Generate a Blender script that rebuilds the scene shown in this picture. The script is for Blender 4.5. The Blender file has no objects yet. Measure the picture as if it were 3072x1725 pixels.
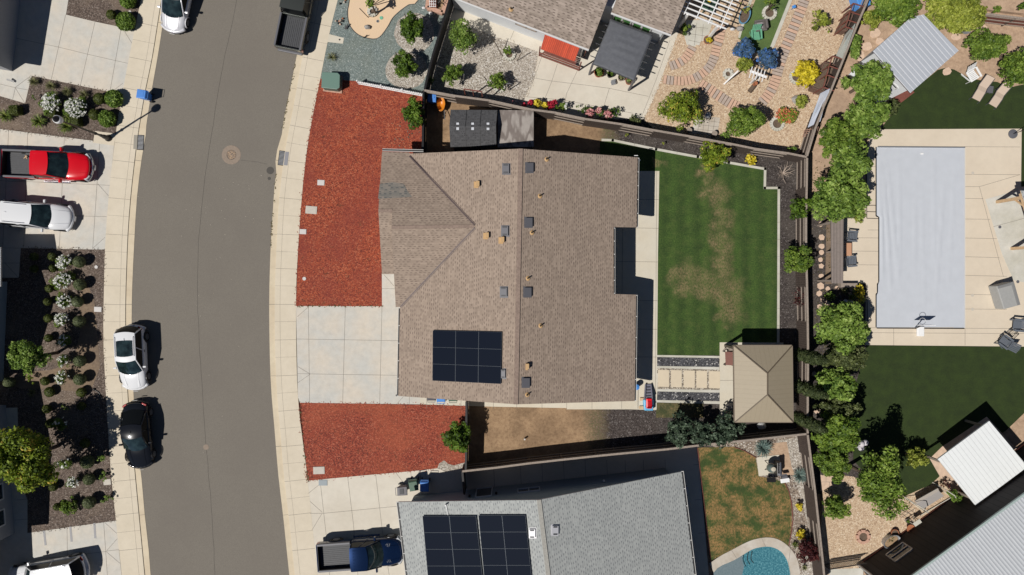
import bpy, math, random
import numpy as np
from mathutils import Vector, Matrix
S = bpy.context.scene
COL = S.collection
# ---------------------------------------------------------------- camera, world, sun
H, F = 50.0, 2100.0          # drone height in metres, focal length in photo pixels (photo 3072 x 1725)
cam = bpy.data.objects.new("camera", bpy.data.cameras.new("camera")); COL.objects.link(cam)
cam.location = (0, 0, H); cam.rotation_euler = (0, 0, 0)
cam.data.sensor_width = 36; cam.data.lens = 36 * F / 3072
cam.data.clip_start = 0.5; cam.data.clip_end = 2000
S.camera = cam
S.render.resolution_x, S.render.resolution_y = 1024, 575
SUN = Vector((-0.595, -0.385, 1.0)).normalized()
elev = math.asin(SUN.z); azim = math.atan2(SUN.x, SUN.y)
w = bpy.data.worlds.new("World"); S.world = w; w.use_nodes = True
nt = w.node_tree; bg = nt.nodes["Background"]
sky = nt.nodes.new("ShaderNodeTexSky"); sky.sky_type = 'NISHITA'; sky.sun_disc = False
sky.sun_elevation = elev; sky.sun_rotation = azim % (2 * math.pi)
sky.air_density = .55; sky.dust_density = .1; sky.ozone_density = 1.0
nt.links.new(sky.outputs[0], bg.inputs[0]); bg.inputs[1].default_value = 0.05
sl = bpy.data.lights.new("sun", 'SUN'); sl.energy = 5.0; sl.angle = math.radians(0.5); sl.color = (1.0, 0.96, 0.9)
so = bpy.data.objects.new("sun", sl); COL.objects.link(so); so.location = (-30, -20, 60)
so.rotation_euler = SUN.to_track_quat('Z', 'Y').to_euler()
S.view_settings.view_transform = 'Standard'; S.view_settings.look = 'None'
S.view_settings.exposure = -0.25; S.view_settings.gamma = 1.0
S.cycles.max_bounces = 5; S.cycles.diffuse_bounces = 2

# ---------------------------------------------------------------- helpers
def P(px, py, z=0.0):
    k = (H - z) / F
    return Vector(((px - 1536) * k, (862.5 - py) * k, z))
def PP(flat, z=0.0):
    return [P(flat[i], flat[i + 1], z) for i in range(0, len(flat), 2)]
def plane3(a, b, c):
    n = (b - a).cross(c - a); n.normalize(); return a, n
def onp(px, py, pl, lift=0.0):
    d = P(px, py, 0) - Vector((0, 0, H)); o = Vector((0, 0, H)); a, n = pl
    if n.z < 0: n = -n
    t = ((a + n * lift) - o).dot(n) / d.dot(n); return o + d * t
def tag(o, label=None, cat=None, group=None, kind=None):
    if label: o["label"] = label
    if cat: o["category"] = cat
    if group: o["group"] = group
    if kind: o["kind"] = kind
    return o
def thing(name, label, cat, loc=(0, 0, 0), rz=0.0, group=None):
    o = bpy.data.objects.new(name, None); COL.objects.link(o); o.empty_display_size = .3
    o.location = loc; o.rotation_euler = (0, 0, rz)
    return tag(o, label, cat, group)
def dup(root, loc, rz, label, group=None):
    r = root.copy(); COL.objects.link(r); r.location = loc; r.rotation_euler = (0, 0, rz); r["label"] = label
    if group: r["group"] = group
    for ch in list(root.children):
        c = ch.copy(); COL.objects.link(c); c.parent = r
        for g in list(ch.children):
            d = g.copy(); COL.objects.link(d); d.parent = c
    return r
class MB:
    def __init__(s): s.v = []; s.f = []; s.m = []; s.uv = {}
    def add(s, vs, fs, m=0):
        b = len(s.v); s.v += [tuple(x) for x in vs]
        for f in fs: s.f.append(tuple(b + i for i in f)); s.m.append(m)
        return s
    def box(s, c, d, rz=0.0, m=0, top=1.0):
        cx, cy, cz = c; hx, hy, hz = d[0] / 2, d[1] / 2, d[2] / 2; cs, sn = math.cos(rz), math.sin(rz); vs = []
        for z in (-1, 1):
            k = top if z > 0 else 1.0
            for x, y in ((-1, -1), (1, -1), (1, 1), (-1, 1)):
                X, Y = x * hx * k, y * hy * k; vs.append((cx + X * cs - Y * sn, cy + X * sn + Y * cs, cz + z * hz))
        return s.add(vs, [(3, 2, 1, 0), (4, 5, 6, 7), (0, 1, 5, 4), (1, 2, 6, 5), (2, 3, 7, 6), (3, 0, 4, 7)], m)
    def bar(s, a, b, w, h=None, m=0, up=(0, 0, 1)):
        a = Vector(a); b = Vector(b); h = h or w; d = (b - a).normalized(); u = Vector(up)
        if abs(d.dot(u)) > .97: u = Vector((1, 0, 0))
        x = d.cross(u).normalized() * (w / 2); y = x.cross(d).normalized() * (h / 2); vs = []
        for p in (a, b): vs += [p - x - y, p + x - y, p + x + y, p - x + y]
        return s.add(vs, [(0, 1, 2, 3), (7, 6, 5, 4), (0, 4, 5, 1), (1, 5, 6, 2), (2, 6, 7, 3), (3, 7, 4, 0)], m)
    def prism(s, poly, z0, z1, m=0, ms=None):
        n = len(poly); ms = m if ms is None else ms
        ar = sum(poly[i][0] * poly[(i + 1) % n][1] - poly[(i + 1) % n][0] * poly[i][1] for i in range(n))
        if ar < 0: poly = list(reversed(poly))
        b = len(s.v); s.v += [(p[0], p[1], z0) for p in poly] + [(p[0], p[1], z1) for p in poly]
        s.f.append(tuple(b + n + i for i in range(n))); s.m.append(m)
        s.f.append(tuple(b + n - 1 - i for i in range(n))); s.m.append(ms)
        for i in range(n):
            j = (i + 1) % n; s.f.append((b + i, b + j, b + n + j, b + n + i)); s.m.append(ms)
        return s
    def slab(s, pts, th, m=0, ud=None, ms=None):
        """top polygon in space with thickness downwards; ud = direction of the eave for the UVs"""
        n = len(pts); pts = [Vector(p) for p in pts]
        nn = Vector((0, 0, 0))
        for i in range(n): nn += pts[i].cross(pts[(i + 1) % n])
        if nn.z < 0: pts.reverse(); nn = -nn
        nn.normalize(); b = len(s.v); ms = m if ms is None else ms
        s.v += [tuple(p) for p in pts] + [(p.x, p.y, p.z - th) for p in pts]
        if ud is not None:
            u = Vector(ud); u = (u - nn * u.dot(nn)).normalized(); v = nn.cross(u)
            s.uv[len(s.f)] = [(p.dot(u), p.dot(v)) for p in pts]
        s.f.append(tuple(b + i for i in range(n))); s.m.append(m)
        s.f.append(tuple(b + 2 * n - 1 - i for i in range(n))); s.m.append(ms)
        for i in range(n):
            j = (i + 1) % n; s.f.append((b + n + i, b + n + j, b + j, b + i)); s.m.append(ms)
        return s
    def tube(s, pts, r, n=8, m=0, cap=True):
        pts = [Vector(p) for p in pts]; rs = r if isinstance(r, (list, tuple)) else [r] * len(pts); b = len(s.v)
        for i, p in enumerate(pts):
            d = (pts[min(i + 1, len(pts) - 1)] - pts[max(i - 1, 0)]).normalized()
            u = Vector((0, 0, 1)) if abs(d.z) < .9 else Vector((1, 0, 0)); x = d.cross(u).normalized(); y = d.cross(x)
            for k in range(n):
                a = 2 * math.pi * k / n; s.v.append(tuple(p + x * (rs[i] * math.cos(a)) + y * (rs[i] * math.sin(a))))
        for i in range(len(pts) - 1):
            for k in range(n):
                k2 = (k + 1) % n; s.f.append((b + i * n + k, b + i * n + k2, b + (i + 1) * n + k2, b + (i + 1) * n + k)); s.m.append(m)
        if cap:
            s.f.append(tuple(b + k for k in reversed(range(n)))); s.m.append(m)
            e = b + (len(pts) - 1) * n; s.f.append(tuple(e + k for k in range(n))); s.m.append(m)
        return s
    def lathe(s, c, prof, n=16, m=0, sx=1.0, sy=1.0, rz=0.0, jit=0.0):
        c = Vector(c); b = len(s.v); R = random.Random(len(s.v) + 3)
        for r, z in prof:
            for k in range(n):
                a = 2 * math.pi * k / n; q = r * (1 + R.uniform(-jit, jit)); X, Y = q * math.cos(a) * sx, q * math.sin(a) * sy
                s.v.append((c.x + X * math.cos(rz) - Y * math.sin(rz), c.y + X * math.sin(rz) + Y * math.cos(rz), c.z + z))
        for i in range(len(prof) - 1):
            for k in range(n):
                k2 = (k + 1) % n; s.f.append((b + i * n + k, b + i * n + k2, b + (i + 1) * n + k2, b + (i + 1) * n + k)); s.m.append(m)
        s.f.append(tuple(b + k for k in reversed(range(n)))); s.m.append(m)
        e = b + (len(prof) - 1) * n; s.f.append(tuple(e + k for k in range(n))); s.m.append(m)
        return s
    def ball(s, c, rx, ry=None, rz=None, n=12, m=0, jit=0.0):
        ry = ry or rx; rz = rz or rx
        pr = [(max(.02, math.sin(math.pi * i / (n // 2 + 2))), -math.cos(math.pi * i / (n // 2 + 2)) * rz) for i in range(n // 2 + 3)]
        return s.lathe(c, pr, n, m, rx, ry, 0, jit)
    def build(s, name, mats, parent=None, off=None, smooth=False, bevel=0.0, sub=0):
        me = bpy.data.meshes.new(name); off = Vector(off) if off is not None else Vector((0, 0, 0))
        me.from_pydata([(x[0] - off.x, x[1] - off.y, x[2] - off.z) for x in s.v], [], s.f)
        if not isinstance(mats, (list, tuple)): mats = [mats]
        for mt in mats: me.materials.append(mt)
        me.polygons.foreach_set("material_index", s.m)
        if s.uv:
            uvl = me.uv_layers.new(name="UVMap")
            for fi, uvs in s.uv.items():
                ls = me.polygons[fi].loop_start
                for k, q in enumerate(uvs): uvl.data[ls + k].uv = q
        if smooth: me.polygons.foreach_set("use_smooth", [True] * len(s.f))
        me.update(); o = bpy.data.objects.new(name, me); COL.objects.link(o)
        if parent is not None: o.parent = parent
        else: o.location = off
        if bevel:
            b = o.modifiers.new("bevel", 'BEVEL'); b.width = bevel; b.segments = 2; b.limit_method = 'ANGLE'
        if sub:
            b = o.modifiers.new("sub", 'SUBSURF'); b.levels = sub; b.render_levels = sub
        return o

# ---------------------------------------------------------------- materials
def newmat(name):
    m = bpy.data.materials.new(name); m.use_nodes = True
    return m, m.node_tree, m.node_tree.nodes["Principled BSDF"]
def nd(t, ty, **kw):
    n = t.nodes.new("ShaderNode" + ty)
    for k, v in kw.items(): setattr(n, k, v)
    return n
def lk(t, a, b): t.links.new(a, b)
def coord(t, scale=1.0, out="Object"):
    tc = nd(t, "TexCoord"); 
    if isinstance(scale, (int, float)) and scale == 1.0: return tc.outputs[out]
    mp = nd(t, "Mapping"); mp.inputs["Scale"].default_value = scale if not isinstance(scale, (int, float)) else (scale,) * 3
    lk(t, tc.outputs[out], mp.inputs[0]); return mp.outputs[0]
def noise(t, co, scale, detail=3.0, rough=.55):
    n = nd(t, "TexNoise"); n.inputs["Scale"].default_value = scale; n.inputs["Detail"].default_value = detail
    n.inputs["Roughness"].default_value = rough; lk(t, co, n.inputs["Vector"]); return n.outputs["Fac"]
def ramp(t, fac, stops, inter='LINEAR'):
    r = nd(t, "ValToRGB"); cr = r.color_ramp; cr.interpolation = inter
    while len(cr.elements) > 1: cr.elements.remove(cr.elements[-1])
    cr.elements[0].position = stops[0][0]; cr.elements[0].color = (*stops[0][1], 1)
    for p, c in stops[1:]: e = cr.elements.new(p); e.color = (*c, 1)
    lk(t, fac, r.inputs[0]); return r.outputs[0]
def mix(t, fac, a, b, mode='MIX'):
    m = nd(t, "Mix", data_type='RGBA', blend_type=mode)
    if isinstance(fac, (int, float)): m.inputs[0].default_value = fac
    else: lk(t, fac, m.inputs[0])
    for q, i in ((a, 6), (b, 7)):
        if isinstance(q, tuple): m.inputs[i].default_value = (*q, 1)
        else: lk(t, q, m.inputs[i])
    return m.outputs[2]
def mth(t, op, a, b=0.0, clamp=False):
    m = nd(t, "Math", operation=op, use_clamp=clamp)
    for q, i in ((a, 0), (b, 1)):
        if isinstance(q, (int, float)): m.inputs[i].default_value = q
        else: lk(t, q, m.inputs[i])
    return m.outputs[0]
def bump(t, b, h, strength, dist):
    n = nd(t, "Bump"); n.inputs["Strength"].default_value = strength; n.inputs["Distance"].default_value = dist
    lk(t, h, n.inputs["Height"]); lk(t, n.outputs[0], b.inputs["Normal"])
def sc(c, k): return tuple(min(1, x * k) for x in c)
def M(name, col, rough=.6, metal=0.0, coat=0.0, var=0.0, vs=6.0, bmp=0.0, emit=None, scale=1.0):
    m, t, b = newmat(name); b.inputs["Roughness"].default_value = rough; b.inputs["Metallic"].default_value = metal
    b.inputs["Coat Weight"].default_value = coat; b.inputs["Coat Roughness"].default_value = .04
    if var or bmp:
        n = noise(t, coord(t, scale), vs, 4)
        lk(t, ramp(t, n, [(.3, sc(col, 1 - var)), (.7, sc(col, 1 + var))]), b.inputs["Base Color"])
        if bmp: bump(t, b, n, bmp, .02)
    else: b.inputs["Base Color"].default_value = (*col, 1)
    if emit: b.inputs["Emission Color"].default_value = (*col, 1); b.inputs["Emission Strength"].default_value = emit
    return m
def gravel(name, stops, cell=.09, big=None, bigs=.35, bamt=.5, bmp=.5, rough=.9, lo=.42, hi=.62, spots=None):
    """loose stones or chips: every cell its own tone, large soft patches of another tone"""
    m, t, b = newmat(name); b.inputs["Roughness"].default_value = rough; co = coord(t)
    v = nd(t, "TexVoronoi"); v.inputs["Scale"].default_value = 1 / cell; lk(t, co, v.inputs["Vector"])
    sp = nd(t, "SeparateColor"); lk(t, v.outputs["Color"], sp.inputs[0])
    c = ramp(t, sp.outputs[0], stops)
    f = noise(t, co, 9.0, 5, .7); c = mix(t, .35, c, ramp(t, f, [(.3, (.35, .35, .35)), (.7, (1.0, 1.0, 1.0))]), 'MULTIPLY')
    if big is not None:
        g = noise(t, co, bigs, 4, .6); mk = ramp(t, g, [(lo, (0, 0, 0)), (hi, (bamt,) * 3)]); c = mix(t, mk, c, big)
    if spots: c = mix(t, mth(t, 'MULTIPLY', ramp(t, noise(t, co, 1.6, 5, .7), [(.6, (0, 0, 0)), (.68, (.9, .9, .9))]), noise(t, co, 14, 3, .7)), c, spots)
    lk(t, c, b.inputs["Base Color"]); bump(t, b, v.outputs["Distance"], bmp, .03); return m
def soil(name, stops, s1=7.0, s2=.5, big=None, bamt=.5, bmp=.4, lo=.45, hi=.62):
    m, t, b = newmat(name); b.inputs["Roughness"].default_value = .95; co = coord(t)
    f = noise(t, co, s1, 6, .75); c = ramp(t, f, stops)
    if big is not None:
        mk = ramp(t, noise(t, co, s2, 5, .65), [(lo, (0, 0, 0)), (hi, (bamt,) * 3)]); c = mix(t, mk, c, big)
    lk(t, c, b.inputs["Base Color"]); bump(t, b, f, bmp, .04); return m
def concrete(name, c, warm=None, v=.05):
    m, t, b = newmat(name); b.inputs["Roughness"].default_value = .85; co = coord(t)
    q = ramp(t, noise(t, co, .45, 5, .6), [(.35, c), (.65, warm or sc(c, .93))])
    q = mix(t, 1.0, q, ramp(t, noise(t, co, 2.2, 6, .7), [(.25, (1 - v * 2,) * 3), (.6, (1, 1, 1))]), 'MULTIPLY')
    f = noise(t, co, 22, 2, .5); q = mix(t, 1.0, q, ramp(t, f, [(.3, (1 - v,) * 3), (.7, (1, 1, 1))]), 'MULTIPLY')
    lk(t, q, b.inputs["Base Color"]); bump(t, b, f, .1, .01); return m
def grass(name, stops, dry=None, patches=(), nbig=.5, dlo=.5, dhi=.65, damt=.8, s1=11.0, stripe=0):
    m, t, b = newmat(name); b.inputs["Roughness"].default_value = .95; co = coord(t)
    f = noise(t, co, s1, 5, .8); c = ramp(t, f, stops)
    g2 = noise(t, co, 1.3, 4, .6); c = mix(t, 1.0, c, ramp(t, g2, [(.3, (.72, .72, .72)), (.7, (1.15, 1.12, 1.0))]), 'MULTIPLY')
    if stripe:
        sx = nd(t, 'SeparateXYZ'); lk(t, co, sx.inputs[0]); sn = mth(t, 'SINE', mth(t, 'ADD', mth(t, 'MULTIPLY', sx.outputs[0], 6.283 / stripe), mth(t, 'MULTIPLY', g2, 3.0)))
        c = mix(t, 1.0, c, ramp(t, mth(t, 'ADD', mth(t, 'MULTIPLY', sn, .25), .5), [(.2, (.8, .82, .8)), (.8, (1.2, 1.16, 1.15))]), 'MULTIPLY')
        c = mix(t, ramp(t, noise(t, co, 1.7, 6, .75), [(.5, (0, 0, 0)), (.72, (.5, .5, .5))]), c, (.095, .12, .03))
    if dry is not None:
        dist = None; pos = nd(t, "NewGeometry").outputs["Position"]
        wn = nd(t, "TexNoise"); wn.inputs["Scale"].default_value = 1.1; wn.inputs["Detail"].default_value = 5; lk(t, pos, wn.inputs["Vector"])
        off = nd(t, "VectorMath", operation='MULTIPLY_ADD'); lk(t, wn.outputs["Color"], off.inputs[0])
        off.inputs[1].default_value = (2.4, 2.4, 0); off.inputs[2].default_value = (-1.2, -1.2, 0)
        p2 = nd(t, "VectorMath", operation='ADD'); lk(t, pos, p2.inputs[0]); lk(t, off.outputs[0], p2.inputs[1])
        acc = None
        for (px, py, r) in patches:
            d = nd(t, "VectorMath", operation='DISTANCE'); lk(t, p2.outputs[0], d.inputs[0]); d.inputs[1].default_value = P(px, py)
            mr = nd(t, "MapRange"); mr.interpolation_type = 'SMOOTHSTEP'; lk(t, d.outputs["Value"], mr.inputs[0])
            mr.inputs[1].default_value = r / 42; mr.inputs[2].default_value = r / 42 * .25; mr.inputs[3].default_value = 0; mr.inputs[4].default_value = 1
            acc = mr.outputs[0] if acc is None else mth(t, 'MAXIMUM', acc, mr.outputs[0])
        if acc is None:
            acc = ramp(t, noise(t, co, nbig, 6, .72), [(dlo, (0, 0, 0)), (dhi, (1, 1, 1))])
        k = ramp(t, noise(t, co, 7, 6, .85), [(.4, (.0, .0, .0)), (.58, (1, 1, 1))])
        mk = mix(t, 1.0, acc, k, 'MULTIPLY')
        if patches: mk = mix(t, 1.0, mk, ramp(t, noise(t, co, 1.1, 5, .7), [(.35, (.25, .25, .25)), (.6, (1, 1, 1))]), 'MULTIPLY')
        mk = mix(t, 1.0, mk, (damt,) * 3, 'MULTIPLY'); c = mix(t, mk, c, dry)
    lk(t, c, b.inputs["Base Color"]); bump(t, b, f, .6, .04); return m
def shingle(name, lo, hi, dash, row=.145, cw=.34, dashp=.85, dl=.5):
    m, t, b = newmat(name); b.inputs["Roughness"].default_value = .92
    sp = nd(t, "SeparateXYZ"); tc = nd(t, "TexCoord"); lk(t, tc.outputs["UV"], sp.inputs[0])
    vv = mth(t, 'DIVIDE', sp.outputs[1], row); r = mth(t, 'FLOOR', vv); fr = mth(t, 'FRACT', vv)
    wn = nd(t, "TexWhiteNoise", noise_dimensions='1D'); lk(t, r, wn.inputs["W"])
    uu = mth(t, 'ADD', mth(t, 'DIVIDE', sp.outputs[0], cw), mth(t, 'MULTIPLY', wn.outputs[0], 7.0)); cidx = mth(t, 'FLOOR', uu)
    cb = nd(t, "CombineXYZ"); lk(t, cidx, cb.inputs[0]); lk(t, r, cb.inputs[1])
    w2 = nd(t, "TexWhiteNoise", noise_dimensions='2D'); lk(t, cb.outputs[0], w2.inputs["Vector"])
    s2 = nd(t, "SeparateColor"); lk(t, w2.outputs["Color"], s2.inputs[0])
    c = ramp(t, s2.outputs[0], [(0, lo), (.55, tuple((a + e) / 2 for a, e in zip(lo, hi))), (1, hi)])
    dm = mth(t, 'MULTIPLY', mth(t, 'MULTIPLY', mth(t, 'LESS_THAN', fr, .34), mth(t, 'LESS_THAN', mth(t, 'FRACT', uu), dl)), mth(t, 'GREATER_THAN', s2.outputs[1], 1 - dashp))
    c = mix(t, dm, c, dash)  # dashes paint the shadow under each course edge into the colour
    g = noise(t, coord(t), .35, 4, .6); c = mix(t, 1.0, c, ramp(t, g, [(.3, (.95, .95, .95)), (.7, (1.03, 1.025, 1.02))]), 'MULTIPLY')
    f = noise(t, coord(t), 25, 3, .6); c = mix(t, 1.0, c, ramp(t, f, [(.3, (.93, .93, .93)), (.7, (1.05, 1.05, 1.05))]), 'MULTIPLY')
    lk(t, c, b.inputs["Base Color"]); bump(t, b, mth(t, 'ADD', fr, s2.outputs[0]), .5, .015); return m
def leafm(name, dark, light, tip=None, trans=.25):
    m, t, b = newmat(name); b.inputs["Roughness"].default_value = .55; b.inputs["Specular IOR Level"].default_value = .3
    at = nd(t, "Attribute"); at.attribute_name = "tone"
    st = [(0.05, dark), (.75, light)] + ([(1.0, tip)] if tip else [])
    c = ramp(t, at.outputs["Fac"], st); lk(t, c, b.inputs["Base Color"])
    tr = nd(t, "BsdfTranslucent"); lk(t, c, tr.inputs[0]); ms = nd(t, "MixShader"); ms.inputs[0].default_value = trans
    lk(t, b.outputs[0], ms.inputs[1]); lk(t, tr.outputs[0], ms.inputs[2]); lk(t, ms.outputs[0], t.nodes["Material Output"].inputs[0]); return m
def stripes(name, c1, c2, per, axis=0, rz=0.0, duty=.5, rough=.5, metal=0.0, soft=False, bmp=.6, wv=.2):
    """ribbed sheet, boards or slats: bands across one axis of the object"""
    m, t, b = newmat(name); b.inputs["Roughness"].default_value = rough; b.inputs["Metallic"].default_value = metal
    tc = nd(t, "TexCoord"); mp = nd(t, "Mapping"); mp.inputs["Rotation"].default_value = (0, 0, rz); lk(t, tc.outputs["Object"], mp.inputs[0])
    sp = nd(t, "SeparateXYZ"); lk(t, mp.outputs[0], sp.inputs[0]); d = mth(t, 'DIVIDE', sp.outputs[axis], per); fr = mth(t, 'FRACT', d)
    wn = nd(t, "TexWhiteNoise", noise_dimensions='1D'); lk(t, mth(t, 'FLOOR', d), wn.inputs["W"])
    c = ramp(t, fr, [(0, c2), (.04 if soft else .001, c2), (duty if soft else duty - .001, c1), (duty, c1)] if soft else [(0, c2), (1 - duty, c1)], 'LINEAR' if soft else 'CONSTANT')
    c = mix(t, 1.0, c, ramp(t, wn.outputs[0], [(0, (1 - wv,) * 3), (1, (1 + wv * .4,) * 3)]), 'MULTIPLY')
    c = mix(t, 1.0, c, ramp(t, noise(t, coord(t), 5, 5, .7), [(.3, (1 - wv * .7,) * 3), (.7, (1.05, 1.05, 1.05))]), 'MULTIPLY')
    lk(t, c, b.inputs["Base Color"]); bump(t, b, fr, bmp, .02); return m

K = {}
K['asph'] = soil("asphalt", [(.3, (.135, .121, .102)), (.6, (.205, .184, .155)), (.78, (.27, .245, .21))], 26.0, .22, (.16, .141, .121), .45, .3, .42, .66)
K['gutter'] = concrete("gutter_concrete", (.6, .5, .36), (.66, .57, .42), .06)
K['walk'] = concrete("sidewalk_concrete", (.62, .545, .425), (.66, .585, .465), .04)
K['drive'] = concrete("driveway_concrete", (.56, .55, .51), (.64, .575, .485), .075)
K['drive2'] = concrete("neighbour_concrete", (.6, .545, .455), (.66, .61, .52), .04)
K['patio'] = concrete("patio_concrete", (.62, .575, .48), (.6, .54, .43), .04)
K['deck'] = concrete("pool_deck_concrete", (.63, .54, .425), (.67, .58, .46), .03)
K['slabw'] = concrete("washed_slab_concrete", (.62, .6, .54), (.5, .48, .4), .07)
K['paver'] = concrete("paver_concrete", (.66, .565, .42), (.62, .53, .4), .03)
K['joint'] = M("dark_paving_joint", (.2, .175, .15), .95)  # dark colour of the paving joints
K['joint2'] = M("asphalt_seam", (.085, .078, .07), .95)
K['redm'] = gravel("red_bark_mulch", [(0, (.12, .022, .013)), (.4, (.3, .052, .024)), (.8, (.42, .09, .035)), (1, (.5, .17, .09))], .06, (.2, .035, .024), .28, .6, spots=(.045, .03, .012))
K['redm2'] = gravel("deep_red_bark_mulch", [(0, (.1, .02, .013)), (.4, (.25, .044, .024)), (.8, (.36, .07, .034)), (1, (.46, .15, .09))], .06, (.36, .09, .04), .3, .45, spots=(.045, .03, .012))
K['brnm'] = gravel("brown_bark_mulch", [(0, (.05, .036, .028)), (.5, (.125, .09, .07)), (.9, (.19, .145, .12)), (1, (.33, .28, .24))], .055, (.24, .18, .13), .3, .5, lo=.52, hi=.7)
def blend2(name, A, B, x0, x1, mid):
    m, t, b = newmat(name); b.inputs["Roughness"].default_value = .95; co = coord(t); sx = nd(t, "SeparateXYZ"); lk(t, co, sx.inputs[0])
    a_ = ramp(t, noise(t, co, 5, 6, .75), A); v = nd(t, "TexVoronoi"); v.inputs["Scale"].default_value = 16; lk(t, co, v.inputs["Vector"]); sp = nd(t, "SeparateColor"); lk(t, v.outputs["Color"], sp.inputs[0]); b_ = ramp(t, sp.outputs[0], B)
    g = nd(t, "MapRange"); lk(t, mth(t, 'ADD', sx.outputs[0], mth(t, 'MULTIPLY', noise(t, co, 1.6, 6, .75), 1.6)), g.inputs[0]); g.inputs[1].default_value = x0 + .8; g.inputs[2].default_value = x1 + .8
    big = ramp(t, noise(t, co, .6, 5, .65), [(.42, (.75, .72, .7)), (.6, (1.08, 1.06, 1.04))]); c = mix(t, g.outputs[0], mix(t, 1.0, a_, big, 'MULTIPLY'), b_)
    mk = mth(t, 'MULTIPLY', mth(t, 'SINE', mth(t, 'MULTIPLY', g.outputs[0], 3.14159)), mth(t, 'GREATER_THAN', noise(t, co, 9, 4, .8), .5)); c = mix(t, mth(t, 'MULTIPLY', mk, .75), c, mid)
    lk(t, c, b.inputs["Base Color"]); bump(t, b, noise(t, co, 12, 5, .7), .4, .03); return m
_D = [(.3, (.2, .13, .075)), (.5, (.3, .2, .118)), (.75, (.37, .26, .155))]; _B = [(0, (.018, .014, .013)), (.5, (.055, .043, .038)), (.92, (.085, .07, .065)), (1, (.2, .18, .17))]
K['dirtS'] = blend2("dirt_fading_to_bark", _D, _B, P(1745, 0).x, P(1830, 0).x, (.09, .09, .04)); K['dirtN'] = blend2("dirt_fading_to_bark_north", _D, _B, P(1795, 0).x, P(1860, 0).x, (.09, .1, .04))
K['dirt3'] = soil("dusty_bed_soil", [(.3, (.12, .085, .06)), (.5, (.21, .15, .1)), (.75, (.27, .2, .14))], 6.0, .6, (.12, .09, .07), .6)
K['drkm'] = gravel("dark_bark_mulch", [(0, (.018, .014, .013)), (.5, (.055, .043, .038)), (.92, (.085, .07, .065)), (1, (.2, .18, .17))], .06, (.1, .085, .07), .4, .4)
K['dirt'] = soil("bare_tan_dirt", [(.3, (.2, .13, .075)), (.5, (.32, .215, .125)), (.75, (.4, .28, .165))], 5.0, .5, (.19, .13, .085), .55)
K['dirt2'] = soil("sandy_garden_soil", [(.3, (.3, .2, .135)), (.55, (.47, .33, .225)), (.75, (.55, .4, .28))], 3.0, .5, (.3, .21, .15), .5)
K['tealg'] = gravel("teal_slate_gravel", [(0, (.11, .14, .13)), (.5, (.185, .23, .222)), (.9, (.26, .305, .295)), (1, (.5, .53, .5))], .045, (.19, .2, .15), .3, .35)
K['dg'] = soil("tan_decomposed_granite", [(.3, (.63, .46, .3)), (.7, (.75, .565, .385))], 14.0, .4, (.66, .5, .35), .4, .1)
K['whtg'] = gravel("pale_river_gravel", [(0, (.16, .135, .11)), (.45, (.4, .35, .29)), (.8, (.54, .49, .42)), (1, (.8, .77, .72))], .055, (.4, .35, .3), .5, .25)
K['gldg'] = gravel("golden_pebbles", [(0, (.38, .25, .16)), (.4, (.56, .415, .28)), (.8, (.65, .49, .33)), (1, (.8, .68, .52))], .065, (.46, .33, .22), .4, .3)
K['brwg'] = gravel("brown_river_rock", [(0, (.07, .05, .045)), (.5, (.26, .2, .15)), (.8, (.42, .35, .28)), (1, (.7, .66, .6))], .065, (.3, .24, .19), .5, .3)
K['gryg'] = gravel("dark_grey_gravel", [(0, (.02, .02, .022)), (.6, (.075, .075, .085)), (.9, (.13, .13, .14)), (1, (.6, .58, .55))], .07)
K['peb'] = gravel("mixed_pebbles", [(0, (.08, .065, .05)), (.5, (.3, .25, .19)), (1, (.7, .64, .54))], .06)
K['lawn'] = grass("worn_lawn", [(.3, (.013, .036, .006)), (.5, (.036, .076, .013)), (.72, (.09, .14, .03))], (.29, .2, .11),
   [(2146, 585, 62), (2168, 660, 55), (2170, 740, 55), (2160, 800, 60), (2055, 835, 62), (2110, 860, 62), (2180, 880, 75), (2190, 940, 52), (1975, 480, 24), (2120, 520, 30)], damt=.85, stripe=1.15)
K['lawn2'] = grass("dry_lawn", [(.3, (.018, .042, .008)), (.7, (.07, .105, .025))], (.38, .21, .085), (), .85, .42, .57, .9)
K['lawn3'] = grass("thin_lawn_patch", [(.3, (.03, .04, .015)), (.7, (.08, .09, .035))], (.3, .2, .1), (), .7, .4, .6, .8)
K['turf'] = grass("artificial_turf", [(.3, (.014, .028, .004)), (.7, (.032, .054, .009))])
K['turf2'] = grass("bright_artificial_turf", [(.3, (.07, .12, .035)), (.7, (.115, .18, .055))])
K['brsh'] = shingle("brown_roof_shingles", (.27, .209, .165), (.345, .27, .214), (.185, .14, .113), .15, .3, .75)
K['brsh2'] = shingle("taupe_roof_shingles", (.235, .19, .157), (.365, .3, .255), (.15, .118, .098), .16, .34, .7)
K['gysh'] = shingle("grey_roof_shingles", (.315, .33, .325), (.375, .39, .38), (.19, .198, .207), .15, .32, .85, .42)
K['rcap'] = M("ridge_cap_shingle", (.25, .185, .15), .9, var=.2, vs=8)
K['rcapg'] = M("grey_ridge_cap", (.33, .32, .29), .9, var=.15, vs=8)
K['valley'] = M("valley_metal", (.105, .075, .075), .6)
K['gutterm'] = M("gutter_white_paint", (.55, .54, .52), .4)
K['gutbr'] = M("gutter_brown_paint", (.3, .25, .22), .5)
K['stucco'] = M("cream_stucco", (.6, .55, .46), .9, var=.05, vs=10)
K['stuccow'] = M("white_stucco", (.66, .68, .7), .9, var=.03, vs=8)
K['stuccog'] = M("grey_stucco", (.3, .31, .33), .9, var=.04, vs=8)
K['stuccob'] = M("blue_grey_stucco", (.27, .32, .35), .9, var=.04, vs=8)
K['trim'] = M("white_trim", (.62, .62, .62), .5)
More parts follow.
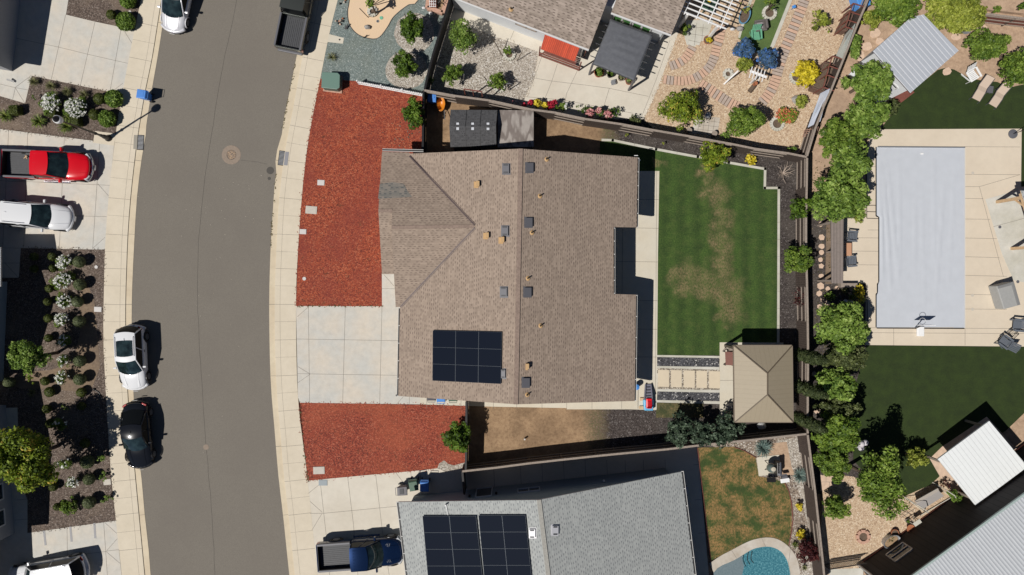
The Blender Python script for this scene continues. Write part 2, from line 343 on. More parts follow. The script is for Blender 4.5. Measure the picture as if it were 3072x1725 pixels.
K['solar'] = M("solar_glass", (.006, .0095, .019), .5); K['solar'].node_tree.nodes['Principled BSDF'].inputs['Specular IOR Level'].default_value = .02
K['solarf'] = M("solar_frame", (.05, .065, .085), .5, .2)
K['vent'] = M("grey_vent_metal", (.115, .115, .13), .5)
K['ventl'] = M("light_vent_metal", (.5, .5, .53), .4)
K['ventt'] = M("tan_vent_paint", (.5, .32, .15), .6)
K['black'] = M("black_plastic", (.012, .012, .013), .5)
K['dkgrey'] = M("dark_grey_plastic", (.06, .062, .068), .6, var=.1)
K['iron'] = M("black_iron", (.012, .011, .012), .4)
K['steel'] = M("bright_steel", (.55, .56, .58), .25, .9)
K['galv'] = M("galvanised_steel", (.42, .43, .45), .4, .6)
K['wood'] = M("fence_wood_dark", (.066, .047, .038), .85, var=.3, vs=9)
K['woodb'] = stripes("fence_boards", (.11, .08, .07), (.02, .015, .013), .14, 0, 0, .88, .9)
K['woodl'] = M("weathered_wood", (.29, .24, .2), .85, var=.2, vs=12)
K['woodr'] = M("red_brown_stained_wood", (.19, .062, .045), .7, var=.15)
K['woodp'] = M("pale_pine", (.55, .38, .22), .7, var=.12, vs=8)
K['brick'] = M("pinkish_block", (.5, .3, .22), .85, var=.15, vs=6)
K['whitep'] = M("white_plastic", (.8, .8, .8), .35)
K['blackp'] = M("black_pot", (.02, .02, .02), .6)
K['terra'] = M("terracotta", (.35, .13, .06), .8, var=.15)
K['bark'] = M("bark", (.12, .085, .06), .95, var=.3, vs=12)
K['stone'] = M("garden_stone", (.3, .285, .27), .9, var=.25, vs=7, bmp=.5)
K['flag'] = M("pink_flagstone", (.6, .44, .33), .85, var=.12, vs=4)
K['glass'] = M("dark_glass", (.014, .026, .028), .05, coat=1.0, var=.7, vs=2.2)
K['glassw'] = M("window_glass", (.02, .03, .035), .08, coat=.6)
K['glassS'] = M('dark_side_glass', (.006, .007, .008), .3); K['glassS'].node_tree.nodes['Principled BSDF'].inputs['Specular IOR Level'].default_value = .15
K['tyre'] = M("tyre_rubber", (.01, .01, .01), .8)
K['rim'] = M("alloy_rim", (.35, .36, .38), .3, .8)
K['chrome'] = M("chrome", (.7, .71, .73), .12, 1.0)
K['lamp_r'] = M("tail_lamp_red", (.35, .01, .01), .2, coat=1)
K['lamp_w'] = M("head_lamp_clear", (.55, .57, .6), .1, coat=1)
LF = {}
LF['lime'] = leafm("lime_leaves", (.055, .11, .015), (.235, .35, .06), (.38, .48, .13))
LF['mid'] = leafm("mid_green_leaves", (.045, .09, .011), (.2, .3, .04), (.34, .42, .09))
LF['deep'] = leafm("deep_green_leaves", (.024, .052, .007), (.12, .21, .02), (.22, .32, .045))
LF['olive'] = leafm("olive_leaves", (.04, .055, .02), (.13, .16, .05), (.24, .26, .12))
LF['box'] = leafm("boxwood_leaves", (.03, .045, .008), (.1, .12, .022), (.15, .17, .035), .1)
LF['sage'] = leafm("sage_topiary_leaves", (.06, .078, .032), (.15, .175, .08), (.19, .22, .11), .1)
LF['gold'] = leafm("golden_leaves", (.3, .24, .01), (.75, .62, .03), (.85, .72, .08))
LF['ygreen'] = leafm("yellow_green_leaves", (.1, .13, .015), (.36, .41, .06), (.5, .5, .12))
LF['autumn'] = leafm("green_leaves_with_orange_tips", (.05, .085, .008), (.27, .36, .03), (.55, .4, .07))
LF['blue'] = leafm("blue_green_needles", (.018, .035, .022), (.085, .125, .075), (.2, .26, .18))
LF['cyp'] = leafm("cypress_scales", (.025, .04, .014), (.085, .11, .04), (.15, .17, .075))
LF['red'] = leafm("dark_red_leaves", (.03, .006, .008), (.1, .02, .02), (.14, .04, .03))
LF['yucca'] = leafm("pale_blue_blades", (.05, .09, .08), (.22, .31, .28), (.4, .48, .42))
LF['blade'] = leafm("strap_leaves", (.04, .07, .012), (.16, .22, .04), (.34, .36, .1))
LF['drygr'] = leafm("straw_green_blades", (.07, .08, .03), (.2, .21, .08), (.36, .34, .18))
LF['white'] = leafm("white_petals", (.6, .6, .54), (.85, .85, .8), None, .15)
LF['pink'] = leafm("pink_petals", (.5, .16, .18), (.8, .45, .42))
LF['redf'] = leafm("red_petals", (.3, .01, .03), (.65, .04, .08))
LF['yelf'] = leafm("yellow_petals", (.55, .42, .02), (.85, .72, .08))
LF['orgf'] = leafm("orange_petals", (.5, .1, .05), (.75, .28, .14))
LF['net'] = leafm("blue_netting", (.05, .085, .1), (.07, .15, .3), (.04, .22, .8), .2)
# ---------------------------------------------------------------- ground, road, pavements
def sheet(name, flat, z, mat, joints=(), jm='joint', jw=.022, bot=-.2):
    mb = MB(); mb.prism(PP(flat), bot, z)
    for j in joints:
        pts = PP(list(j))
        for a, b in zip(pts, pts[1:]): mb.bar((a.x, a.y, z + .0015), (b.x, b.y, z + .0015), jw, .006, 1)
    o = mb.build(name, [mat, K[jm]]); o["kind"] = "structure"; return o
g = MB(); g.prism([(-600, -600), (600, -600), (600, 600), (-600, 600)], -.6, -.21)
tag(g.build("ground", K['dirt2']), kind="structure")
def curve(pts, step=45):
    out = []
    P4 = [pts[0]] + list(pts) + [pts[-1]]
    for i in range(1, len(P4) - 2):
        a, b, c, d = [np.array(q, float) for q in P4[i - 1:i + 3]]; n = max(1, int(np.linalg.norm(c - b) / step))
        for k in range(n):
            t = k / n; out.append(tuple(.5 * ((2 * b) + (c - a) * t + (2 * a - 5 * b + 4 * c - d) * t * t + (3 * b - a - 3 * c + d) * t ** 3)))
    out.append(tuple(pts[-1])); return out
AL = curve([(520, -120), (495, 0), (485, 85), (471, 175), (455, 265), (438, 375), (436, 405), (424, 475), (410, 590), (402, 720), (396, 850), (394, 950), (396, 1080), (402, 1230), (413, 1350), (424, 1440), (433, 1543), (445, 1650), (452, 1740), (468, 1880)])
KL = curve([(504, -120), (480, 20), (456, 171), (437, 263), (420, 360), (410, 425), (401, 500), (391, 593), (383, 701), (379, 805), (376, 913), (377, 1050), (384, 1205), (402, 1396), (416, 1544), (426, 1649), (435, 1740), (452, 1880)])
SL = curve([(448, -120), (423, 0), (404, 88), (370, 263), (352, 366), (343, 437), (326, 590), (315, 748), (312, 860), (310, 976), (311, 1050), (323, 1271), (334, 1431), (348, 1562), (366, 1740), (384, 1880)])
AR = curve([(950, -120), (924, 0), (892, 155), (865, 290), (852, 350), (845, 402), (831, 449), (826, 483), (828, 516), (823, 560), (816, 662), (811, 750), (807, 918), (811, 1133), (823, 1288), (835, 1431), (849, 1550), (869, 1740), (886, 1880)])
KR = curve([(968, -120), (942, 0), (909, 160), (879, 326), (857, 441), (848, 505), (837, 599), (829, 748), (824, 918), (828, 1133), (840, 1288), (852, 1431), (866, 1550), (886, 1740), (903, 1880)])
SR = curve([(1043, -120), (1013, 0), (988, 102), (961, 235), (929, 398), (914, 505), (903, 621), (894, 750), (888, 918), (894, 1192), (920, 1412), (934, 1544), (952, 1725), (970, 1880)])
def strip(name, A, B, z, mat, bot=-.35, extra=None):
    mb = MB(); mb.prism([P(*q) for q in A] + [P(*q) for q in reversed(B)], bot, z)
    if extra: extra(mb)
    o = mb.build(name, [mat, K['joint'], K['joint2']]); o["kind"] = "structure"; return o
def poly_at(C, y):
    for a, b in zip(C, C[1:]):
        if a[1] <= y <= b[1]: k = (y - a[1]) / max(1e-6, b[1] - a[1]); return a[0] + (b[0] - a[0]) * k
def jl(A, B, ys, z, w=.02, sk=0):
    def f(mb):
        for i, y in enumerate(ys):
            tl = (poly_at(A, min(y + 60, 1870)) - poly_at(A, max(y - 60, -110))) / 120
            xa = poly_at(A, y); dy = -tl * (poly_at(B, y) - xa); yb = y + dy; xb = poly_at(B, yb)
            a = P(xa, y); b = P(xb, yb); mb.bar((a.x, a.y, z + .0015), (b.x, b.y, z + .0015), w if i % 2 == 0 else w * .6, .006, 1)
    return f
seam = curve([(735, -120), (710, 0), (690, 90), (667, 200), (650, 300), (634, 395), (625, 450), (612, 550), (600, 655), (593, 760), (592, 900), (596, 1020), (604, 1150), (612, 1270), (622, 1390), (633, 1520), (645, 1740), (655, 1880)], 30)
def road_x(mb):
    R = random.Random(4); pts = [P(x + R.uniform(-1.2, 1.2), y) for x, y in seam]
    for a, b in zip(pts, pts[1:]): mb.bar((a.x, a.y, -.0585), (b.x, b.y, -.0585), .022, .006, 2)
    for q in ((722, 480, 770, 485), (770, 485, 800, 492)):
        a, b = PP(q); mb.bar((a.x, a.y, -.0585), (b.x, b.y, -.0585), .02, .006, 2)
strip("road", AL, AR, -.06, K['asph'], extra=road_x)
gy = [66, 171, 263, 375, 480, 593, 702, 805, 913, 1020, 1128, 1234, 1340, 1445, 1546, 1652]
strip("gutter_left", KL, AL, -.045, K['gutter'], extra=jl(KL, AL, gy[::2], -.045, .03))
strip("gutter_right", AR, KR, -.045, K['gutter'], extra=jl(AR, KR, gy[::2], -.045, .03))
def edge(C, d):
    return [(x + d, y) for x, y in C]
def wlk(A, B, ys, kerbside):
    f0 = jl(A, B, ys, .004)
    def f(mb):
        f0(mb)
        for d in (16,):
            C = edge(A if kerbside == 'A' else B, d if kerbside == 'A' else -d)
            for a, b in zip(C, C[1:]):
                a = P(*a); b = P(*b); mb.bar((a.x, a.y, .0055), (b.x, b.y, .0055), .012, .004, 1)
    return f
yy = [y + o for y in gy for o in (0, 52)]
yy = sorted(set(yy))
strip("sidewalk_left", SL, KL, .004, K['walk'], extra=wlk(SL, KL, yy[:-1], 'B'))
strip("sidewalk_right", KR, SR, .004, K['walk'], extra=wlk(KR, SR, yy[:-1], 'A'))
# left lots
sheet("driveway", (-120, -40, 150, 0, 150, 27, 198, 44, 285, 65, 404, 90, 370, 263, 366, 283, 241, 257, 95, 227, 75, 310, 0, 288, -120, 262, -120, 120), 0, K['drive'],
      [(197, 44, 154, 238), (285, 65, 241, 257), (364, 82, 330, 274), (-40, 100, 55, 116, 175, 141, 264, 163, 383, 190), (366, 82, 396, 130), (368, 250, 340, 272), (45, 263, 93, 227), (38, 298, 46, 264, 75, 310), (0, 252, 46, 263, 85, 270)])
sheet("entry_path", (100, -60, 210, -60, 205, 0, 198, 44, 150, 28, 150, 0), .004, K['drive'])
sheet("mulch_bed", (205, -120, 205, 0, 198, 44, 285, 65, 404, 90, 423, 0, 448, -120), -.006, K['brnm'])
sheet("mulch_bed", (95, 227, 241, 257, 366, 283, 352, 366, 346, 400, 285, 393, 279, 421, -120, 372, -120, 262, 0, 288, 75, 310), -.008, K['brnm'])
sheet("lamp_pad", (285, 393, 348, 401, 342, 437, 279, 428), .006, K['walk'])
sheet("driveway", (-120, 372, 0, 387, 279, 422, 342, 437, 326, 590, 315, 749, 0, 743, -120, 741), -.002, K['drive'],
      [(26, 390, 8, 743), (83, 398, 71, 743), (193, 411, 178, 745), (299, 432, 278, 747), (-60, 540, 110, 546, 330, 556), (-60, 640, 320, 650), (293, 551, 326, 588), (278, 745, 315, 712), (0, 387, -20, 743)])
sheet("mulch_bed", (-200, 735, 62, 744, 315, 749, 312, 860, 310, 976, 311, 1050, 323, 1271, 334, 1431, 348, 1562, 97, 1597, 0, 1611, -200, 1630), -.01, K['brnm'])
sheet("entry_path", (-80, 741, 62, 745, 56, 833, -80, 833), .004, K['drive'], [(-80, 789, 59, 789), (15, 789, 56, 833)])
sheet("dirt_patch", (238, 880, 262, 850, 283, 905, 300, 1100, 270, 1180, 180, 1170, 60, 1165, 20, 1150, 60, 1118, 150, 1110, 220, 1090, 240, 1000), -.004, K['dirt3'])
sheet("entry_path", (-80, 1225, 52, 1223, 55, 1335, 50, 1420, 82, 1500, 82, 1600, -80, 1620), .004, K['drive'], [(0, 1290, 54, 1285), (50, 1500, 82, 1497), (45, 1560, 82, 1557)])
sheet("driveway", (-120, 1628, 0, 1611, 97, 1597, 348, 1562, 366, 1740, 384, 1880, -120, 1940), 0, K['drive'],
      [(311, 1567, 322, 1725), (201, 1582, 203, 1725), (321, 1653, 357, 1649), (100, 1680, 321, 1654), (315, 1568, 350, 1600), (320, 1652, 352, 1616), (320, 1656, 360, 1690), (357, 1649, 365, 1725)])
# right side of the street: front yards
sheet("teal_gravel_yard", (1043, -120, 1360, -120, 1354, 0, 1298, 166, 1271, 270, 1265, 284, 1070, 243, 960, 236, 988, 102, 1013, 0), -.01, K['tealg'])
dgp = curve([(1060, -120), (1048, 0), (1043, 30), (1044, 58), (1051, 80), (1066, 98), (1086, 110), (1119, 117), (1138, 112), (1153, 95), (1165, 77), (1178, 54), (1200, 33), (1227, 14), (1255, 0), (1300, -120)], 8)
sheet("tan_granite_bed", [c for q in dgp for c in q], -.003, K['dg'])
e = MB(); pts = [P(*q) for q in dgp]
for a, b in zip(pts[3:-3], pts[4:-3]): e.bar((a.x, a.y, .0), (b.x, b.y, .0), .03, .08)
tag(e.build("edging", K['dkgrey']), kind="structure")
def ring(cx, cy, rx, ry=None, n=36, jit=.02, seed=1):
    R = random.Random(seed); ry = ry or rx; o = []
    for i in range(n):
        a = 2 * math.pi * i / n; k = 1 + R.uniform(-jit, jit); o += [cx + rx * k * math.cos(a), cy + ry * k * math.sin(a)]
    return o
sheet("pale_gravel_circle", ring(1243, 98, 60, 60), -.004, K['whtg'])
sheet("pale_gravel_circle", ring(1219, 210, 63, 57, seed=2), -.002, K['whtg'])
sheet("meter_pad", (986, 102, 1032, 114, 1029, 131, 983, 126), .01, K['patio'])
sheet("red_mulch_yard", (960, 236, 1070, 243, 1265, 284, 1271, 300, 1268, 500, 1250, 700, 1230, 921, 888, 918, 894, 750, 903, 621, 914, 505, 929, 398), -.006, K['redm'])
sheet("front_walk", (1145, 700, 1260, 700, 1260, 921, 1146, 919), .001, K['drive'], [(1146, 866, 1240, 867), (1152, 824, 1182, 858)])
sheet("driveway", (888, 918, 1146, 919, 1260, 921, 1260, 1213, 900, 1208, 894, 1192), .003, K['drive'],
      [(925, 919, 929, 1208), (1036, 919, 1028, 1210), (1146, 919, 1139, 1212), (890, 1017, 1200, 1022), (893, 1121, 1196, 1126), (892, 950, 924, 922), (894, 1100, 929, 1121), (894, 1148, 930, 1123), (1190, 1212, 1210, 1190), (1228, 1212, 1228, 1150)])
sheet("side_path", (1260, 1120, 1800, 1120, 1975, 1120, 1969, 1230, 1850, 1227, 1480, 1220, 1260, 1213), .001, K['patio'],
      [(x, 1150, x, 1226) for x in (1280, 1332, 1383, 1480, 1550, 1626, 1700, 1776, 1865, 1915)])
sheet("red_mulch_yard", (900, 1208, 1139, 1212, 1260, 1214, 1400, 1218, 1399, 1400, 1312, 1405, 1232, 1414, 1127, 1423, 923, 1442, 920, 1412), -.006, K['redm2'])
sheet("gravel_patch", (1312, 1405, 1317, 1391, 1332, 1381, 1345, 1392, 1362, 1396, 1384, 1390, 1394, 1388, 1395, 1402, 1350, 1416, 1330, 1416), -.001, K['whtg'])
sheet("neighbour_driveway", (923, 1442, 1127, 1423, 1232, 1414, 1312, 1405, 1335, 1415, 1400, 1404, 1420, 1880, 970, 1880, 952, 1725, 934, 1544), 0, K['drive2'],
      [(960, 1439, 978, 1600, 990, 1740), (1043, 1431, 1060, 1570, 1075, 1740), (1127, 1423, 1148, 1600, 1170, 1740), (1232, 1414, 1236, 1450), (930, 1540, 970, 1540, 1200, 1518), (925, 1480, 960, 1452), (930, 1504, 967, 1537), (1188, 1419, 1216, 1455), (936, 1590, 965, 1542), (1260, 1412, 1268, 1500)])
# back lots
sheet("dark_mulch_bed", (1700, 300, 2425, 440, 2427, 1310, 1700, 1390, 1700, 1000, 1805, 1000, 1805, 700, 1700, 700), -.02, K['drkm'])
sheet("bare_dirt_yard", (1268, 270, 1470, 290, 1760, 350, 1900, 372, 1900, 440, 1838, 424, 1825, 480, 1268, 480), -.012, K['dirtN'])
sheet("bare_dirt_yard", (1402, 1215, 1970, 1220, 1968, 1350, 1402, 1420), -.012, K['dirtS'])
sheet("lawn", (1800, 424, 1838, 424, 1968, 451, 2093, 474, 2186, 491, 2292, 509, 2290, 566, 2333, 567, 2331, 1100, 2159, 1100, 2159, 1066, 1968, 1066, 1977, 514, 1800, 514), 0, K['lawn'])
kb = MB(); kp = PP((1808, 420, 1838, 421, 1968, 448, 2093, 471, 2186, 488, 2295, 507, 2294, 564, 2336, 564, 2334, 1080))
for a, b in zip(kp, kp[1:]):
    d = (b - a).normalized() * .085; kb.bar((a.x - d.x, a.y - d.y, .0), (b.x + d.x, b.y + d.y, .0), .17, .1)
    L = (b - a).length; n = int(L / 1.2)
    for k in range(1, n):
        q = a + (b - a) * (k / n); nn = Vector((-d.y, d.x, 0)); kb.bar((q.x - nn.x, q.y - nn.y, .0515), (q.x + nn.x, q.y + nn.y, .0515), .015, .004, m=1)
tag(kb.build("lawn_kerb", [K['slabw'], K['joint']]), kind="structure")
sheet("patio", (1790, 514, 1978, 513, 1974, 750, 1970, 1228, 1700, 1228, 1700, 600, 1790, 600), .003, K['patio'], [(1790, 597, 1976, 599), (1790, 682, 1975, 685), (1868, 685, 1866, 880), (1790, 783, 1974, 786), (1800, 899, 1972, 902), (1800, 985, 1971, 988), (1800, 1070, 1970, 1071), (1914, 1170, 1913, 1226), (1970, 514, 1966, 1210)])
sheet("garden_strip", (1970, 1065, 2159, 1068, 2159, 1210, 1968, 1207), -.004, K['peb'])
for nm, q, z, mt in (("concrete_strip", (1970, 1065, 2159, 1068, 2158, 1074, 1970, 1071), .008, 'slabw'), ("grey_gravel_strip", (1970, 1071, 2158, 1074, 2158, 1101, 1970, 1098), .0, 'gryg'),
    ("concrete_strip", (1970, 1098, 2158, 1101, 2158, 1109, 1970, 1104), .008, 'slabw'), ("concrete_strip", (1970, 1167, 2159, 1170, 2159, 1178, 1970, 1174), .008, 'slabw'),
    ("grey_gravel_strip", (1970, 1174, 2159, 1178, 2159, 1203, 1968, 1200), .0, 'gryg'), ("concrete_strip", (1968, 1200, 2159, 1204, 2159, 1212, 1968, 1207), .008, 'slabw')):
    sheet(nm, q, z, K[mt])
for i, (a, b) in enumerate(((1974, 2007), (2013, 2045), (2051, 2084), (2089, 2121), (2127, 2160))):
    sheet("paver_slab", (a, 1109 + i, b, 1110 + i, b, 1161 + i, a, 1160 + i), .012, K['paver'])
sheet("lawn_square", (1968, 1208, 2110, 1212, 2110, 1253, 1968, 1253), -.006, K['lawn3'])
sheet("pavilion_slab", (2159, 1027, 2350, 1028, 2350, 1262, 2159, 1262), .006, K['patio'], [(2159, 1141, 2350, 1141)])
# bottom neighbour back yard
sheet("side_yard_slab", (1392, 1414, 1590, 1390, 1790, 1368, 2000, 1348, 2093, 1338, 2140, 1880, 1392, 1880), -.004, K['drive2'], [(x, 1380, x + 6, 1500) for x in (1480, 1560, 1625, 1690, 1755, 1820, 1875, 1930, 1995)] + [(2080, 1395, 2096, 1393), (2085, 1500, 2104, 1498), (2095, 1600, 2114, 1598)])
sheet("brown_rock_bed", (2130, 1334, 2420, 1303, 2432, 1373, 2472, 1725, 2482, 1880, 2401, 1880, 2400, 1720, 2386, 1668, 2360, 1634, 2330, 1560, 2250, 1400), -.01, K['brwg'])
sheet("pale_gravel_bed", (2330, 1322, 2418, 1308, 2425, 1400, 2445, 1540, 2458, 1640, 2440, 1655, 2420, 1560, 2395, 1470, 2370, 1400, 2340, 1362), -.006, K['whtg'])
sheet("pale_gravel_bed", (2405, 1640, 2465, 1650, 2482, 1880, 2402, 1880), -.006, K['whtg'])
sheet("sandy_soil_patch", (2285, 1335, 2360, 1325, 2375, 1400, 2385, 1425, 2345, 1425, 2337, 1365, 2280, 1368), -.003, K['dirt2'])
sheet("dry_lawn", (2092, 1343, 2203, 1340, 2232, 1352, 2267, 1373, 2277, 1429, 2320, 1437, 2353, 1447, 2366, 1475, 2373, 1510, 2376, 1560, 2372, 1600, 2364, 1638, 2332, 1617, 2297, 1612, 2259, 1619, 2194, 1650, 2132, 1682), 0, K['lawn2'])
sheet("grill_slab", (2270, 1372, 2337, 1364, 2345, 1420, 2276, 1428), .03, K['woodp'] if False else K['patio'])
ed = MB()
for fl in ((2203, 1341, 2232, 1352, 2268, 1373), (2353, 1446, 2366, 1474, 2374, 1510, 2378, 1560, 2373, 1600, 2366, 1636), (2092, 1343, 2132, 1683)):
    q = PP(fl)
    for a, b in zip(q, q[1:]): ed.bar((a.x, a.y, .02), (b.x, b.y, .02), .04, .1)
tag(ed.build("edging", K['woodr']), kind="structure")
# swimming pool of the bottom neighbour
out = curve([(2128, 1690), (2160, 1668), (2194, 1650), (2228, 1632), (2259, 1619), (2297, 1612), (2332, 1617), (2364, 1638), (2388, 1670), (2398, 1705), (2401, 1740), (2401, 1880)], 10)
inn = curve([(2141, 1717), (2152, 1704), (2167, 1695), (2200, 1681), (2229, 1664), (2256, 1648), (2282, 1641), (2311, 1640), (2341, 1653), (2361, 1679), (2370, 1711), (2372, 1740), (2372, 1880)], 10)
m_, t_, b_ = newmat("pool_coping_stone"); K['cope'] = concrete("pool_coping_stone", (.42, .35, .27), (.62, .58, .52), .06)
mb = MB(); mb.prism([P(*q) for q in out] + [P(*q) for q in reversed(inn)], -.2, .03)
for i in (6, 14, 22, 30, 38, 46):
    if i < min(len(out), len(inn)): a, b = P(*out[i]), P(*inn[min(i, len(inn) - 1)]); mb.bar((a.x, a.y, .0315), (b.x, b.y, .0315), .02, .004, 1)
tag(mb.build("pool_coping", [K['cope'], K['joint']]), kind="structure")
m, t, b = newmat("pool_water"); b.inputs["Roughness"].default_value = .06
co = coord(t); v = nd(t, "TexVoronoi", feature='DISTANCE_TO_EDGE'); v.inputs["Scale"].default_value = 3.2; wnz = nd(t, "TexNoise"); wnz.inputs["Scale"].default_value = 3; lk(t, co, wnz.inputs["Vector"])
ad = nd(t, "VectorMath", operation='MULTIPLY_ADD'); lk(t, wnz.outputs["Color"], ad.inputs[0]); ad.inputs[1].default_value = (.5, .5, .5); lk(t, co, ad.inputs[2]); lk(t, ad.outputs[0], v.inputs["Vector"])
lk(t, ramp(t, noise(t, co, 9, 4), [(.3, (.035, .13, .175)), (.5, (.055, .19, .24)), (.68, (.14, .33, .38))]), b.inputs["Base Color"]); bump(t, b, v.outputs["Distance"], .3, .05); K['water'] = m
K['shelf'] = soil("shallow_water_over_grey_shelf", [(.3, (.13, .18, .2)), (.7, (.2, .25, .27))], 8); K['shelf'].node_tree.nodes["Principled BSDF"].inputs["Roughness"].default_value = .1
x0 = [q for q in inn if q[0] >= 2229]
sheet("pool_water", [c for q in x0 for c in q] + [2240, 1880, 2236, 1760, 2228, 1725, 2234, 1700, 2228, 1680], -.1, K['water'])
sheet("pool_shelf_water", [c for q in inn if q[0] <= 2236 for c in q] + [2236, 1664, 2231, 1680, 2237, 1700, 2231, 1725, 2239, 1760, 2243, 1880, 2141, 1880], -.104, K['shelf'])
st = MB()
for dx in (0, 13, 24):
    q = curve([(2234 + dx, 1660 - dx * .2), (2230 + dx, 1678), (2238 + dx, 1700 - dx * .4)], 6)
    for a, b in zip(q, q[1:]): a = P(*a); b = P(*b); st.bar((a.x, a.y, -.092), (b.x, b.y, -.092), .05, .02)
tag(st.build("pool_steps", K['black']), kind="structure")
# top neighbour back yard
sheet("golden_pebble_yard", (1932, 357, 1976, 257, 2036, 95, 2075, -120, 2640, -120, 2600, 0, 2495, 265, 2421, 468, 2200, 428, 1960, 386), -.008, K['gldg'])
sheet("neighbour_patio", (1350, 60, 1420, -120, 2080, -120, 2036, 95, 1976, 257, 1932, 357, 1850, 358, 1756, 352, 1574, 320, 1574, 295, 1604, 235, 1615, 155, 1480, 108, 1380, 66), .0, K['drive2'],
      [(1443, 52, 1438, 74), (1543, 90, 1530, 120), (1672, 192, 1655, 245, 1633, 300), (1733, 210, 1700, 280, 1690, 330), (1590, 232, 1655, 243, 1762, 256, 1828, 265, 1945, 289), (1828, 265, 1808, 330), (1625, 170, 1583, 290), (1574, 290, 1690, 300, 1900, 340), (2010, 120, 1968, 240, 1925, 350)])
sheet("pale_gravel_yard", (1354, -10, 1400, 20, 1380, 66, 1480, 108, 1615, 155, 1604, 235, 1574, 295, 1572, 322, 1470, 300, 1273, 270, 1298, 166), -.006, K['whtg'])
sheet("turf_strip", (2215, 115, 2275, -20, 2330, -120, 2400, -120, 2378, -10, 2310, 152, 2275, 160, 2262, 150), .0, K['turf2'])
sheet("flagged_path", (2060, 60, 2140, 60, 2132, 85, 2120, 120, 2102, 124, 2098, 136, 2088, 134, 2085, 140, 2060, 134, 2050, 95), .0, K['slabw'], [(2062, 100, 2115, 108), (2070, 80, 2125, 85), (2090, 70, 2083, 135), (2110, 72, 2105, 125), (2065, 120, 2100, 128)])
sheet("tiled_pad", (2085, 345, 2160, 353, 2152, 408, 2075, 400), .0, K['cope'], [(2082, 358, 2160, 367), (2080, 372, 2158, 381), (2078, 386, 2156, 395), (2100, 347, 2092, 402), (2115, 349, 2107, 404), (2130, 350, 2122, 405), (2145, 352, 2137, 407)])
sheet("border_kerb", (2390, -60, 2398, -60, 2375, 4, 2322, 140, 2312, 150, 2308, 146), .03, K['slabw'])
sheet("border_kerb", (2270, -60, 2278, -60, 2235, 60, 2220, 115, 2214, 112, 2228, 55), .03, K['slabw'])
def pavers(name, path, wd, ln, seed, gap=.05):
    R = random.Random(seed); pts = [P(*q) for q in curve(path, 6)]; mb = MB(); acc = 0; last = None
    tot = [0]
    for a, b in zip(pts, pts[1:]): tot.append(tot[-1] + (b - a).length)
    s = wd / 2
    while s < tot[-1] - wd / 2:
        i = max(k for k in range(len(tot)) if tot[k] <= s); i = min(i, len(pts) - 2); k = (s - tot[i]) / max(1e-6, tot[i + 1] - tot[i])
        p = pts[i] + (pts[i + 1] - pts[i]) * k; d = pts[min(i + 3, len(pts) - 1)] - pts[max(i - 2, 0)]; a = math.atan2(d.y, d.x)
        mb.box((p.x, p.y, -.012), (wd + .02, ln + .02, .03), a, 2); mb.box((p.x, p.y, -.002 + R.uniform(0, .006)), (wd - gap, ln + R.uniform(-.03, .03), .04), a + R.uniform(-.03, .03), R.choice([0, 0, 1])); s += wd
    tag(mb.build(name, [K['pav1'], K['pav2'], K['pavj']]), kind="structure")
K['pavj'] = M("paver_bed", (.27, .19, .13), .95); K['pav1'] = M("salmon_paver", (.56, .37, .27), .9, var=.1, vs=5); K['pav2'] = M("grey_pink_paver", (.42, .34, .29), .9, var=.12, vs=5)
pavers("paver_path", [(2163, 75), (2160, 110), (2150, 140), (2143, 170), (2128, 200), (2105, 222), (2075, 238), (2050, 243), (2010, 241), (1985, 236)], .25, .62, 1)
pavers("paver_path", [(2420, -20), (2402, 30), (2388, 65), (2370, 110), (2350, 160), (2335, 205), (2323, 250), (2305, 285), (2283, 310)], .25, .72, 2)
pavers("paver_path", [(2078, 140), (2066, 162), (2050, 180), (2030, 192), (2006, 200)], .25, .62, 3)
pavers("paver_path", [(2100, 250), (2130, 270), (2160, 290), (2195, 312), (2225, 325)], .25, .72, 4)
# far right neighbour
sheet("sandy_garden_bed", (2425, 475, 2498, 262, 2605, 0, 2650, -120, 3300, -120, 3300, 420, 2640, 392, 2600, 640, 2560, 680, 2430, 640), -.03, K['dirt2'])
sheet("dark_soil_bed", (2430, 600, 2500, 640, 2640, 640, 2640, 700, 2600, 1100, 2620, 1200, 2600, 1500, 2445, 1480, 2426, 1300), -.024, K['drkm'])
sheet("gravel_border", (2480, 650, 2497, 650, 2497, 852, 2476, 852), -.012, K['dirt3'])
sheet("artificial_turf", (2640, 392, 2690, 318, 2712, 292, 2813, 210, 2838, 203, 2863, 209, 2910, 235, 2950, 242, 2993, 246, 3026, 263, 3072, 253, 3300, 240, 3300, 620, 3063, 620, 3063, 388, 2650, 388), .0, K['turf'])
sheet("pool_deck", (2608, 388, 3065, 386, 3063, 560, 3300, 560, 3300, 1042, 2596, 1035, 2598, 880, 2599, 850, 2530, 850, 2530, 655, 2595, 655, 2595, 600), .004, K['deck'],
      [(2892, 440, 3060, 441), (2892, 523, 3060, 524), (2892, 560, 2938, 560), (2892, 595, 2950, 596), (2892, 657, 2970, 658), (2892, 714, 2990, 716), (2892, 770, 2998, 773), (2892, 826, 3020, 829), (2892, 883, 3010, 885), (2892, 927, 3020, 928), (2600, 983, 3100, 986), (2600, 998, 3100, 1001),
       (2938, 560, 3060, 524), (2938, 560, 3010, 830), (2603, 690, 2638, 690), (2545, 713, 2638, 714), (2545, 753, 2638, 754), (2545, 794, 2638, 795), (2600, 853, 2600, 983), (2681, 986, 2681, 1036), (2895, 986, 2895, 1036), (2599, 400, 2597, 650), (2629, 500, 2600, 501)])
sheet("gazebo_slab", (2956, 598, 3072, 565, 3200, 530, 3300, 900, 3040, 840, 3005, 760), .012, K['slabw'], [(2980, 680, 3072, 655)])
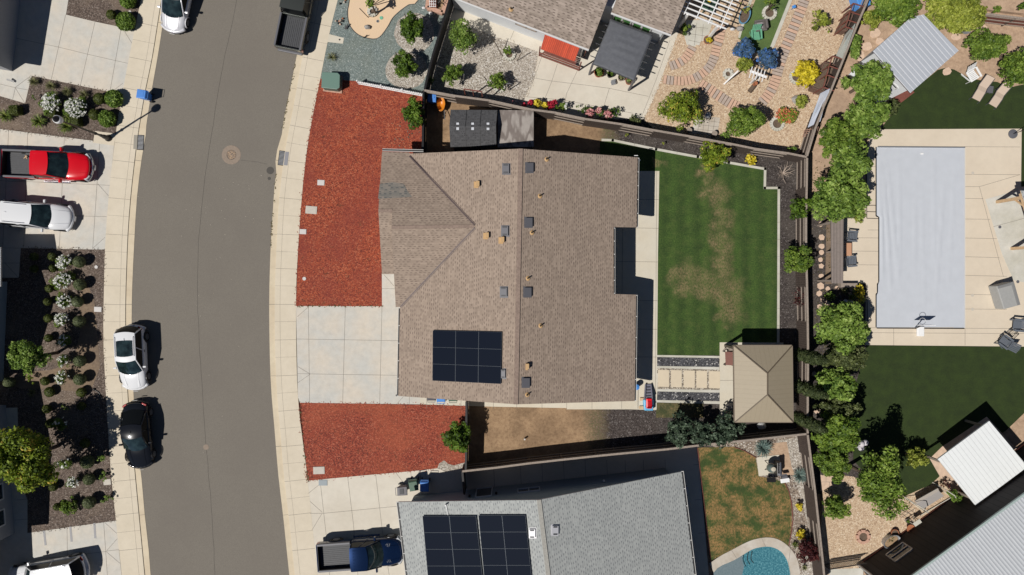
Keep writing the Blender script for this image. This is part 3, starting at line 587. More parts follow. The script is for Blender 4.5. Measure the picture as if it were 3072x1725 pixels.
sheet("artificial_turf", (2600, 1036, 3300, 1042, 3300, 1200, 3072, 1240, 3020, 1290, 2960, 1330, 2860, 1420, 2820, 1428, 2790, 1455, 2716, 1488, 2690, 1486, 2640, 1470, 2560, 1380, 2560, 1180), -.002, K['turf'])
sheet("golden_gravel_yard", (2470, 1420, 2560, 1430, 2640, 1470, 2690, 1486, 2716, 1488, 2790, 1455, 2820, 1428, 2860, 1420, 2870, 1500, 2700, 1640, 2577, 1700, 2560, 1880, 2484, 1880, 2472, 1725, 2462, 1600), -.006, K['gldg'])
sheet("concrete_pad", (2486, 1708, 2590, 1704, 2590, 1880, 2492, 1880), .0, K['slabw'])
sheet("stone_patio", (2789, 1376, 2826, 1340, 2960, 1250, 3100, 1400, 3100, 1500, 2900, 1530, 2820, 1430), .004, K['flag'])
sheet("flagstone_path", (2460, 1424, 2490, 1432, 2530, 1440, 2526, 1466, 2496, 1458, 2462, 1474), .0, K['flag'], [(2462, 1446, 2528, 1446), (2478, 1428, 2478, 1446), (2500, 1434, 2500, 1458), (2514, 1438, 2514, 1462), (2488, 1446, 2488, 1458)])
sheet("terrace", (2906, -60, 3300, -60, 3300, 55, 3072, 52, 3060, 45, 2900, 28), .3, K['dirt2'])
R = random.Random(8)
for i, (x, y, r) in enumerate(((2625, 100, 17), (2640, 125, 14), (2600, 140, 16), (2582, 165, 14), (2867, 110, 15), (2870, 80, 12), (2940, 85, 22), (2840, 215, 14), (2580, 180, 10))):
    mb = MB(); mb.lathe(P(x, y, -.03), [(r / 42, 0), (r / 42, .045), (r / 46, .05)], 9, 0, 1, .8, R.uniform(0, 3), .12)
    tag(mb.build("flagstone", K['flag'], off=P(x, y, 0)), "irregular pink flagstone set in sandy soil " + ["left of the white shed's top corner", "beside the white shed's upper eave", "in the upper left of the shed path", "lowest by the fence, left of the shed", "right of the white shed's peak", "beneath the yellow green shrub", "under the top right fence", "below the white shed's right corner", "tucked by the leaning panel fence"][i], "flagstone")
# stepping stones beside the slatted shelter
for i, (x, y, r) in enumerate(((2462, 673, 8), (2464, 712, 9), (2464, 739, 9), (2464, 757, 8), (2461, 779, 7), (2463, 798, 8), (2463, 828, 8), (2461, 858, 11), (2457, 880, 9), (2468, 899, 8), (2459, 920, 9), (2483, 866, 7), (2510, 864, 7), (2553, 867, 7), (2549, 881, 6), (2481, 910, 7), (2441, 1122, 8), (2453, 1230, 13))):
    mb = MB(); mb.lathe(P(x, y, -.03), [(r / 42, 0), (r / 42, .05), (r / 45, .055)], R.choice([5, 6, 8, 9]), 0, 1, R.uniform(.8, 1.05), R.uniform(0, 3), .14)
    lab = ["rounded pink stepping stone nearest the top of the fence path", "second stepping stone down the fence path, large and round", "pointed third stepping stone down the fence path", "round fourth stepping stone down the fence path", "small triangular fifth stone of the fence path", "sixth stone of the fence path, beside the shelter's lower half", "seventh stone of the fence path, level with the shelter's bottom", "biggest wedge shaped stone of the fence path", "ninth stone of the fence path, below the big wedge", "tenth stone of the fence path, right of the others", "last stone of the fence path, at the lime tree's edge"][i] if i < 11 else ["pale stepping stone at the left of the row under the planter", "square stepping stone in the row below the slatted shelter", "square stepping stone nearest the yellow flower hedge", "small stone below the square one by the yellow hedge", "stepping stone just above the big lime tree", "stepping stone half under the middle column cypress", "wide stepping stone left of the lowest round tree"][i - 11]
    tag(mb.build("stepping_stone", K['flag'], off=P(x, y, 0)), lab, "stepping stone", "stepping stones on the path along the fence")

for q in ((132, 1592, 137, 1636), (211, 1580, 215, 1625), (283, 1569, 286, 1615)):  # three flat dark bars laid on the lower left driveway
    a, b = P(q[0], q[1]), P(q[2], q[3]); mb = MB(); mb.bar((a.x, a.y, .003), (b.x, b.y, .003), .15, .01); tag(mb.build("dark_strip", K['lidp'] if 'lidp' in K else K['vent']), kind="structure")

def chips(name, pts, n, spread, mat, size=.06, z=.012, seed=1):
    """loose chips, gravel or weeds spilled along an edge: nobody could count them"""
    rng = np.random.default_rng(seed); q = [P(*a) for a in pts]; seg = rng.integers(0, len(q) - 1, n); u = rng.uniform(0, 1, n); a = np.array([tuple(v)[:2] for v in q]); c = a[seg] * (1 - u)[:, None] + a[seg + 1] * u[:, None]
    c = c + rng.normal(size=(n, 2)) * spread; pos = np.column_stack([c, np.full(n, z) + rng.uniform(0, .01, n)]); nr = np.column_stack([rng.normal(size=(n, 2)) * .25, np.ones(n)])
    o = leafmesh(name, mat, None, n, pos, nr, size, rng, rng.uniform(0, 1, n)); o["kind"] = "stuff"
# ---------------------------------------------------------------- buildings
def up_line(a, b, z0, z1):
    return [(a[0], a[1], z0), (b[0], b[1], z0), (b[0], b[1], z1), (a[0], a[1], z1)]
def gutter_run(mb, a, b, w=.11, m=0, n=0):
    a = Vector(a); b = Vector(b); mb.bar(a, b, w, .1, m)
    return mb
# ---- central house
ze, zr = 2.8, 5.3
R1, R2 = P(1562, 446, zr), P(1548, 1213, zr)
EC1, EC2 = P(1913, 472, ze), P(1904, 1203, ze)
plR = plane3(R1, R2, EC2); plL = plane3(R2, R1, P(1195, 1188, ze))
house = thing("house", "long single storey house with brown shingle roof and nine solar panels in the centre", "house", P(1550, 830, 0))
HO = house.location
rb = MB(); ez = Vector((0, 1, 0))
Rpoly = [onp(*q, plR) for q in ((1562, 446), (1913, 472), (1910, 682), (1841, 681), (1841, 882), (1908, 884), (1904, 1203), (1548, 1213))]
rb.slab(Rpoly, .16, 0, R2 - R1, 1)
V0 = onp(1426, 679, plL)                    # where the wing ridge meets the main slope
Lpoly = [onp(*q, plL) for q in ((1548, 1213), (1195, 1188), (1200, 921), (1426, 679), (1227, 461), (1562, 446))]
rb.slab(Lpoly, .16, 0, R2 - R1, 1)
# wing gable facing the street: ridge runs left from V0
def W(px, py, z): return P(px, py, z)
y_t, y_b = W(1147, 455, ze).y, W(1147, 921, ze).y; ym = (y_t + y_b) / 2; slope = .311
zw = ze + (y_t - ym) * slope; xs = W(1187, 921, ze).x
y_fb = W(1147, 822, ze).y; yfm = (y_t + y_fb) / 2; zf = ze + (y_t - yfm) * slope; xl = W(1146, 700, ze).x
zV = V0.z; xV = V0.x
xk = W(1272, 456, ze).x
TL = Vector((xl, y_t, ze)); TR = Vector((W(1227, 458, ze).x, y_t - .04, ze)); Rd = Vector((xs, ym, zw)); FR = Vector((xl, yfm, zf)); FS = Vector((xs, yfm, zf))
rb.slab([TL, FR, FS, Rd, Vector((xV, V0.y, zw - .0)), TR], .16, 0, Vector((1, 0, 0)), 1)
rb.slab([FR, Vector((xl, y_fb, ze)), Vector((xs, y_fb, ze)), FS], .16, 0, Vector((1, 0, 0)), 1)
rb.slab([Rd, Vector((xs, y_b, ze)), onp(1200, 921, plL), Vector((xV, V0.y, zw))], .16, 0, Vector((1, 0, 0)), 1)
roof = rb.build("roof", [K['brsh'], K['gutbr']], house, HO)
cp = MB(); cp.bar(R1, R2, .28, .03); cp.bar((xs, ym, zw - .004), (xV - .1, ym + (V0.y - ym) * .98, zw - .004), .22, .016); cp.bar((xl, yfm, zf - .004), (xs, yfm, zf - .004), .22, .016)
cp.build("ridge_cap", K['rcap'], house, HO)
vl = MB()
for q in ((1227, 468, 1424, 676), (1424, 683, 1201, 920)):
    a, b = onp(q[0], q[1], plL, .03), onp(q[2], q[3], plL, .03); vl.bar(a, b, .075, .03); 
    d = (b - a).normalized(); s = Vector((-d.y, d.x, 0)) * .1; vl.bar(a + s, b + s, .03, .03)
vl.build("roof_valley", K['valley'], house, HO)
mp = MB()   # darker patch of replaced shingles on the wing
plW = plane3(TL, FR, Rd)
fp = shingle("replaced_grey_shingles", (.17, .165, .15), (.25, .22, .19), (.07, .08, .085), dashp=.55)
mp.slab([onp(*q, plW, .004) for q in ((1134, 596), (1139, 552), (1180, 546), (1212, 552), (1222, 572), (1236, 590), (1180, 594))], .003, 0, Vector((1, 0, 0))); mp.build("replaced_shingle_patch", fp, house, HO)
wl = MB()
ip = [(1180, 500), (1860, 500), (1872, 660), (1806, 690), (1806, 870), (1872, 895), (1865, 1160), (1236, 1155), (1236, 880), (1180, 800)]
wl.prism([P(x, y, 2.6) for x, y in ip], 0, 2.68)
wl.build("wall", K['stucco'], house, HO)
for a, b in (((1913, 474), (1910, 681)), ((1841, 684), (1841, 880)), ((1908, 886), (1904, 1202)), ((1195, 1188), (1200, 924))):
    pl = plR if a[0] > 1500 else plL; A, B = onp(*a, pl), onp(*b, pl); s = .1 if a[0] > 1500 else -.1
    gm_ = MB(); A.x += s; B.x += s; gm_.bar(A + Vector((-.05 * (1 if s > 0 else -1), 0, -.13)), B + Vector((-.05 * (1 if s > 0 else -1), 0, -.13)), .14, .1, 0)
    gm_.bar(A + Vector((0, 0, -.09)), B + Vector((0, 0, -.09)), .02, .12, 1)
    n = 5
    for k in range(n + 1): q = A + (B - A) * (k / n); gm_.box((q.x - s * .6, q.y, q.z - .06), (.14, .05, .03), 0, 1)
    gm_.build("gutter", [K['black'], K['gutterm']], house, HO)
gm_ = MB(); A = P(1147, 452, ze); B = P(1270, 455, ze); gm_.bar(A + Vector((0, .06, -.1)), B + Vector((0, .06, -.1)), .12, .12, 0); gm_.bar(A + Vector((0, .13, -.07)), B + Vector((0, .13, -.07)), .03, .14, 1); gm_.bar(A + Vector((0, 0, -.06)), B + Vector((0, 0, -.06)), .03, .14, 1)
gm_.build("gutter", [K['black'], K['gutterm']], house, HO)
def bil(c, u, v):
    return ((c[0][0] * (1 - u) + c[1][0] * u) * (1 - v) + (c[3][0] * (1 - u) + c[2][0] * u) * v, (c[0][1] * (1 - u) + c[1][1] * u) * (1 - v) + (c[3][1] * (1 - u) + c[2][1] * u) * v)
def solar(parent, off, pl, c, nu, nv, lift=.14, lab=None):
    for i in range(nu):
        for j in range(nv):
            q = [bil(c, (i + a) / nu, (j + b) / nv) for a, b in ((0, 0), (1, 0), (1, 1), (0, 1))]
            pts = [onp(*x, pl, lift) for x in q]; ce = sum(pts, Vector()) / 4; fr = [ce + (p - ce) * .994 for p in pts]; gl = [ce + (p - ce) * .982 + Vector((0, 0, .004)) for p in pts]
            mb = MB(); mb.slab(fr, .04, 1); mb.slab(gl, .003, 0)
            mb.build("solar_panel", [K['solar'], K['solarf']], parent, off)
solar(house, HO, plL, ((1298, 991), (1505, 996), (1503, 1152), (1297, 1142)), 3, 3)
def boxvent(parent, off, pl, x, y, mat, w=22, h=30, t=.12, louv=True):
    q = [onp(x + a * w / 2, y + b * h / 2, pl, .0) for a, b in ((-1, -1), (1, -1), (1, 1), (-1, 1))]; n = pl[1] if pl[1].z > 0 else -pl[1]
    mb = MB(); b0 = [p + n * .01 for p in q]; ce = sum(b0, Vector()) / 4; mb.slab([ce + (p - ce) * 1.15 for p in b0], .01, 0); mb.slab([ce + (p - ce) * .92 + n * t for p in b0], t * .9, 0)
    if louv:
        for s in (-1, 1):
            a = ce + (b0[0] + b0[1] - 2 * ce) / 2 * (.72 if s < 0 else -.72) + n * (t + .004); d = (b0[1] - b0[0]) * .3; mb.bar(a - d, a + d, .09, .012, 1)
    mb.build("roof_vent", [K[mat], K['dkgrey']], parent, off)
for x, y in ((1519, 507), (1516, 693), (1512, 876)): boxvent(house, HO, plL, x, y, 'vent')
boxvent(house, HO, plL, 1511, 1121, 'vent', 14, 28)
for x, y in ((1588, 503), (1585, 667), (1582, 876), (1577, 1147)): boxvent(house, HO, plR, x, y, 'vent', 22, 29, .14, False)
def capvent(parent, off, pl, x, y):
    a = onp(x, y, pl); mb = MB(); mb.box((a.x - .12, a.y - .05, a.z + .02), (.3, .42, .03), 0, 0); mb.box((a.x, a.y, a.z + .14), (.2, .34, .24), 0, 0); mb.box((a.x + .115, a.y, a.z + .15), (.03, .3, .2), 0, 1)
    mb.build("exhaust_vent", [K['ventt'], K['black']], parent, off)
for x, y, p in ((1434, 552, plL), (1462, 706, plL), (1508, 719, plL), (1582, 1098, plR)): capvent(house, HO, p, x, y)
def pipe(parent, off, pl, x, y, m='bark', h=.35):
    a = onp(x, y, pl); mb = MB(); mb.tube([a + Vector((0, 0, -.05)), a + Vector((0, 0, h))], .045, 8, 0); mb.lathe(a + Vector((0, 0, -.02)), [(.17, 0), (.15, .04), (.06, .1)], 10, 1)
    mb.build("vent_pipe", [K['iron'], K['ventt'] if m == 'bark' else K['ventl']], parent, off)
for x, y in ((1639, 478), (1619, 588), (1595, 698), (1583, 835), (1621, 977), (1581, 1184)): pipe(house, HO, plR, x, y)
a = P(1917, 480, 2.6); mb = MB(); mb.ball(a, .09); mb.box((a.x - .2, a.y + .3, a.z), (.25, .04, .04)); mb.build("flood_light", K['whitep'], house, HO)
a = P(1190, 1186, 2.6); mb = MB(); mb.ball(a, .07); mb.box((a.x + .05, a.y + .1, a.z), (.05, .2, .04)); mb.build("flood_light", K['iron'], house, HO)
# ---- grey neighbour house at the bottom
ze3, zr3 = 2.8, 5.75
hb = thing("house", "house with light grey shingle roof and two dark solar arrays at the bottom", "house", P(1640, 1725, 0)); BO = hb.location
G1 = P(1617, 1500, zr3); GL = P(1195, 1506, ze3); GR = P(2045, 1415, ze3); rd = (P(1222, 1725, ze3) - GL).normalized()
far = rd * 14; GL2, GR2, G2 = GL + far, GR + far, G1 + far
plGL = plane3(G1, G2, GL); plGR = plane3(G2, G1, GR)
rb = MB(); rb.slab([GL, GL2, G2, G1], .15, 0, rd, 1); rb.slab([G1, G2, GR2, GR], .15, 0, rd, 1); rb.build("roof", [K['gysh'], K['trim']], hb, BO)
cp = MB(); cp.bar(G1, G2, .28, .03); cp.build("ridge_cap", K['rcapg'], hb, BO)
ux = Vector((-rd.y, rd.x, 0)); ux = ux if ux.x > 0 else -ux
wl = MB(); a = GL + rd * .5 + ux * .6; b_ = GR + rd * .4 - ux * .6
c0 = [a, b_, b_ + far, a + far]; wl.prism(c0, 0, 2.6)
gx = G1 + rd * .45; wl.add([(a.x, a.y, 2.6), (b_.x, b_.y, 2.6), (gx.x, gx.y, zr3 - .2)], [(0, 1, 2)]); wl.build("wall", K['stuccob'], hb, BO)
for A, B in ((GL, GL2), (GR, GR2)):
    s = ux * (.06 if A is GR else -.06); gg = MB(); gg.bar(A + s + Vector((0, 0, -.08)), B + s + Vector((0, 0, -.08)), .12, .1, 1); gg.bar(A + s * 2 + Vector((0, 0, -.06)), B + s * 2 + Vector((0, 0, -.06)), .03, .12, 0)
    for k in range(12): q = A + (B - A) * (k / 12) + s; gg.box((q.x, q.y, q.z - .03), (.16, .05, .03), 0, 0)
    gg.build("gutter", [K['gutterm'], K['black']], hb, BO)
solar(hb, BO, plGL, ((1267, 1548), (1428, 1548), (1460, 1848), (1294, 1848)), 2, 6, .16)
solar(hb, BO, plGL, ((1435, 1546), (1576, 1546), (1606, 1846), (1463, 1846)), 2, 6, .16)
boxvent(hb, BO, plGL, 1598, 1599, 'ventl', 20, 28); boxvent(hb, BO, plGR, 1664, 1590, 'ventl', 20, 30)
a = onp(1338, 1512, plGL); mb = MB(); mb.tube([a, a + Vector((0, 0, .35))], .05, 8); mb.tube([a + Vector((0, 0, .05)), onp(1344, 1545, plGL, .05)], .025, 6); mb.build("conduit_pipe", K['whitep'], hb, BO)
# windows and door on the upper gable wall (wall runs a -> b_)
wd = (c0[1] - c0[0]); wd.z = 0; wd.normalize(); wn = Vector((-wd.y, wd.x, 0)); wn = wn if wn.y > 0 else -wn
def wwin(parent, off, o, d, n, s, w, z0, z1, mull=1, name="window", fm='trim', gmt='glassw'):
    c = o + d * s; mb = MB(); cc = c + n * .03
    for z in (z0, z1): mb.bar((cc - d * (w / 2)) + Vector((0, 0, z)), (cc + d * (w / 2)) + Vector((0, 0, z)), .07, .1)
    for k in range(mull + 2): q = cc - d * (w / 2) + d * (w * k / (mull + 1)); mb.bar(q + Vector((0, 0, z0)), q + Vector((0, 0, z1)), .09, .07)
    fr = mb.build(name, K[fm], parent, off)
    gl = MB(); q = c + n * .012; p = [q - d * (w / 2) + Vector((0, 0, z0)), q + d * (w / 2) + Vector((0, 0, z0)), q + d * (w / 2) + Vector((0, 0, z1)), q - d * (w / 2) + Vector((0, 0, z1))]
    gl.add(p, [(0, 1, 2, 3)]); g = gl.build("pane", K[gmt], None, off); g.location = (0, 0, 0); g.parent = fr; return fr
def along(px, py, o, d, z=1.5): return (P(px, py, z) - o).dot(d)
o3 = Vector((a.x, a.y, 0)); o3 = Vector((c0[0].x, c0[0].y, 0))
wwin(hb, BO, o3, wd, wn, along(1585, 1457, o3, wd), 1.5, 1.3, 2.1, 1); wwin(hb, BO, o3, wd, wn, along(1450, 1470, o3, wd), 1.1, .05, 2.1, 0, "door_frame")
for x, y in ((1408, 1484), (1488, 1474), (1812, 1443)):
    c = o3 + wd * along(x, y, o3, wd, 1.9) + wn * .1; mb = MB(); mb.lathe((c.x, c.y, 1.75), [(.05, 0), (.09, .05), (.09, .2), (.03, .3)], 8); mb.build("wall_lantern", K['iron'] if x != 1812 else K['trim'], hb, BO)
# ---- taupe roofed house at the top
ht = thing("house", "white walled house with taupe shingle roof in two blocks at the top", "house", P(1640, -20, 0)); TO = ht.location
A = P(1375, -3, 2.9); B = P(1767, 148, 2.9); ed_ = (B - A).normalized(); up = Vector((-ed_.y, ed_.x, 0)); up = up if up.y > 0 else -up
def rise(p, d): return p + up * d + Vector((0, 0, d * .32))
rb = MB(); A0 = A - ed_ * 1.0; rb.slab([A0, B, rise(B, 7), rise(A0, 7)], .16, 0, ed_, 1)
C, D = P(1834, 37, 2.9), P(2014, 104, 2.9); rb.slab([C, D, rise(D, 6), rise(C, 6)], .16, 0, ed_, 1); rb.build("roof", [K['brsh2'], K['gutbr']], ht, TO)
wl = MB(); i = .35
a1, b1 = A0 + up * i + ed_ * .3, B + up * i - ed_ * .45; wl.prism([a1, b1, b1 + up * 7, a1 + up * 7], 0, 2.8)
c1, d1 = C + up * i - ed_ * 3.4, D + up * i - ed_ * .45; wl.prism([c1, d1, d1 + up * 6, c1 + up * 6], 0, 2.79); wl.build("wall", K['stuccow'], ht, TO)
gg = MB(); gg.bar(A0 - up * .05 + Vector((0, 0, -.06)), B - up * .05 + Vector((0, 0, -.06)), .1, .1); gg.build("gutter", K['trim'], ht, TO)
gg = MB(); gg.bar(C - up * .05 + Vector((0, 0, -.06)), D - up * .05 + Vector((0, 0, -.06)), .1, .1); gg.build("gutter", K['trim'], ht, TO)
for q, nme in ((b1, 0), (d1, 1)):
    mb = MB(); mb.bar((q.x, q.y, 0) if 0 else Vector((q.x, q.y, .05)) - up * .06, Vector((q.x, q.y, 2.75)) - up * .06, .09); mb.build("downspout", K['galv'], ht, TO)
wn2 = -up; oo = Vector((a1.x, a1.y, 0)); wwin(ht, TO, oo, ed_, wn2, along(1577, 81, oo, ed_, 1.7), 1.5, 1.5, 2.1, 1, fm='woodl')
oo = Vector((c1.x, c1.y, 0))
K['grn'] = M("green_window_film", (.06, .2, .05), .25, coat=.5)
for x in (1856, 1882, 1914, 1941): wwin(ht, TO, oo, ed_, wn2, along(x, 48 + (x - 1856) * .4, oo, ed_, 2.0), .62, 1.0, 2.2, 0, gmt='grn')
a = P(1533, 28, 3.6); pl = plane3(A, B, rise(A, 7)); pipe(ht, TO, pl, 1533, 28)
# ---- houses on the left
def simple_house(lab, loc, foot, zt, eave, roofm, wallm, ridge=None, ov=.5):
    h = thing("house", lab, "house", loc); o = h.location; f = [P(x, y, 0) for x, y in foot]
    wl = MB(); wl.prism(f, 0, zt); wl.build("wall", K[wallm], h, o)
    ce = sum(f, Vector()) / len(f); rf = MB(); a, b, c, d = f
    ax = (b - a).normalized(); ay = (d - a).normalized()
    a2, b2, c2, d2 = a - ax * ov - ay * ov, b + ax * ov - ay * ov, c + ax * ov + ay * ov, d - ax * ov + ay * ov
    for q in (a2, b2, c2, d2): q.z = zt
    m1, m2 = (a2 + b2) / 2, (d2 + c2) / 2; rz_ = zt + ridge; m1.z = m2.z = rz_
    rf.slab([a2, m1, m2, d2], .14, 0, m2 - m1); rf.slab([m1, b2, c2, m2], .14, 0, m2 - m1); rf.build("roof", [K[roofm]], h, o)
    g_ = MB(); i1 = (a + b) / 2; i1.z = zt + ridge - .25; g_.add([(a.x, a.y, zt - .1), (b.x, b.y, zt - .1), tuple(i1)], [(0, 1, 2)]); g_.build("gable_wall", K[wallm], h, o)
    return h, o, f
# gable ends face the street: foot = (street corner top, street corner bottom, back bottom, back top)
h1, o1, f1 = simple_house("grey walled house at the top left with its garage facing the driveway", P(55, 110, 0), ((76, -140), (38, 214), (-260, 165), (-222, -190)), 2.7, 0, 'gysh', 'stuccog', .5)
mb = MB(); a, b = P(66, -60, 0), P(44, 160, 0); d = (b - a).normalized(); n = Vector((-d.y, d.x, 0)); n = n if n.x > 0 else -n
mb.add([a + n * .02, b + n * .02, b + n * .02 + Vector((0, 0, 2.2)), a + n * .02 + Vector((0, 0, 2.2))], [(0, 1, 2, 3)]); mb.build("garage_door", K['stuccog'], h1, o1)
mb = MB(); mb.bar(P(20, 238, .3), P(42, 245, .1), .12, .08); mb.build("downspout", K['gutterm'], h1, o1)
h2, o2, f2 = simple_house("pale blue grey gabled house on the left behind the rose bed", P(10, 990, 0), ((22, 845), (10, 1142), (-290, 1140), (-280, 840)), 2.8, 0, 'gysh', 'stuccob', 2.1)
mb = MB(); a, b = P(-300, 745, 0), P(-20, 760, 0); mb.prism(PP((-300, 762, -8, 762, -8, 850, -300, 850)), 0, 2.6); mb.build("entry_wall", K['stuccob'], h2, o2)
mb = MB(); mb.slab([P(-300, 740, 2.9), P(2, 742, 2.9), P(2, 860, 3.2), P(-300, 860, 3.2)], .12, 0, Vector((1, 0, 0))); mb.build("entry_roof", K['gysh'], h2, o2)
simple_house("single storey grey house beyond the left edge beside the red pickup's driveway", P(-60, 650, 0), ((-24, 505), (-26, 815), (-320, 820), (-310, 500)), 3.0, 0, 'gysh', 'stuccog', .5)
h3, o3_, f3 = simple_house("dark walled house at the lower left with white framed windows", P(30, 1500, 0), ((18, 1215), (44, 1600), (-260, 1640), (-290, 1200)), 3.2, 0, 'gysh', 'stuccog', .9)
a, b = P(30, 1395, 0), P(43, 1590, 0); d = (b - a).normalized(); n = Vector((-d.y, d.x, 0)); n = n if n.x > 0 else -n
for s in (1.6, 3.4): wwin(h3, o3_, a, d, n, s, 1.1, .9, 2.2, 0)
mb = MB(); mb.prism(PP((-75, 1635, -65, 1880, -300, 1890, -300, 1641)), 0, 3.0); mb.slab([P(-90, 1615, 3.15), P(-76, 1890, 3.15), P(-300, 1890, 4.6), P(-300, 1600, 4.6)], .14, 1, Vector((0, 1, 0))); mb.build("garage_wing", [K['stuccog'], K['gysh']], h3, o3_)
# ---- barn at the lower right
bn = thing("barn", "tall dark board walled barn with pale ribbed metal roof in the lower right corner", "barn", P(2750, 1600, 0)); NO = bn.location
w0, w1 = P(2577, 1694, 0), P(2851, 1494, 0); wd = (w1 - w0).normalized(); w1 = w0 + wd * 18; inn_ = Vector((wd.y, -wd.x, 0)); inn_ = inn_ if inn_.y < 0 else -inn_; zb = 4.6
ang = math.atan2(wd.y, wd.x)
K['barnw'] = stripes("dark_board_siding", (.03, .025, .024), (.008, .007, .007), .4, 0, -ang, .9, .8); K['barnr'] = stripes("pale_ribbed_metal", (.6, .62, .64), (.36, .38, .41), .22, 0, -ang, .7, .35, .1, True, wv=.03)
mb = MB(); mb.prism([w0, w1, w1 + inn_ * 12, w0 + inn_ * 12], 0, zb); mb.build("wall", K['barnw'], bn, NO)
ga = w0 - wd * .1 - inn_ * .1; gb = w1 - inn_ * .1
mb = MB(); mb.slab([ga + Vector((0, 0, zb)), gb + Vector((0, 0, zb)), gb + inn_ * 12 + Vector((0, 0, zb + 3)), ga + inn_ * 12 + Vector((0, 0, zb + 3))], .06); mb.build("roof", K['barnr'], bn, NO)
mb = MB(); mb.bar(ga - inn_ * .07 + Vector((0, 0, zb - .05)), gb - inn_ * .07 + Vector((0, 0, zb - .05)), .13, .12); mb.build("gutter", M("green_grey_gutter", (.34, .42, .4), .4), bn, NO)
mb = MB(); mb.bar(ga - inn_ * .02 + wd * .02, ga - inn_ * .02 + wd * .02 + Vector((0, 0, zb)), .12); mb.build("corner_trim", K['galv'], bn, NO)
mb = MB(); mb.bar(w0 - inn_ * .04 + Vector((0, 0, .06)), w1 - inn_ * .04 + Vector((0, 0, .06)), .05, .12); mb.build("base_trim", K['woodr'], bn, NO)
plw = plane3(w0, w1, w0 + Vector((0, 0, 3)))
def onw(px, py):
    d = P(px, py, 0) - Vector((0, 0, H)); a, n = plw; t = (a - Vector((0, 0, H))).dot(n) / d.dot(n); return Vector((0, 0, H)) + d * t
q = [onw(*x) for x in ((2661, 1664), (2707, 1631), (2737, 1649), (2689, 1684))]; z0, z1 = min(p.z for p in q), max(p.z for p in q); s = sum((p - w0).dot(wd) for p in q) / 4
wwin(bn, NO, w0, wd, -inn_, s, 1.45, max(.9, z0), min(2.4, z1), 0, fm='galv'); mb = MB(); c = w0 + wd * s - inn_ * .05; mb.bar(c - wd * .7 + Vector((0, 0, 1.6)), c + wd * .7 + Vector((0, 0, 1.6)), .06, .06); mb.build("window_bar", K['galv'], bn, NO)
c = onw(2700, 1617) - inn_ * .1; mb = MB(); mb.ball(c, .1); mb.build("wall_lantern", K['trim'], bn, NO)
# ---- white patio cover beside the barn
pc = thing("patio_cover", "flat white ribbed patio cover standing over the stone patio by the barn", "patio cover", P(2950, 1390, 0)); o = pc.location
q = [P(2814, 1377, 2.4), P(2968, 1263, 2.5), P(3083, 1400, 2.6), P(2927, 1516, 2.5)]; e1 = (q[1] - q[0]).normalized()
K['cover'] = stripes("white_insulated_roof_panel", (.74, .76, .76), (.5, .52, .52), .3, 0, -math.atan2(e1.y, e1.x), .95, .4, wv=.02)
mb = MB(); mb.slab(q, .12); mb.build("roof", K['cover'], pc, o)
for x, y in ((2822, 1385), (2965, 1282), (2926, 1500), (3065, 1395)):
    a = P(x, y, 2.4); mb = MB(); mb.bar((a.x, a.y, 0), (a.x, a.y, 2.36), .14); mb.build("post", K['woodl'], pc, o)
# ---- white shed at the upper right
sh = thing("shed", "white shed with silver ribbed metal roof at the upper right", "shed", P(2735, 165, 0)); o = sh.location
q = [P(2618, 154, 2.5), P(2733, 52, 2.5), P(2771, 43, 2.5), P(2876, 152, 2.5), P(2731, 279, 2.5)]; e1 = (q[3] - q[4]).normalized()
K['shedr'] = stripes("silver_ribbed_shed_roof", (.5, .53, .58), (.72, .74, .78), .31, 0, -math.atan2(e1.y, e1.x), .78, .3, .2, wv=.03)
mb = MB(); mb.slab(q, .08, 0, None, 1); mb.build("roof", [K['shedr'], M("shed_edge_trim", (.07, .045, .05), .6)], sh, o)
ib = [P(2622, 160, 2.5), P(2735, 62, 2.5), P(2862, 155, 2.5), P(2728, 268, 2.5)]; mb = MB(); mb.prism(ib, 0, 2.45); mb.build("wall", K['stuccow'], sh, o)
d_ = (ib[3] - ib[0]).normalized(); n_ = Vector((d_.y, -d_.x, 0)); n_ = n_ if n_.y < 0 else -n_; b0 = Vector((ib[0].x, ib[0].y, 0))
wwin(sh, o, b0, d_, n_, 2.6, .7, 1.4, 1.75, 0); mb = MB(); mb.slab([b0 + n_ * .9 + d_ * .1 + Vector((0, 0, .25)), b0 + n_ * .9 + d_ * 3.3 + Vector((0, 0, .25)), b0 + d_ * 3.3 + Vector((0, 0, .25)), b0 + d_ * .1 + Vector((0, 0, .25))], .25); mb.build("side_platform", K['stuccow'], sh, o)
mb = MB(); a = P(2712, 290, 0); mb.prism(PP((2668, 285, 2712, 258, 2738, 280, 2692, 315)), 0, .25); tag(mb.build("deck_step", K['woodr'], off=a), "reddish wooden step deck at the bottom corner of the white shed", "deck step")
# ---- tan hip roofed pavilion
pv = thing("pavilion", "pavilion with tan hipped metal roof over the concrete slab", "pavilion", P(2290, 1150, 0)); o = pv.location; pz, pr = 2.55, 3.5
a, b, c, d = P(2202, 1037, pz), P(2376, 1037, pz), P(2379, 1266, pz), P(2205, 1266, pz); r1, r2 = P(2302, 1120, pr), P(2302, 1184, pr)
K['pvh'] = stripes("tan_standing_seam", (.32, .268, .19), (.285, .235, .165), .31, 1, 0, .93, .6, wv=.02, bmp=.08); K['pvv'] = stripes("tan_standing_seam_cross", (.32, .268, .19), (.285, .235, .165), .31, 0, 0, .93, .6, wv=.02, bmp=.08)
mb = MB(); mb.slab([a, d, r2, r1], .06, 0); mb.slab([c, b, r1, r2], .06, 0); mb.slab([b, a, r1], .06, 1); mb.slab([d, c, r2], .06, 1); mb.build("roof", [K['pvh'], K['pvv']], pv, o)
mb = MB(); 
for u, v in ((a, r1), (b, r1), (c, r2), (d, r2), (r1, r2)): mb.bar(u + Vector((0, 0, .02)), v + Vector((0, 0, .02)), .07, .04)
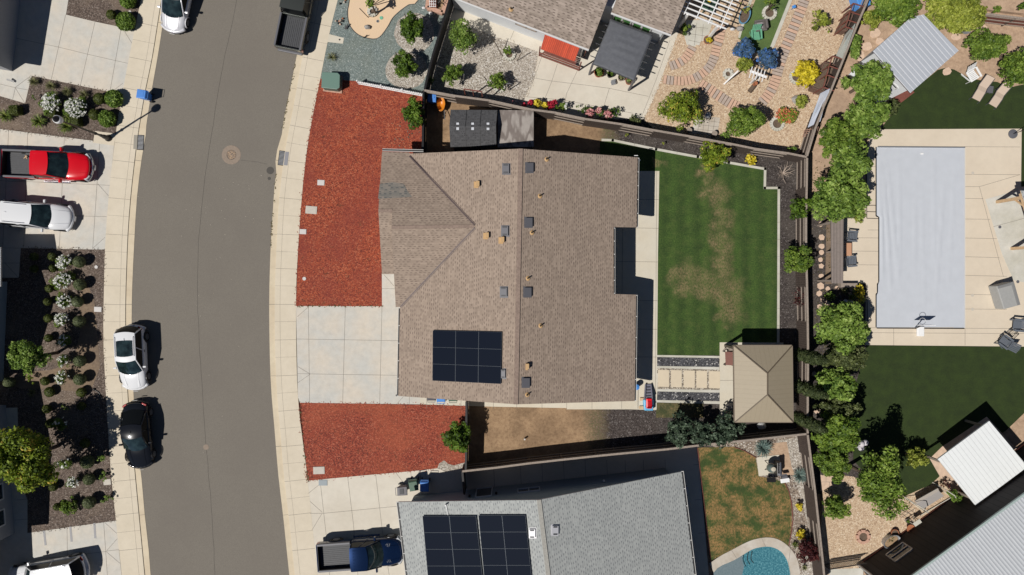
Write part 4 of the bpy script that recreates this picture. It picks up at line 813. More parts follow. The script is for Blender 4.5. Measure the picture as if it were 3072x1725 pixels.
mb.build("hip_cap", M("bronze_hip_trim", (.13, .1, .07), .5), pv, o)
mb = MB()
for u, v in ((a, b), (b, c), (c, d), (d, a)): mb.bar(u + Vector((0, 0, -.08)), v + Vector((0, 0, -.08)), .1, .16)
mb.build("fascia", M("brown_fascia", (.2, .16, .12), .6), pv, o)
for x, y in ((2210, 1046), (2369, 1046), (2371, 1256), (2213, 1256)):
    q = P(x, y, pz); mb = MB(); mb.box((q.x, q.y, 1.22), (.16, .16, 2.44)); mb.build("post", M("post_brown", (.09, .07, .055), .6) if x == 2210 else K['woodl'], pv, o)
# ---- resin shed and plywood topped shed
rs = thing("shed", "dark grey resin shed with six small skylights between the house and the fence", "shed", P(1420, 380, 0)); o = rs.location
a, b, c, d = P(1352, 329, 1.95), P(1492, 330, 1.95), P(1489, 437, 1.95), P(1351, 441, 1.95); r1, r2 = P(1348, 378, 2.35), P(1488, 378, 2.35)
K['rsr'] = shingle("resin_shed_tiles", (.06, .06, .064), (.085, .085, .09), (.035, .035, .037), .12, .15, .35)
mb = MB(); mb.slab([a, b, r2, r1], .05, 0, Vector((1, 0, 0))); mb.slab([r1, r2, c, d], .05, 0, Vector((1, 0, 0)))
for k in (.345, .655): 
    for u, v in ((a.lerp(b, k), r1.lerp(r2, k)), (r1.lerp(r2, k), d.lerp(c, k))): mb.bar(u + Vector((0, 0, .004)), v + Vector((0, 0, .004)), .03, .02, 1)
mb.build("roof", [K['rsr'], K['black']], rs, o)
mb = MB(); mb.prism([P(1358, 335, 1.9), P(1486, 335, 1.9), P(1484, 432, 1.9), P(1357, 436, 1.9)], 0, 1.9); mb.build("wall", K['dkgrey'], rs, o)
plt, plb = plane3(a, b, r1), plane3(c, d, r1)
for x in (1373, 1418, 1464):
    for y, pl in ((371, plt), (386, plb)):
        q = onp(x, y, pl, .03); mb = MB(); mb.box(q, (.18, .14 if y < 380 else .18, .02)); mb.build("skylight", M("skylight_panel", (.6, .62, .66), .3) if (x, y) == (1373, 371) else bpy.data.materials["skylight_panel"], rs, o)
ps = thing("shed", "low shed with bare weathered plywood top beside the dark resin shed", "shed", P(1546, 382, 0)); o = ps.location
m, t, b = newmat("weathered_plywood"); b.inputs["Roughness"].default_value = .9; wv = nd(t, "TexWave", wave_type='RINGS', rings_direction='X'); wv.inputs["Scale"].default_value = 2.2; wv.inputs["Distortion"].default_value = 9; wv.inputs["Detail"].default_value = 2; wv.inputs["Detail Scale"].default_value = .5
lk(t, coord(t, (1.6, .5, 1)), wv.inputs["Vector"]); c_ = ramp(t, wv.outputs["Fac"], [(.2, (.2, .17, .155)), (.8, (.36, .325, .3))]); lk(t, mix(t, .6, c_, ramp(t, noise(t, coord(t), 1.3, 5, .7), [(.3, (.6, .58, .56)), (.7, (1.1, 1.1, 1.1))]), 'MULTIPLY'), b.inputs["Base Color"]); K['ply'] = m
mb = MB(); mb.slab([P(1493, 330, 1.7), P(1601, 331, 1.7), P(1601, 440, 1.62), P(1493, 442, 1.62)], .03); mb.build("plywood_top", K['ply'], ps, o)
mb = MB(); mb.prism([P(1496, 334, 1.6), P(1597, 334, 1.6), P(1597, 436, 1.6), P(1496, 438, 1.6)], 0, 1.58); mb.build("wall", K['dkgrey'], ps, o)
# ---------------------------------------------------------------- fences
def fence(label, pts, h, first=1, alt=True, capm='woodl', boardm='wood', bay=2.4, rails=(.3, 1.0, 1.6), flip=1):
    q = [P(x, y, h) for x, y in pts]; f = thing("fence", label, "fence", (q[0].x, q[0].y, 0)); o = f.location; k = 0
    for a, b in zip(q, q[1:]):
        L = (b - a).length; n = max(1, round(L / bay)); d = (b - a) / n; u = d.normalized(); s = Vector((-u.y, u.x, 0)) * flip
        for i in range(n):
            A = a + d * i; B = A + d; sd = 1 if (not alt or (k + first) % 2 == 0) else -1; k += 1
            mb = MB(); mb.box((A.x, A.y, h / 2), (.1, .1, h), math.atan2(u.y, u.x)); mb.build("post", K['wood'], f, o)
            mb = MB()
            for z in rails: mb.bar((A.x, A.y, z) if 0 else Vector((A.x, A.y, z)) - s * .045 * sd, Vector((B.x, B.y, z)) - s * .045 * sd, .05, .09)
            mb.build("rail", K[capm], f, o)
            mb = MB(); m = max(1, int(d.length / .15)); R = random.Random(k)
            for j in range(m):
                p = A + d * ((j + .5) / m) + s * .035 * sd; mb.box((p.x, p.y, (h - .04) / 2 + .03), (d.length / m - .012, .02, h - .06 + R.uniform(-.008, .008)), math.atan2(u.y, u.x))
            mb.build("board_panel", K[boardm], f, o)
            mb = MB(); mb.bar(A + Vector((0, 0, .0)), B + Vector((0, 0, .0)), .14, .035); mb.build("top_cap", K[capm], f, o)
    mb = MB(); e = q[-1]; mb.box((e.x, e.y, h / 2), (.1, .1, h)); mb.build("post", K['wood'], f, o); return f
fence("weathered board fence with alternating panels along the top of the central back yard", [(1273, 271), (1366, 288), (1466, 301), (1590, 328), (1665, 338), (1756, 357), (1866, 373), (1963, 391), (2068, 409), (2200, 433), (2263, 446), (2365, 460), (2420, 471)], 1.85, 0)
fence("weathered board fence down the right side of the central back yard", [(2421, 474), (2420, 560), (2418, 650), (2418, 750), (2421, 860), (2423, 965), (2424, 1062), (2423, 1180), (2423, 1300)], 1.85, 0, flip=1)
fence("dark board fence between the central dirt side yard and the grey roofed house", [(1387, 1414), (1488, 1403), (1588, 1390), (1687, 1379), (1790, 1368), (1850, 1362), (1999, 1348), (2090, 1337), (2300, 1315), (2419, 1302)], 1.85, 0, alt=False, flip=-1)
fence("board fence running up to the right behind the raised beds of the pebble garden", [(2421, 468), (2446, 385), (2470, 322), (2495, 265), (2531, 175), (2570, 78), (2598, 12), (2630, -70)], 1.85, 1, flip=1)
fence("board fence beside the river rock bed of the swimming pool yard", [(2423, 1305), (2432, 1373), (2445, 1473), (2456, 1573), (2467, 1673), (2478, 1780)], 1.85, 1, flip=1)
fence("fence with its shaded side coloured black between the teal gravel yard and the pale gravel yard", [(1360, -40), (1330, 62), (1298, 166), (1283, 225), (1274, 268)], 1.85, 0, alt=False, capm='iron', boardm='iron')  # black board colour puts in the dark of the shaded side
fence("dark fence panel between the red mulch yard and the resin shed", [(1270, 274), (1269, 360), (1268, 452)], 1.85, 0, alt=False, capm='iron', boardm='iron', flip=-1)
fence("dark fence between the lower red mulch bed and the dirt side yard", [(1399, 1206), (1399, 1310), (1397, 1408)], 1.85, 0, alt=False, capm='iron', boardm='iron')
fence("short dark side gate joining the bottom fence to the grey roofed house", [(1387, 1416), (1393, 1482)], 1.8, 0, alt=False, capm='iron', boardm='iron', bay=3)
fence("brown board fence in the top right corner with long shadows", [(2905, 32), (2944, 40), (3050, 53), (3120, 60)], 1.5, 0, alt=False, boardm='woodr', rails=(.3, .8, 1.3))
f = thing("picket_fence", "low white vinyl picket fence between teal gravel and red mulch", "fence", P(1170, 262, 0)); o = f.location
A, B = P(1071, 243, .75), P(1270, 281, .75); L = (B - A).length; n = int(L / .13); u = (B - A).normalized()
mb = MB()
for i in range(n + 1): p = A + u * (i * .13); mb.box((p.x, p.y, .4), (.075, .03, .68), math.atan2(u.y, u.x))
mb.build("pickets", K['whitep'], f, o)
for z in (.2, .6): mb = MB(); mb.bar(Vector((A.x, A.y, z)) + Vector((0, -.04, 0)), Vector((B.x, B.y, z)) + Vector((0, -.04, 0)), .04, .07); mb.build("rail", K['whitep'], f, o)
for k in (0, .36, .68, 1): p = A.lerp(B, k); mb = MB(); mb.box((p.x, p.y, .43), (.09, .09, .86)); mb.build("post", K['whitep'], f, o)
f = thing("railing", "black slatted gate rail at the bottom beside the barn", "railing", P(2540, 1695, 0)); o = f.location
A, B = P(2488, 1708, .95), P(2600, 1690, .95); u = (B - A).normalized(); mb = MB()
for i in range(int((B - A).length / .12)): p = A + u * (i * .12); mb.box((p.x, p.y, .5), (.05, .025, .9), math.atan2(u.y, u.x))
mb.build("slats", K['iron'], f, o); mb = MB(); mb.bar(A, B, .06, .05); mb.bar(Vector((A.x, A.y, .12)), Vector((B.x, B.y, .12)), .05, .05); mb.build("rail", K['iron'], f, o)

# ---------------------------------------------------------------- vehicles
def paint(name, col, met=.0, rough=.28):
    m = M(name, col, rough, met, 1.0); m.node_tree.nodes['Principled BSDF'].inputs['Specular IOR Level'].default_value = .25 if max(col) > .3 else .03; return m
PT = dict(red=paint("red_car_paint", (.62, .003, .012)), white=paint("white_car_paint", (.7, .71, .73)), black=paint("black_car_paint", (.008, .009, .012), .0, .2), silver=paint("silver_white_paint", (.66, .66, .69), .2), navy=paint("navy_car_paint", (.005, .015, .05), .35, .25), olive=paint("dark_grey_green_paint", (.06, .065, .06), .3))
def ssm(x): x = max(0, min(1, x)); return x * x * (3 - 2 * x)
def loft(mb, st, m=0):
    """st: list of rings (same length)"""
    b = len(mb.v); n = len(st[0])
    for r in st: mb.v += [tuple(p) for p in r]
    for i in range(len(st) - 1):
        for k in range(n):
            k2 = (k + 1) % n; mb.f.append((b + i * n + k, b + (i + 1) * n + k, b + (i + 1) * n + k2, b + i * n + k2)); mb.m.append(m)
    mb.f.append(tuple(b + k for k in range(n))); mb.m.append(m)
    e = b + (len(st) - 1) * n; mb.f.append(tuple(e + k for k in reversed(range(n)))); mb.m.append(m)
def car(kind, label, cat, pf, pr, color, group=None, Wd=1.85, Hh=1.65, sunroof=False, hoodscoop=False, cap=True):
    """pf / pr: front and rear bumper as (photo x, photo y, height)"""
    A, B = P(*pf), P(*pr); A.z = B.z = 0; L = (A - B).length; ctr = (A + B) / 2; hd = math.atan2((A - B).y, (A - B).x)
    t = thing({'truck': 'pickup_truck', 'suv': 'parked_suv', 'sedan': 'parked_car', 'hatch': 'parked_car'}[kind], label, cat, (0, 0, 0), 0, group)
    pm = PT[color]; h = L / 2; w = Wd / 2; truck = kind == 'truck'
    zb = .34 if truck else .24; belt = 1.12 if truck else (.98 if kind == 'suv' else .9); hood = 1.12 if truck else (.98 if kind == 'suv' else .82)
    cab0, cab1 = {'truck': (-.02 * L - .45, .235 * L), 'suv': (-h + .22, .2 * L), 'sedan': (-.36 * L, .17 * L), 'hatch': (-h + .2, .24 * L)}[kind]   # base of the glasshouse
    r0, r1 = {'truck': (cab0 + .12, cab1 - .85), 'suv': (cab0 + .35, cab1 - .85), 'sedan': (cab0 + .95, cab1 - .85), 'hatch': (cab0 + .4, cab1 - .95)}[kind]
    def prof(x):
        q = abs(x) / h; k = 1 - .13 * max(0, (q - .6) / .4) ** 2 * (1.3 if x > 0 else .9)
        if x > cab1: z = belt + (hood - belt) * .6 - (.3 if not truck else .16) * ssm((x - cab1) / (h - cab1)) ** 1.5
        elif x < cab0 and not truck: z = belt + .04 - .12 * ssm((cab0 - x) / (h + cab0 + .01))
        else: z = belt
        return w * k, z
    x0 = cab0 - .05 if truck else -h
    xs = [x0, x0 + .04] + [x0 + .04 + (h - .16 - x0) * i / 11 for i in range(1, 12)] + [h - .04, h]
    def bow(x, y, z): return (x - math.copysign((.42 if x > 0 else .3 if not truck else .2) * (abs(y) / w) ** 2.4 * (abs(x) / h) ** 5, x), y, z)
    mb = MB(); rings = []
    for i, x in enumerate(xs):
        ww, z = prof(x); e = 1.0; zz = z; z_b = zb
        if x > h - .1: e = .93 if x > h - .03 else .98; zz = z - (.16 if x > h - .03 else .04); z_b = zb + .06
        if not truck and x < -h + .1: e = .94 if x < -h + .03 else .98; zz = z - (.12 if x < -h + .03 else .02); z_b = zb + .08
        ww *= e; cr = .05
        half = [(ww * .86, z_b), (ww * .985, z_b + .14), (ww, zz * .62), (ww * .975, zz - .17), (ww * .9, zz - .03), (ww * .5, zz + cr * .75)]
        rings.append([(x, y, z_) for y, z_ in half] + [(x, 0, zz + cr)] + [(x, -y, z_) for y, z_ in reversed(half)])
    rings = [[(bow(x), y, z) if 0 else bow(x, y, z) for x, y, z in r] for r in rings]; loft(mb, rings); mb.build("body", pm, t, smooth=True, sub=1)
    # wheel arches, wheels
    wx = (h - .9, -h + (1.25 if truck else .85)); wr = .4 if truck else (.36 if kind == 'suv' else .33)
    for x in wx:
        for s in (1, -1):
            mb = MB(); mb.tube([(x, s * (w - .26), wr), (x, s * (w - .005), wr)], wr, 20); wh = mb.build("wheel", K['tyre'], t, bevel=.03)
            mb = MB(); mb.tube([(x, s * (w - .03), wr), (x, s * (w + .012), wr)], wr * .62, 14); g = mb.build("rim", K['rim'], None); g.parent = wh
            mb = MB()
            for k in range(9):
                a0 = math.pi * k / 8; a1 = a0 + .3
                if k < 8: mb.bar((x + (wr + .05) * math.cos(math.pi * k / 8), s * (w + .004), wr + (wr + .05) * math.sin(math.pi * k / 8)), (x + (wr + .05) * math.cos(math.pi * (k + 1) / 8), s * (w + .004), wr + (wr + .05) * math.sin(math.pi * (k + 1) / 8)), .05, .06, up=(0, 1, 0))
            mb.build("wheel_arch", K['black'] if kind == 'suv' or truck else pm, t)
    # glasshouse
    wb, wt = w * .93, w * (.8 if truck else .76); zt = Hh; zs = belt - .03
    def gp(x, y, z): return Vector((x, y, z))
    bf, tf, bb, tb = cab1 + .0, r1, cab0, r0
    N = 6
    def pane(name, e0, e1, mat, nx=N, ny=4, bulge=.05, nrm=(0, 0, 1), inset=.0, lift=.0, b0=0.0, b1=0.0):
        vs = []; mbp = MB(); nv = Vector(nrm)
        for j in range(ny + 1):
            for i in range(nx + 1):
                u = inset + (1 - 2 * inset) * i / nx; v = inset * .8 + (1 - 1.6 * inset) * j / ny
                p = e0[0].lerp(e0[1], u).lerp(e1[0].lerp(e1[1], u), v); p = p + Vector((4 * u * (1 - u) * (b0 * (1 - v) + b1 * v), 0, 0)); p = p + nv * (bulge * 4 * u * (1 - u) * .6 + lift + bulge * .5 * 4 * v * (1 - v)); vs.append(p)
        mbp.add(vs, [(j * (nx + 1) + i, j * (nx + 1) + i + 1, (j + 1) * (nx + 1) + i + 1, (j + 1) * (nx + 1) + i) for j in range(ny) for i in range(nx)])
        return mbp.build(name, mat, t, smooth=True)
    core = MB(); core.add([(bb + .03, wb - .05, zs), (bf - .05, wb - .05, zs), (bf - .05, -wb + .05, zs), (bb + .03, -wb + .05, zs), (tb + .06, wt - .05, zt - .05), (tf - .06, wt - .05, zt - .05), (tf - .06, -wt + .05, zt - .05), (tb + .06, -wt + .05, zt - .05)], [(4, 5, 6, 7), (0, 1, 5, 4), (1, 2, 6, 5), (2, 3, 7, 6), (3, 0, 4, 7)]); core.build("interior", K['black'], t)
    pane("windshield", (gp(bf, wb - .03, zs + .02), gp(bf, -wb + .03, zs + .02)), (gp(tf, wt, zt), gp(tf, -wt, zt)), K['glass'], bulge=.05, nrm=(.8, 0, .6), inset=.03, b0=.26, b1=.12, nx=8)
    pane("rear_window", (gp(bb, wb - .03, zs + .04), gp(bb, -wb + .03, zs + .04)), (gp(tb, wt, zt), gp(tb, -wt, zt)), K['glassS'], bulge=.04, nrm=(-.7, 0, .5), inset=.05, b0=-.2 if not truck else -.04, b1=-.1 if not truck else -.03, nx=8)
    for s in (1, -1):
        xm = (bb + bf) / 2 + .05; tm = (tb + tf) / 2 + .05
        for (p0, p1, q0, q1) in (((bb + .1), xm - .04, tb + .1, tm - .04), (xm + .04, bf - .12, tm + .04, tf - .02)):
            pane("side_window", (gp(p0, s * (wb - .01), zs + .05), gp(p1, s * (wb - .01), zs + .05)), (gp(q0, s * (wt + .02), zt - .05), gp(q1, s * (wt + .02), zt - .05)), K['glassS'], 4, 2, .015, (0, s, .2))
        mb = MB(); mb.tube([(bf + .03, s * (wb - .01), zs), (tf, s * wt, zt - .01), (tb, s * wt, zt - .01), (bb, s * (wb - .01), zs)], [.05, .045, .045, .06], 6); mb.tube([(xm, s * wb, zs), (tm, s * (wt + .01), zt - .02)], .035, 6); mb.build("pillar", pm if kind != 'sedan' else PT['black'], t, smooth=True)
    roofp = pane("roof", (gp(tf + .03, wt + .02, zt), gp(tf + .03, -wt - .02, zt)), (gp(tb - .06, wt + .02, zt), gp(tb - .06, -wt - .02, zt)), pm, 10, 8, .06, (0, 0, 1), 0, .01, b0=.13, b1=-.11 if not truck else -.03)
    if color in ('red', 'navy'):
        mb = MB()
        for k in range(-3, 4): mb.bar((tb + .15, k * wt * .26, zt + .062 - abs(k) * .006), (tf - .35, k * wt * .26, zt + .062 - abs(k) * .006), .05, .022)
        mb.build("roof_ribs", pm, t, bevel=.01)
    if sunroof:
        pane("sunroof", (gp(tf - .28, wt - .16, zt + .1), gp(tf - .28, -wt + .16, zt + .1)), (gp(tb + .45, wt - .16, zt + .1), gp(tb + .45, -wt + .16, zt + .1)), K['glass'], 4, 4, .012, b0=.06, b1=-.03)
        pass
    if kind == 'suv':
        for s in (1, -1):
            mb = MB(); mb.tube([(tf - .25, s * (wt - .06), zt + .03), (tf - .32, s * (wt - .06), zt + .09), (tb + .25, s * (wt - .06), zt + .09), (tb + .15, s * (wt - .06), zt + .03)], .02, 6); mb.build("roof_rail", K['chrome'] if color == 'white' else K['black'], t)
    if kind != 'truck':
        mb = MB(); mb.box((tb + .35, 0, zt + .09), (.14, .03, .05)); mb.build("antenna", pm, t)
    for s in (1, -1):   # mirrors
        mb = MB(); mb.box((bf - .28, s * (w + .1), belt + .08), (.13, .22 if not truck else .26, .16 if not truck else .24)); mb.bar((bf - .26, s * (w - .1), belt), (bf - .28, s * w, belt + .05), .05); mb.build("mirror", pm if color != 'olive' else K['black'], t, bevel=.03)
        for x in ((bb + bf) / 2 + .0, (bb + bf) / 2 - .9):
            mb = MB(); mb.bar((x, s * (w + .01), belt - .16), (x + .2, s * (w + .01), belt - .16), .03); mb.build("door_handle", K['chrome'], t)
    fw = prof(h)[0]; fz = prof(h)[1]
    for s in (1, -1):
        mb = MB(); mb.bar(bow(h - .05, s * w * .58, fz - .2), bow(h - .16, s * w * .9, fz - .17), .16, .12); mb.build("headlight", K['lamp_w'], t)
        rz_ = (belt - .15)
        if not truck: mb = MB(); mb.bar(bow(-h + .04, s * w * .58, rz_), bow(-h + .1, s * w * .9, rz_), .12, .1); mb.build("tail_light", K['lamp_r'], t, bevel=.03)
        else: mb = MB(); mb.box((-h + .1, s * (w - .07), .9), (.16, .14, .36)); mb.build("tail_light", K['lamp_r'], t)
    mb = MB(); mb.tube([bow(h - .02, k * w * .5, fz - .3) for k in (-1, -.5, 0, .5, 1)], .07, 8); mb.build("grille", K['chrome'] if truck else K['black'], t, bevel=.02)
    mb = MB(); mb.tube([bow(h - .06, k * w * .95, zb + .22) for k in (-1, -.9, -.6, -.3, 0, .3, .6, .9, 1)], .12, 10); mb.build("front_bumper", K['galv'] if truck else pm, t, smooth=True)
    mb = MB(); mb.box((h + .125, 0, zb + .2), (.015, .36, .14)); mb.build("licence_plate", K['trim'], t)
    mb = MB(); mb.bar((bf + .06, -.55, belt + .035), (bf - .1, .1, belt + .11), .02); mb.bar((bf + .06, .1, belt + .035), (bf - .1, .7, belt + .11), .02); mb.build("wiper", K['black'], t)
    mb = MB()
    for s in (1, -1): mb.bar((bf + .12, s * w * .55, belt + .03), (h - .25, s * w * .45, hood - .12 if not truck else hood - .06), .012, .012)
    mb.build("hood_crease", pm, t)
    if truck:
        xb0, xb1 = -h + .06, cab0 - .06; bh = 1.22
        mb = MB(); mb.box(((xb0 + xb1) / 2, 0, .72), (xb1 - xb0, w * 2 - .3, .1)); fl = mb.build("bed_floor", K['dkgrey'], t)
        mb = MB()
        for k in range(-5, 6): mb.bar((xb0 + .05, k * .13, .775), (xb1 - .05, k * .13, .775), .06, .03)
        mb.build("bed_ribs", K['dkgrey'], t)
        for s in (1, -1):
            mb = MB(); loft(mb, [[(x, s * (w - .14), .66), (x, s * (w - .14), bh), (x, s * (w - .03), bh - .01), (x, s * w * pk, bh - .15), (x, s * w * pk, .75), (x, s * (w * pk - .07), zb + .05), (x, s * (w - .2), zb + .05)] for x, pk in ((xb0, .985), (xb0 + .3, 1), (xb0 + 1.2, 1.0), (xb1, 1))]); mb.build("bed_side", pm, t); mb = MB(); mb.box(((xb0 + xb1) / 2, s * (w - .155), (bh + .74) / 2), (xb1 - xb0 - .02, .03, bh - .76)); mb.build("shaded_bed_liner", K['black'], t)  # black liner panels, their colour also standing in for shade inside the bed
            mb = MB(); mb.box(((xb0 + xb1) / 2, s * (w - .085), bh + .012), (xb1 - xb0, .13, .03)); mb.build("bed_rail", K['vent'], t, bevel=.01)
            if not color == 'olive':
                mb = MB(); mb.bar((cab0, s * (w + .05), zb - .02), (cab1 - .1, s * (w + .05), zb - .02), .16, .04); mb.build("side_step", K['chrome'], t)
        mb = MB(); mb.box((xb0 - .03, 0, (bh + .68) / 2), (.07, w * 2 - .1, bh - .68)); mb.box((xb1 + .01, 0, (bh + .5) / 2), (.05, w * 2 - .3, bh - .55)); mb.build("tailgate", pm, t, bevel=.01)
        mb = MB(); mb.box((xb0 + .02, 0, (bh + .74) / 2), (.03, w * 2 - .3, bh - .78)); mb.build("shaded_bed_liner", K['black'], t); mb = MB(); mb.box((-h, 0, .5), (.2, w * 1.8, .16)); mb.build("rear_bumper", K['galv'] if color != 'olive' else K['vent'], t, bevel=.04)
        mb = MB(); mb.box((tb + .02, 0, zt + .01), (.05, .5, .04)); mb.build("brake_lamp", K['lamp_r'], t)
    else:
        mb = MB(); mb.tube([bow(-h + .08, k * w * .94, zb + .26) for k in (-1, -.9, -.6, -.3, 0, .3, .6, .9, 1)], .13, 10); mb.build("rear_bumper", pm, t, smooth=True)
        mb = MB(); mb.box((-h - .1, 0, zb + .35), (.015, .36, .14)); mb.build("licence_plate", K['trim'], t)
    if hoodscoop:
        for s in (1, -1):
            for k in range(3): mb = MB(); x = h - .95 - k * .12; mb.bar((x, s * .45, belt + .0), (x + .08, s * .66, belt - .02), .02); mb.build("hood_louvre", K['steel'], t)
    z0 = -.055 if kind and (pf[0] > 350 and pf[0] < 560 or 'kerb' in label) else 0
    t.location = (ctr.x, ctr.y, z0); t.rotation_euler = (0, 0, hd); return t
car('truck', "red pickup truck with an open black bed parked on the left driveway", "pickup truck", (279, 503, .6), (9, 490, 1.0), 'red', Wd=2.0, Hh=1.92)
car('suv', "white suv parked below the red pickup on the left driveway", "suv", (217, 656, .6), (1, 636, .9), 'white', Wd=1.86, Hh=1.66)
car('suv', "white suv with a black glass sunroof parked at the left kerb", "suv", (403, 1170, .6), (387, 977, .9), 'white', Wd=1.86, Hh=1.62, sunroof=True)
car('sedan', "glossy black sedan parked at the left kerb behind the white suv", "car", (421, 1405, .55), (400, 1207, .8), 'black', Wd=1.87, Hh=1.42)
car('hatch', "silver white hatchback parked at the left kerb, cut off by the top edge", "car", (514, 94, .55), (548, -92, .8), 'silver', Wd=1.76, Hh=1.5)
car('truck', "dark grey pickup truck at the right kerb, cut off by the top edge", "pickup truck", (920, -98, .6), (866, 150, .8), 'olive', Wd=1.98, Hh=1.92)
car('truck', "dark blue pickup truck on the driveway of the grey roofed house", "pickup truck", (1212, 1648, .6), (954, 1671, .9), 'navy', Wd=2.0, Hh=1.9, hoodscoop=True)
car('suv', "white suv on the bottom left driveway with its front towards the house", "suv", (24, 1744, .6), (258, 1704, .8), 'white', Wd=1.95, Hh=1.75)
# a tool of wood left in the bed of the red truck
mb = MB(); a = P(72, 475, .9); mb.bar(a, a + Vector((.3, .15, .12)), .05); mb.bar(a + Vector((.1, .2, 0)), a + Vector((.28, -.05, .1)), .06)
tag(mb.build("scrap_wood", K['woodp'], off=a), "scrap of tan wood lying in the bed of the red pickup", "scrap wood")
# ---------------------------------------------------------------- plants
def leafmesh(name, mat, c, n, pos, nrm, size, rng, tone, parent=None, off=(0, 0, 0), asp=1.5):
    """n rhombic leaves at pos (n,3) facing nrm"""
    nrm = nrm / np.maximum(1e-6, np.linalg.norm(nrm, axis=1, keepdims=True)); t = rng.normal(size=(n, 3)); t -= nrm * (t * nrm).sum(1, keepdims=True); t /= np.linalg.norm(t, axis=1, keepdims=True)
    b = np.cross(nrm, t); s = (size * rng.uniform(.6, 1.35, n))[:, None]; t = t * s * .5 * asp; b = b * s * .5 / asp * 1.25
    V = np.empty((n * 4, 3)); V[0::4] = pos - t; V[1::4] = pos + b; V[2::4] = pos + t; V[3::4] = pos - b; V -= np.array(off)
    me = bpy.data.meshes.new(name); me.vertices.add(n * 4); me.vertices.foreach_set("co", V.ravel()); me.loops.add(n * 4); me.loops.foreach_set("vertex_index", np.arange(n * 4))
    me.polygons.add(n); me.polygons.foreach_set("loop_start", np.arange(n) * 4); me.polygons.foreach_set("loop_total", np.full(n, 4))
    at = me.attributes.new("tone", 'FLOAT', 'FACE'); at.data.foreach_set("value", np.clip(tone, 0, 1).astype(np.float32))
    me.materials.append(mat); me.update(); me.validate(); o = bpy.data.objects.new(name, me); COL.objects.link(o)
    if parent is not None: o.parent = parent
    else: o.location = off
    return o
def crownpts(rng, c, rx, ry, rz, nc, leaf, dens, low=-.35, rough=.38, hollow=.62, irr=1.0):
    P_, N_, T_ = [], [], []; f1, f2, f3 = rng.uniform(0, 6.28, 3)
    mr = (rx + ry + rz) / 3
    for i in range(nc):
        d = rng.normal(size=3); d[2] = d[2] if d[2] > low * 1.5 else -d[2]; d /= np.linalg.norm(d); k = rng.uniform(hollow - .15, .98); th = math.atan2(d[1], d[0]); k *= 1 + irr * (.12 * math.sin(2 * th + f1) + .11 * math.sin(3 * th + f2) + .09 * math.sin(5 * th + f3))
        if i < nc * .2: k *= .45
        cc = np.array([c[0] + d[0] * rx * k, c[1] + d[1] * ry * k, c[2] + d[2] * rz * k]); rc = mr * rng.uniform(.7, 1.25) * rough * (1 if i >= nc * .2 else 1.3)
        m = max(8, int(4 * math.pi * rc * rc / (leaf * leaf * .55) * dens)); q = rng.normal(size=(m, 3)); q[:, 2] = np.where(q[:, 2] < -.5, -q[:, 2], q[:, 2]); q /= np.linalg.norm(q, axis=1, keepdims=True)
        P_.append(cc + q * rc * rng.uniform(.72, 1.14, (m, 1)) * np.array([1, 1, .85])); N_.append(q * .75 + rng.normal(size=(m, 3)) * .5 + np.array([0, 0, .25])); T_.append(rng.uniform(.1, .65) + rng.normal(size=m) * .2 + .1)
    return np.vstack(P_), np.vstack(N_), np.concatenate(T_)
SEED = [11]
def tree(label, x, y, rpx, h, lf='mid', cat="tree", name="tree", ry=None, nc=None, leaf=.15, dens=.62, group=None, zc=None, rz=None, rough=.235, low=-.35, trunk=True, irr=.85, hollow=.6):
    SEED[0] += 1; rng = np.random.default_rng(SEED[0]); ry = ry or rpx; k = (H - h * .62) / F; rx_, ry_ = rpx * k * .97, ry * k * .97
    rz = rz or min(h * .42, max(rx_, ry_) * .85); zc = zc if zc is not None else max(rz * .85 + .1, h - rz); c = P(x, y, zc)
    t = thing(name, label, cat, (c.x, c.y, 0), 0, group); o = t.location
    nc = nc or int(30 + 34 * max(rx_, ry_) ** 1.4); pos, nr, tn = crownpts(rng, c, rx_, ry_, rz, nc, leaf, dens, low, rough, hollow, 0 if name == 'round_shrub' else irr)
    if len(pos) > 20000: s = rng.choice(len(pos), 20000, False); pos, nr, tn = pos[s], nr[s], tn[s]
    leafmesh("crown", LF[lf], c, len(pos), pos, nr, leaf, rng, tn, t, o)
    if trunk:
        mb = MB(); r0 = .035 + .03 * h / 2; mb.tube([(c.x, c.y, 0), (c.x + .03, c.y, zc * .5), (c.x, c.y + .03, zc)], [r0 * 1.3, r0, r0 * .6], 8)
        for i in range(6):
            a = i * 1.05 + rng.uniform(0, .4); mb.tube([(c.x, c.y, zc * rng.uniform(.4, .7)), (c.x + math.cos(a) * rx_ * .35, c.y + math.sin(a) * ry_ * .35, zc), (c.x + math.cos(a) * rx_ * .75, c.y + math.sin(a) * ry_ * .75, zc + rz * .35)], [r0 * .55, r0 * .35, r0 * .12], 5)
        mb.build("trunk", K['bark'], t, o)
    return t
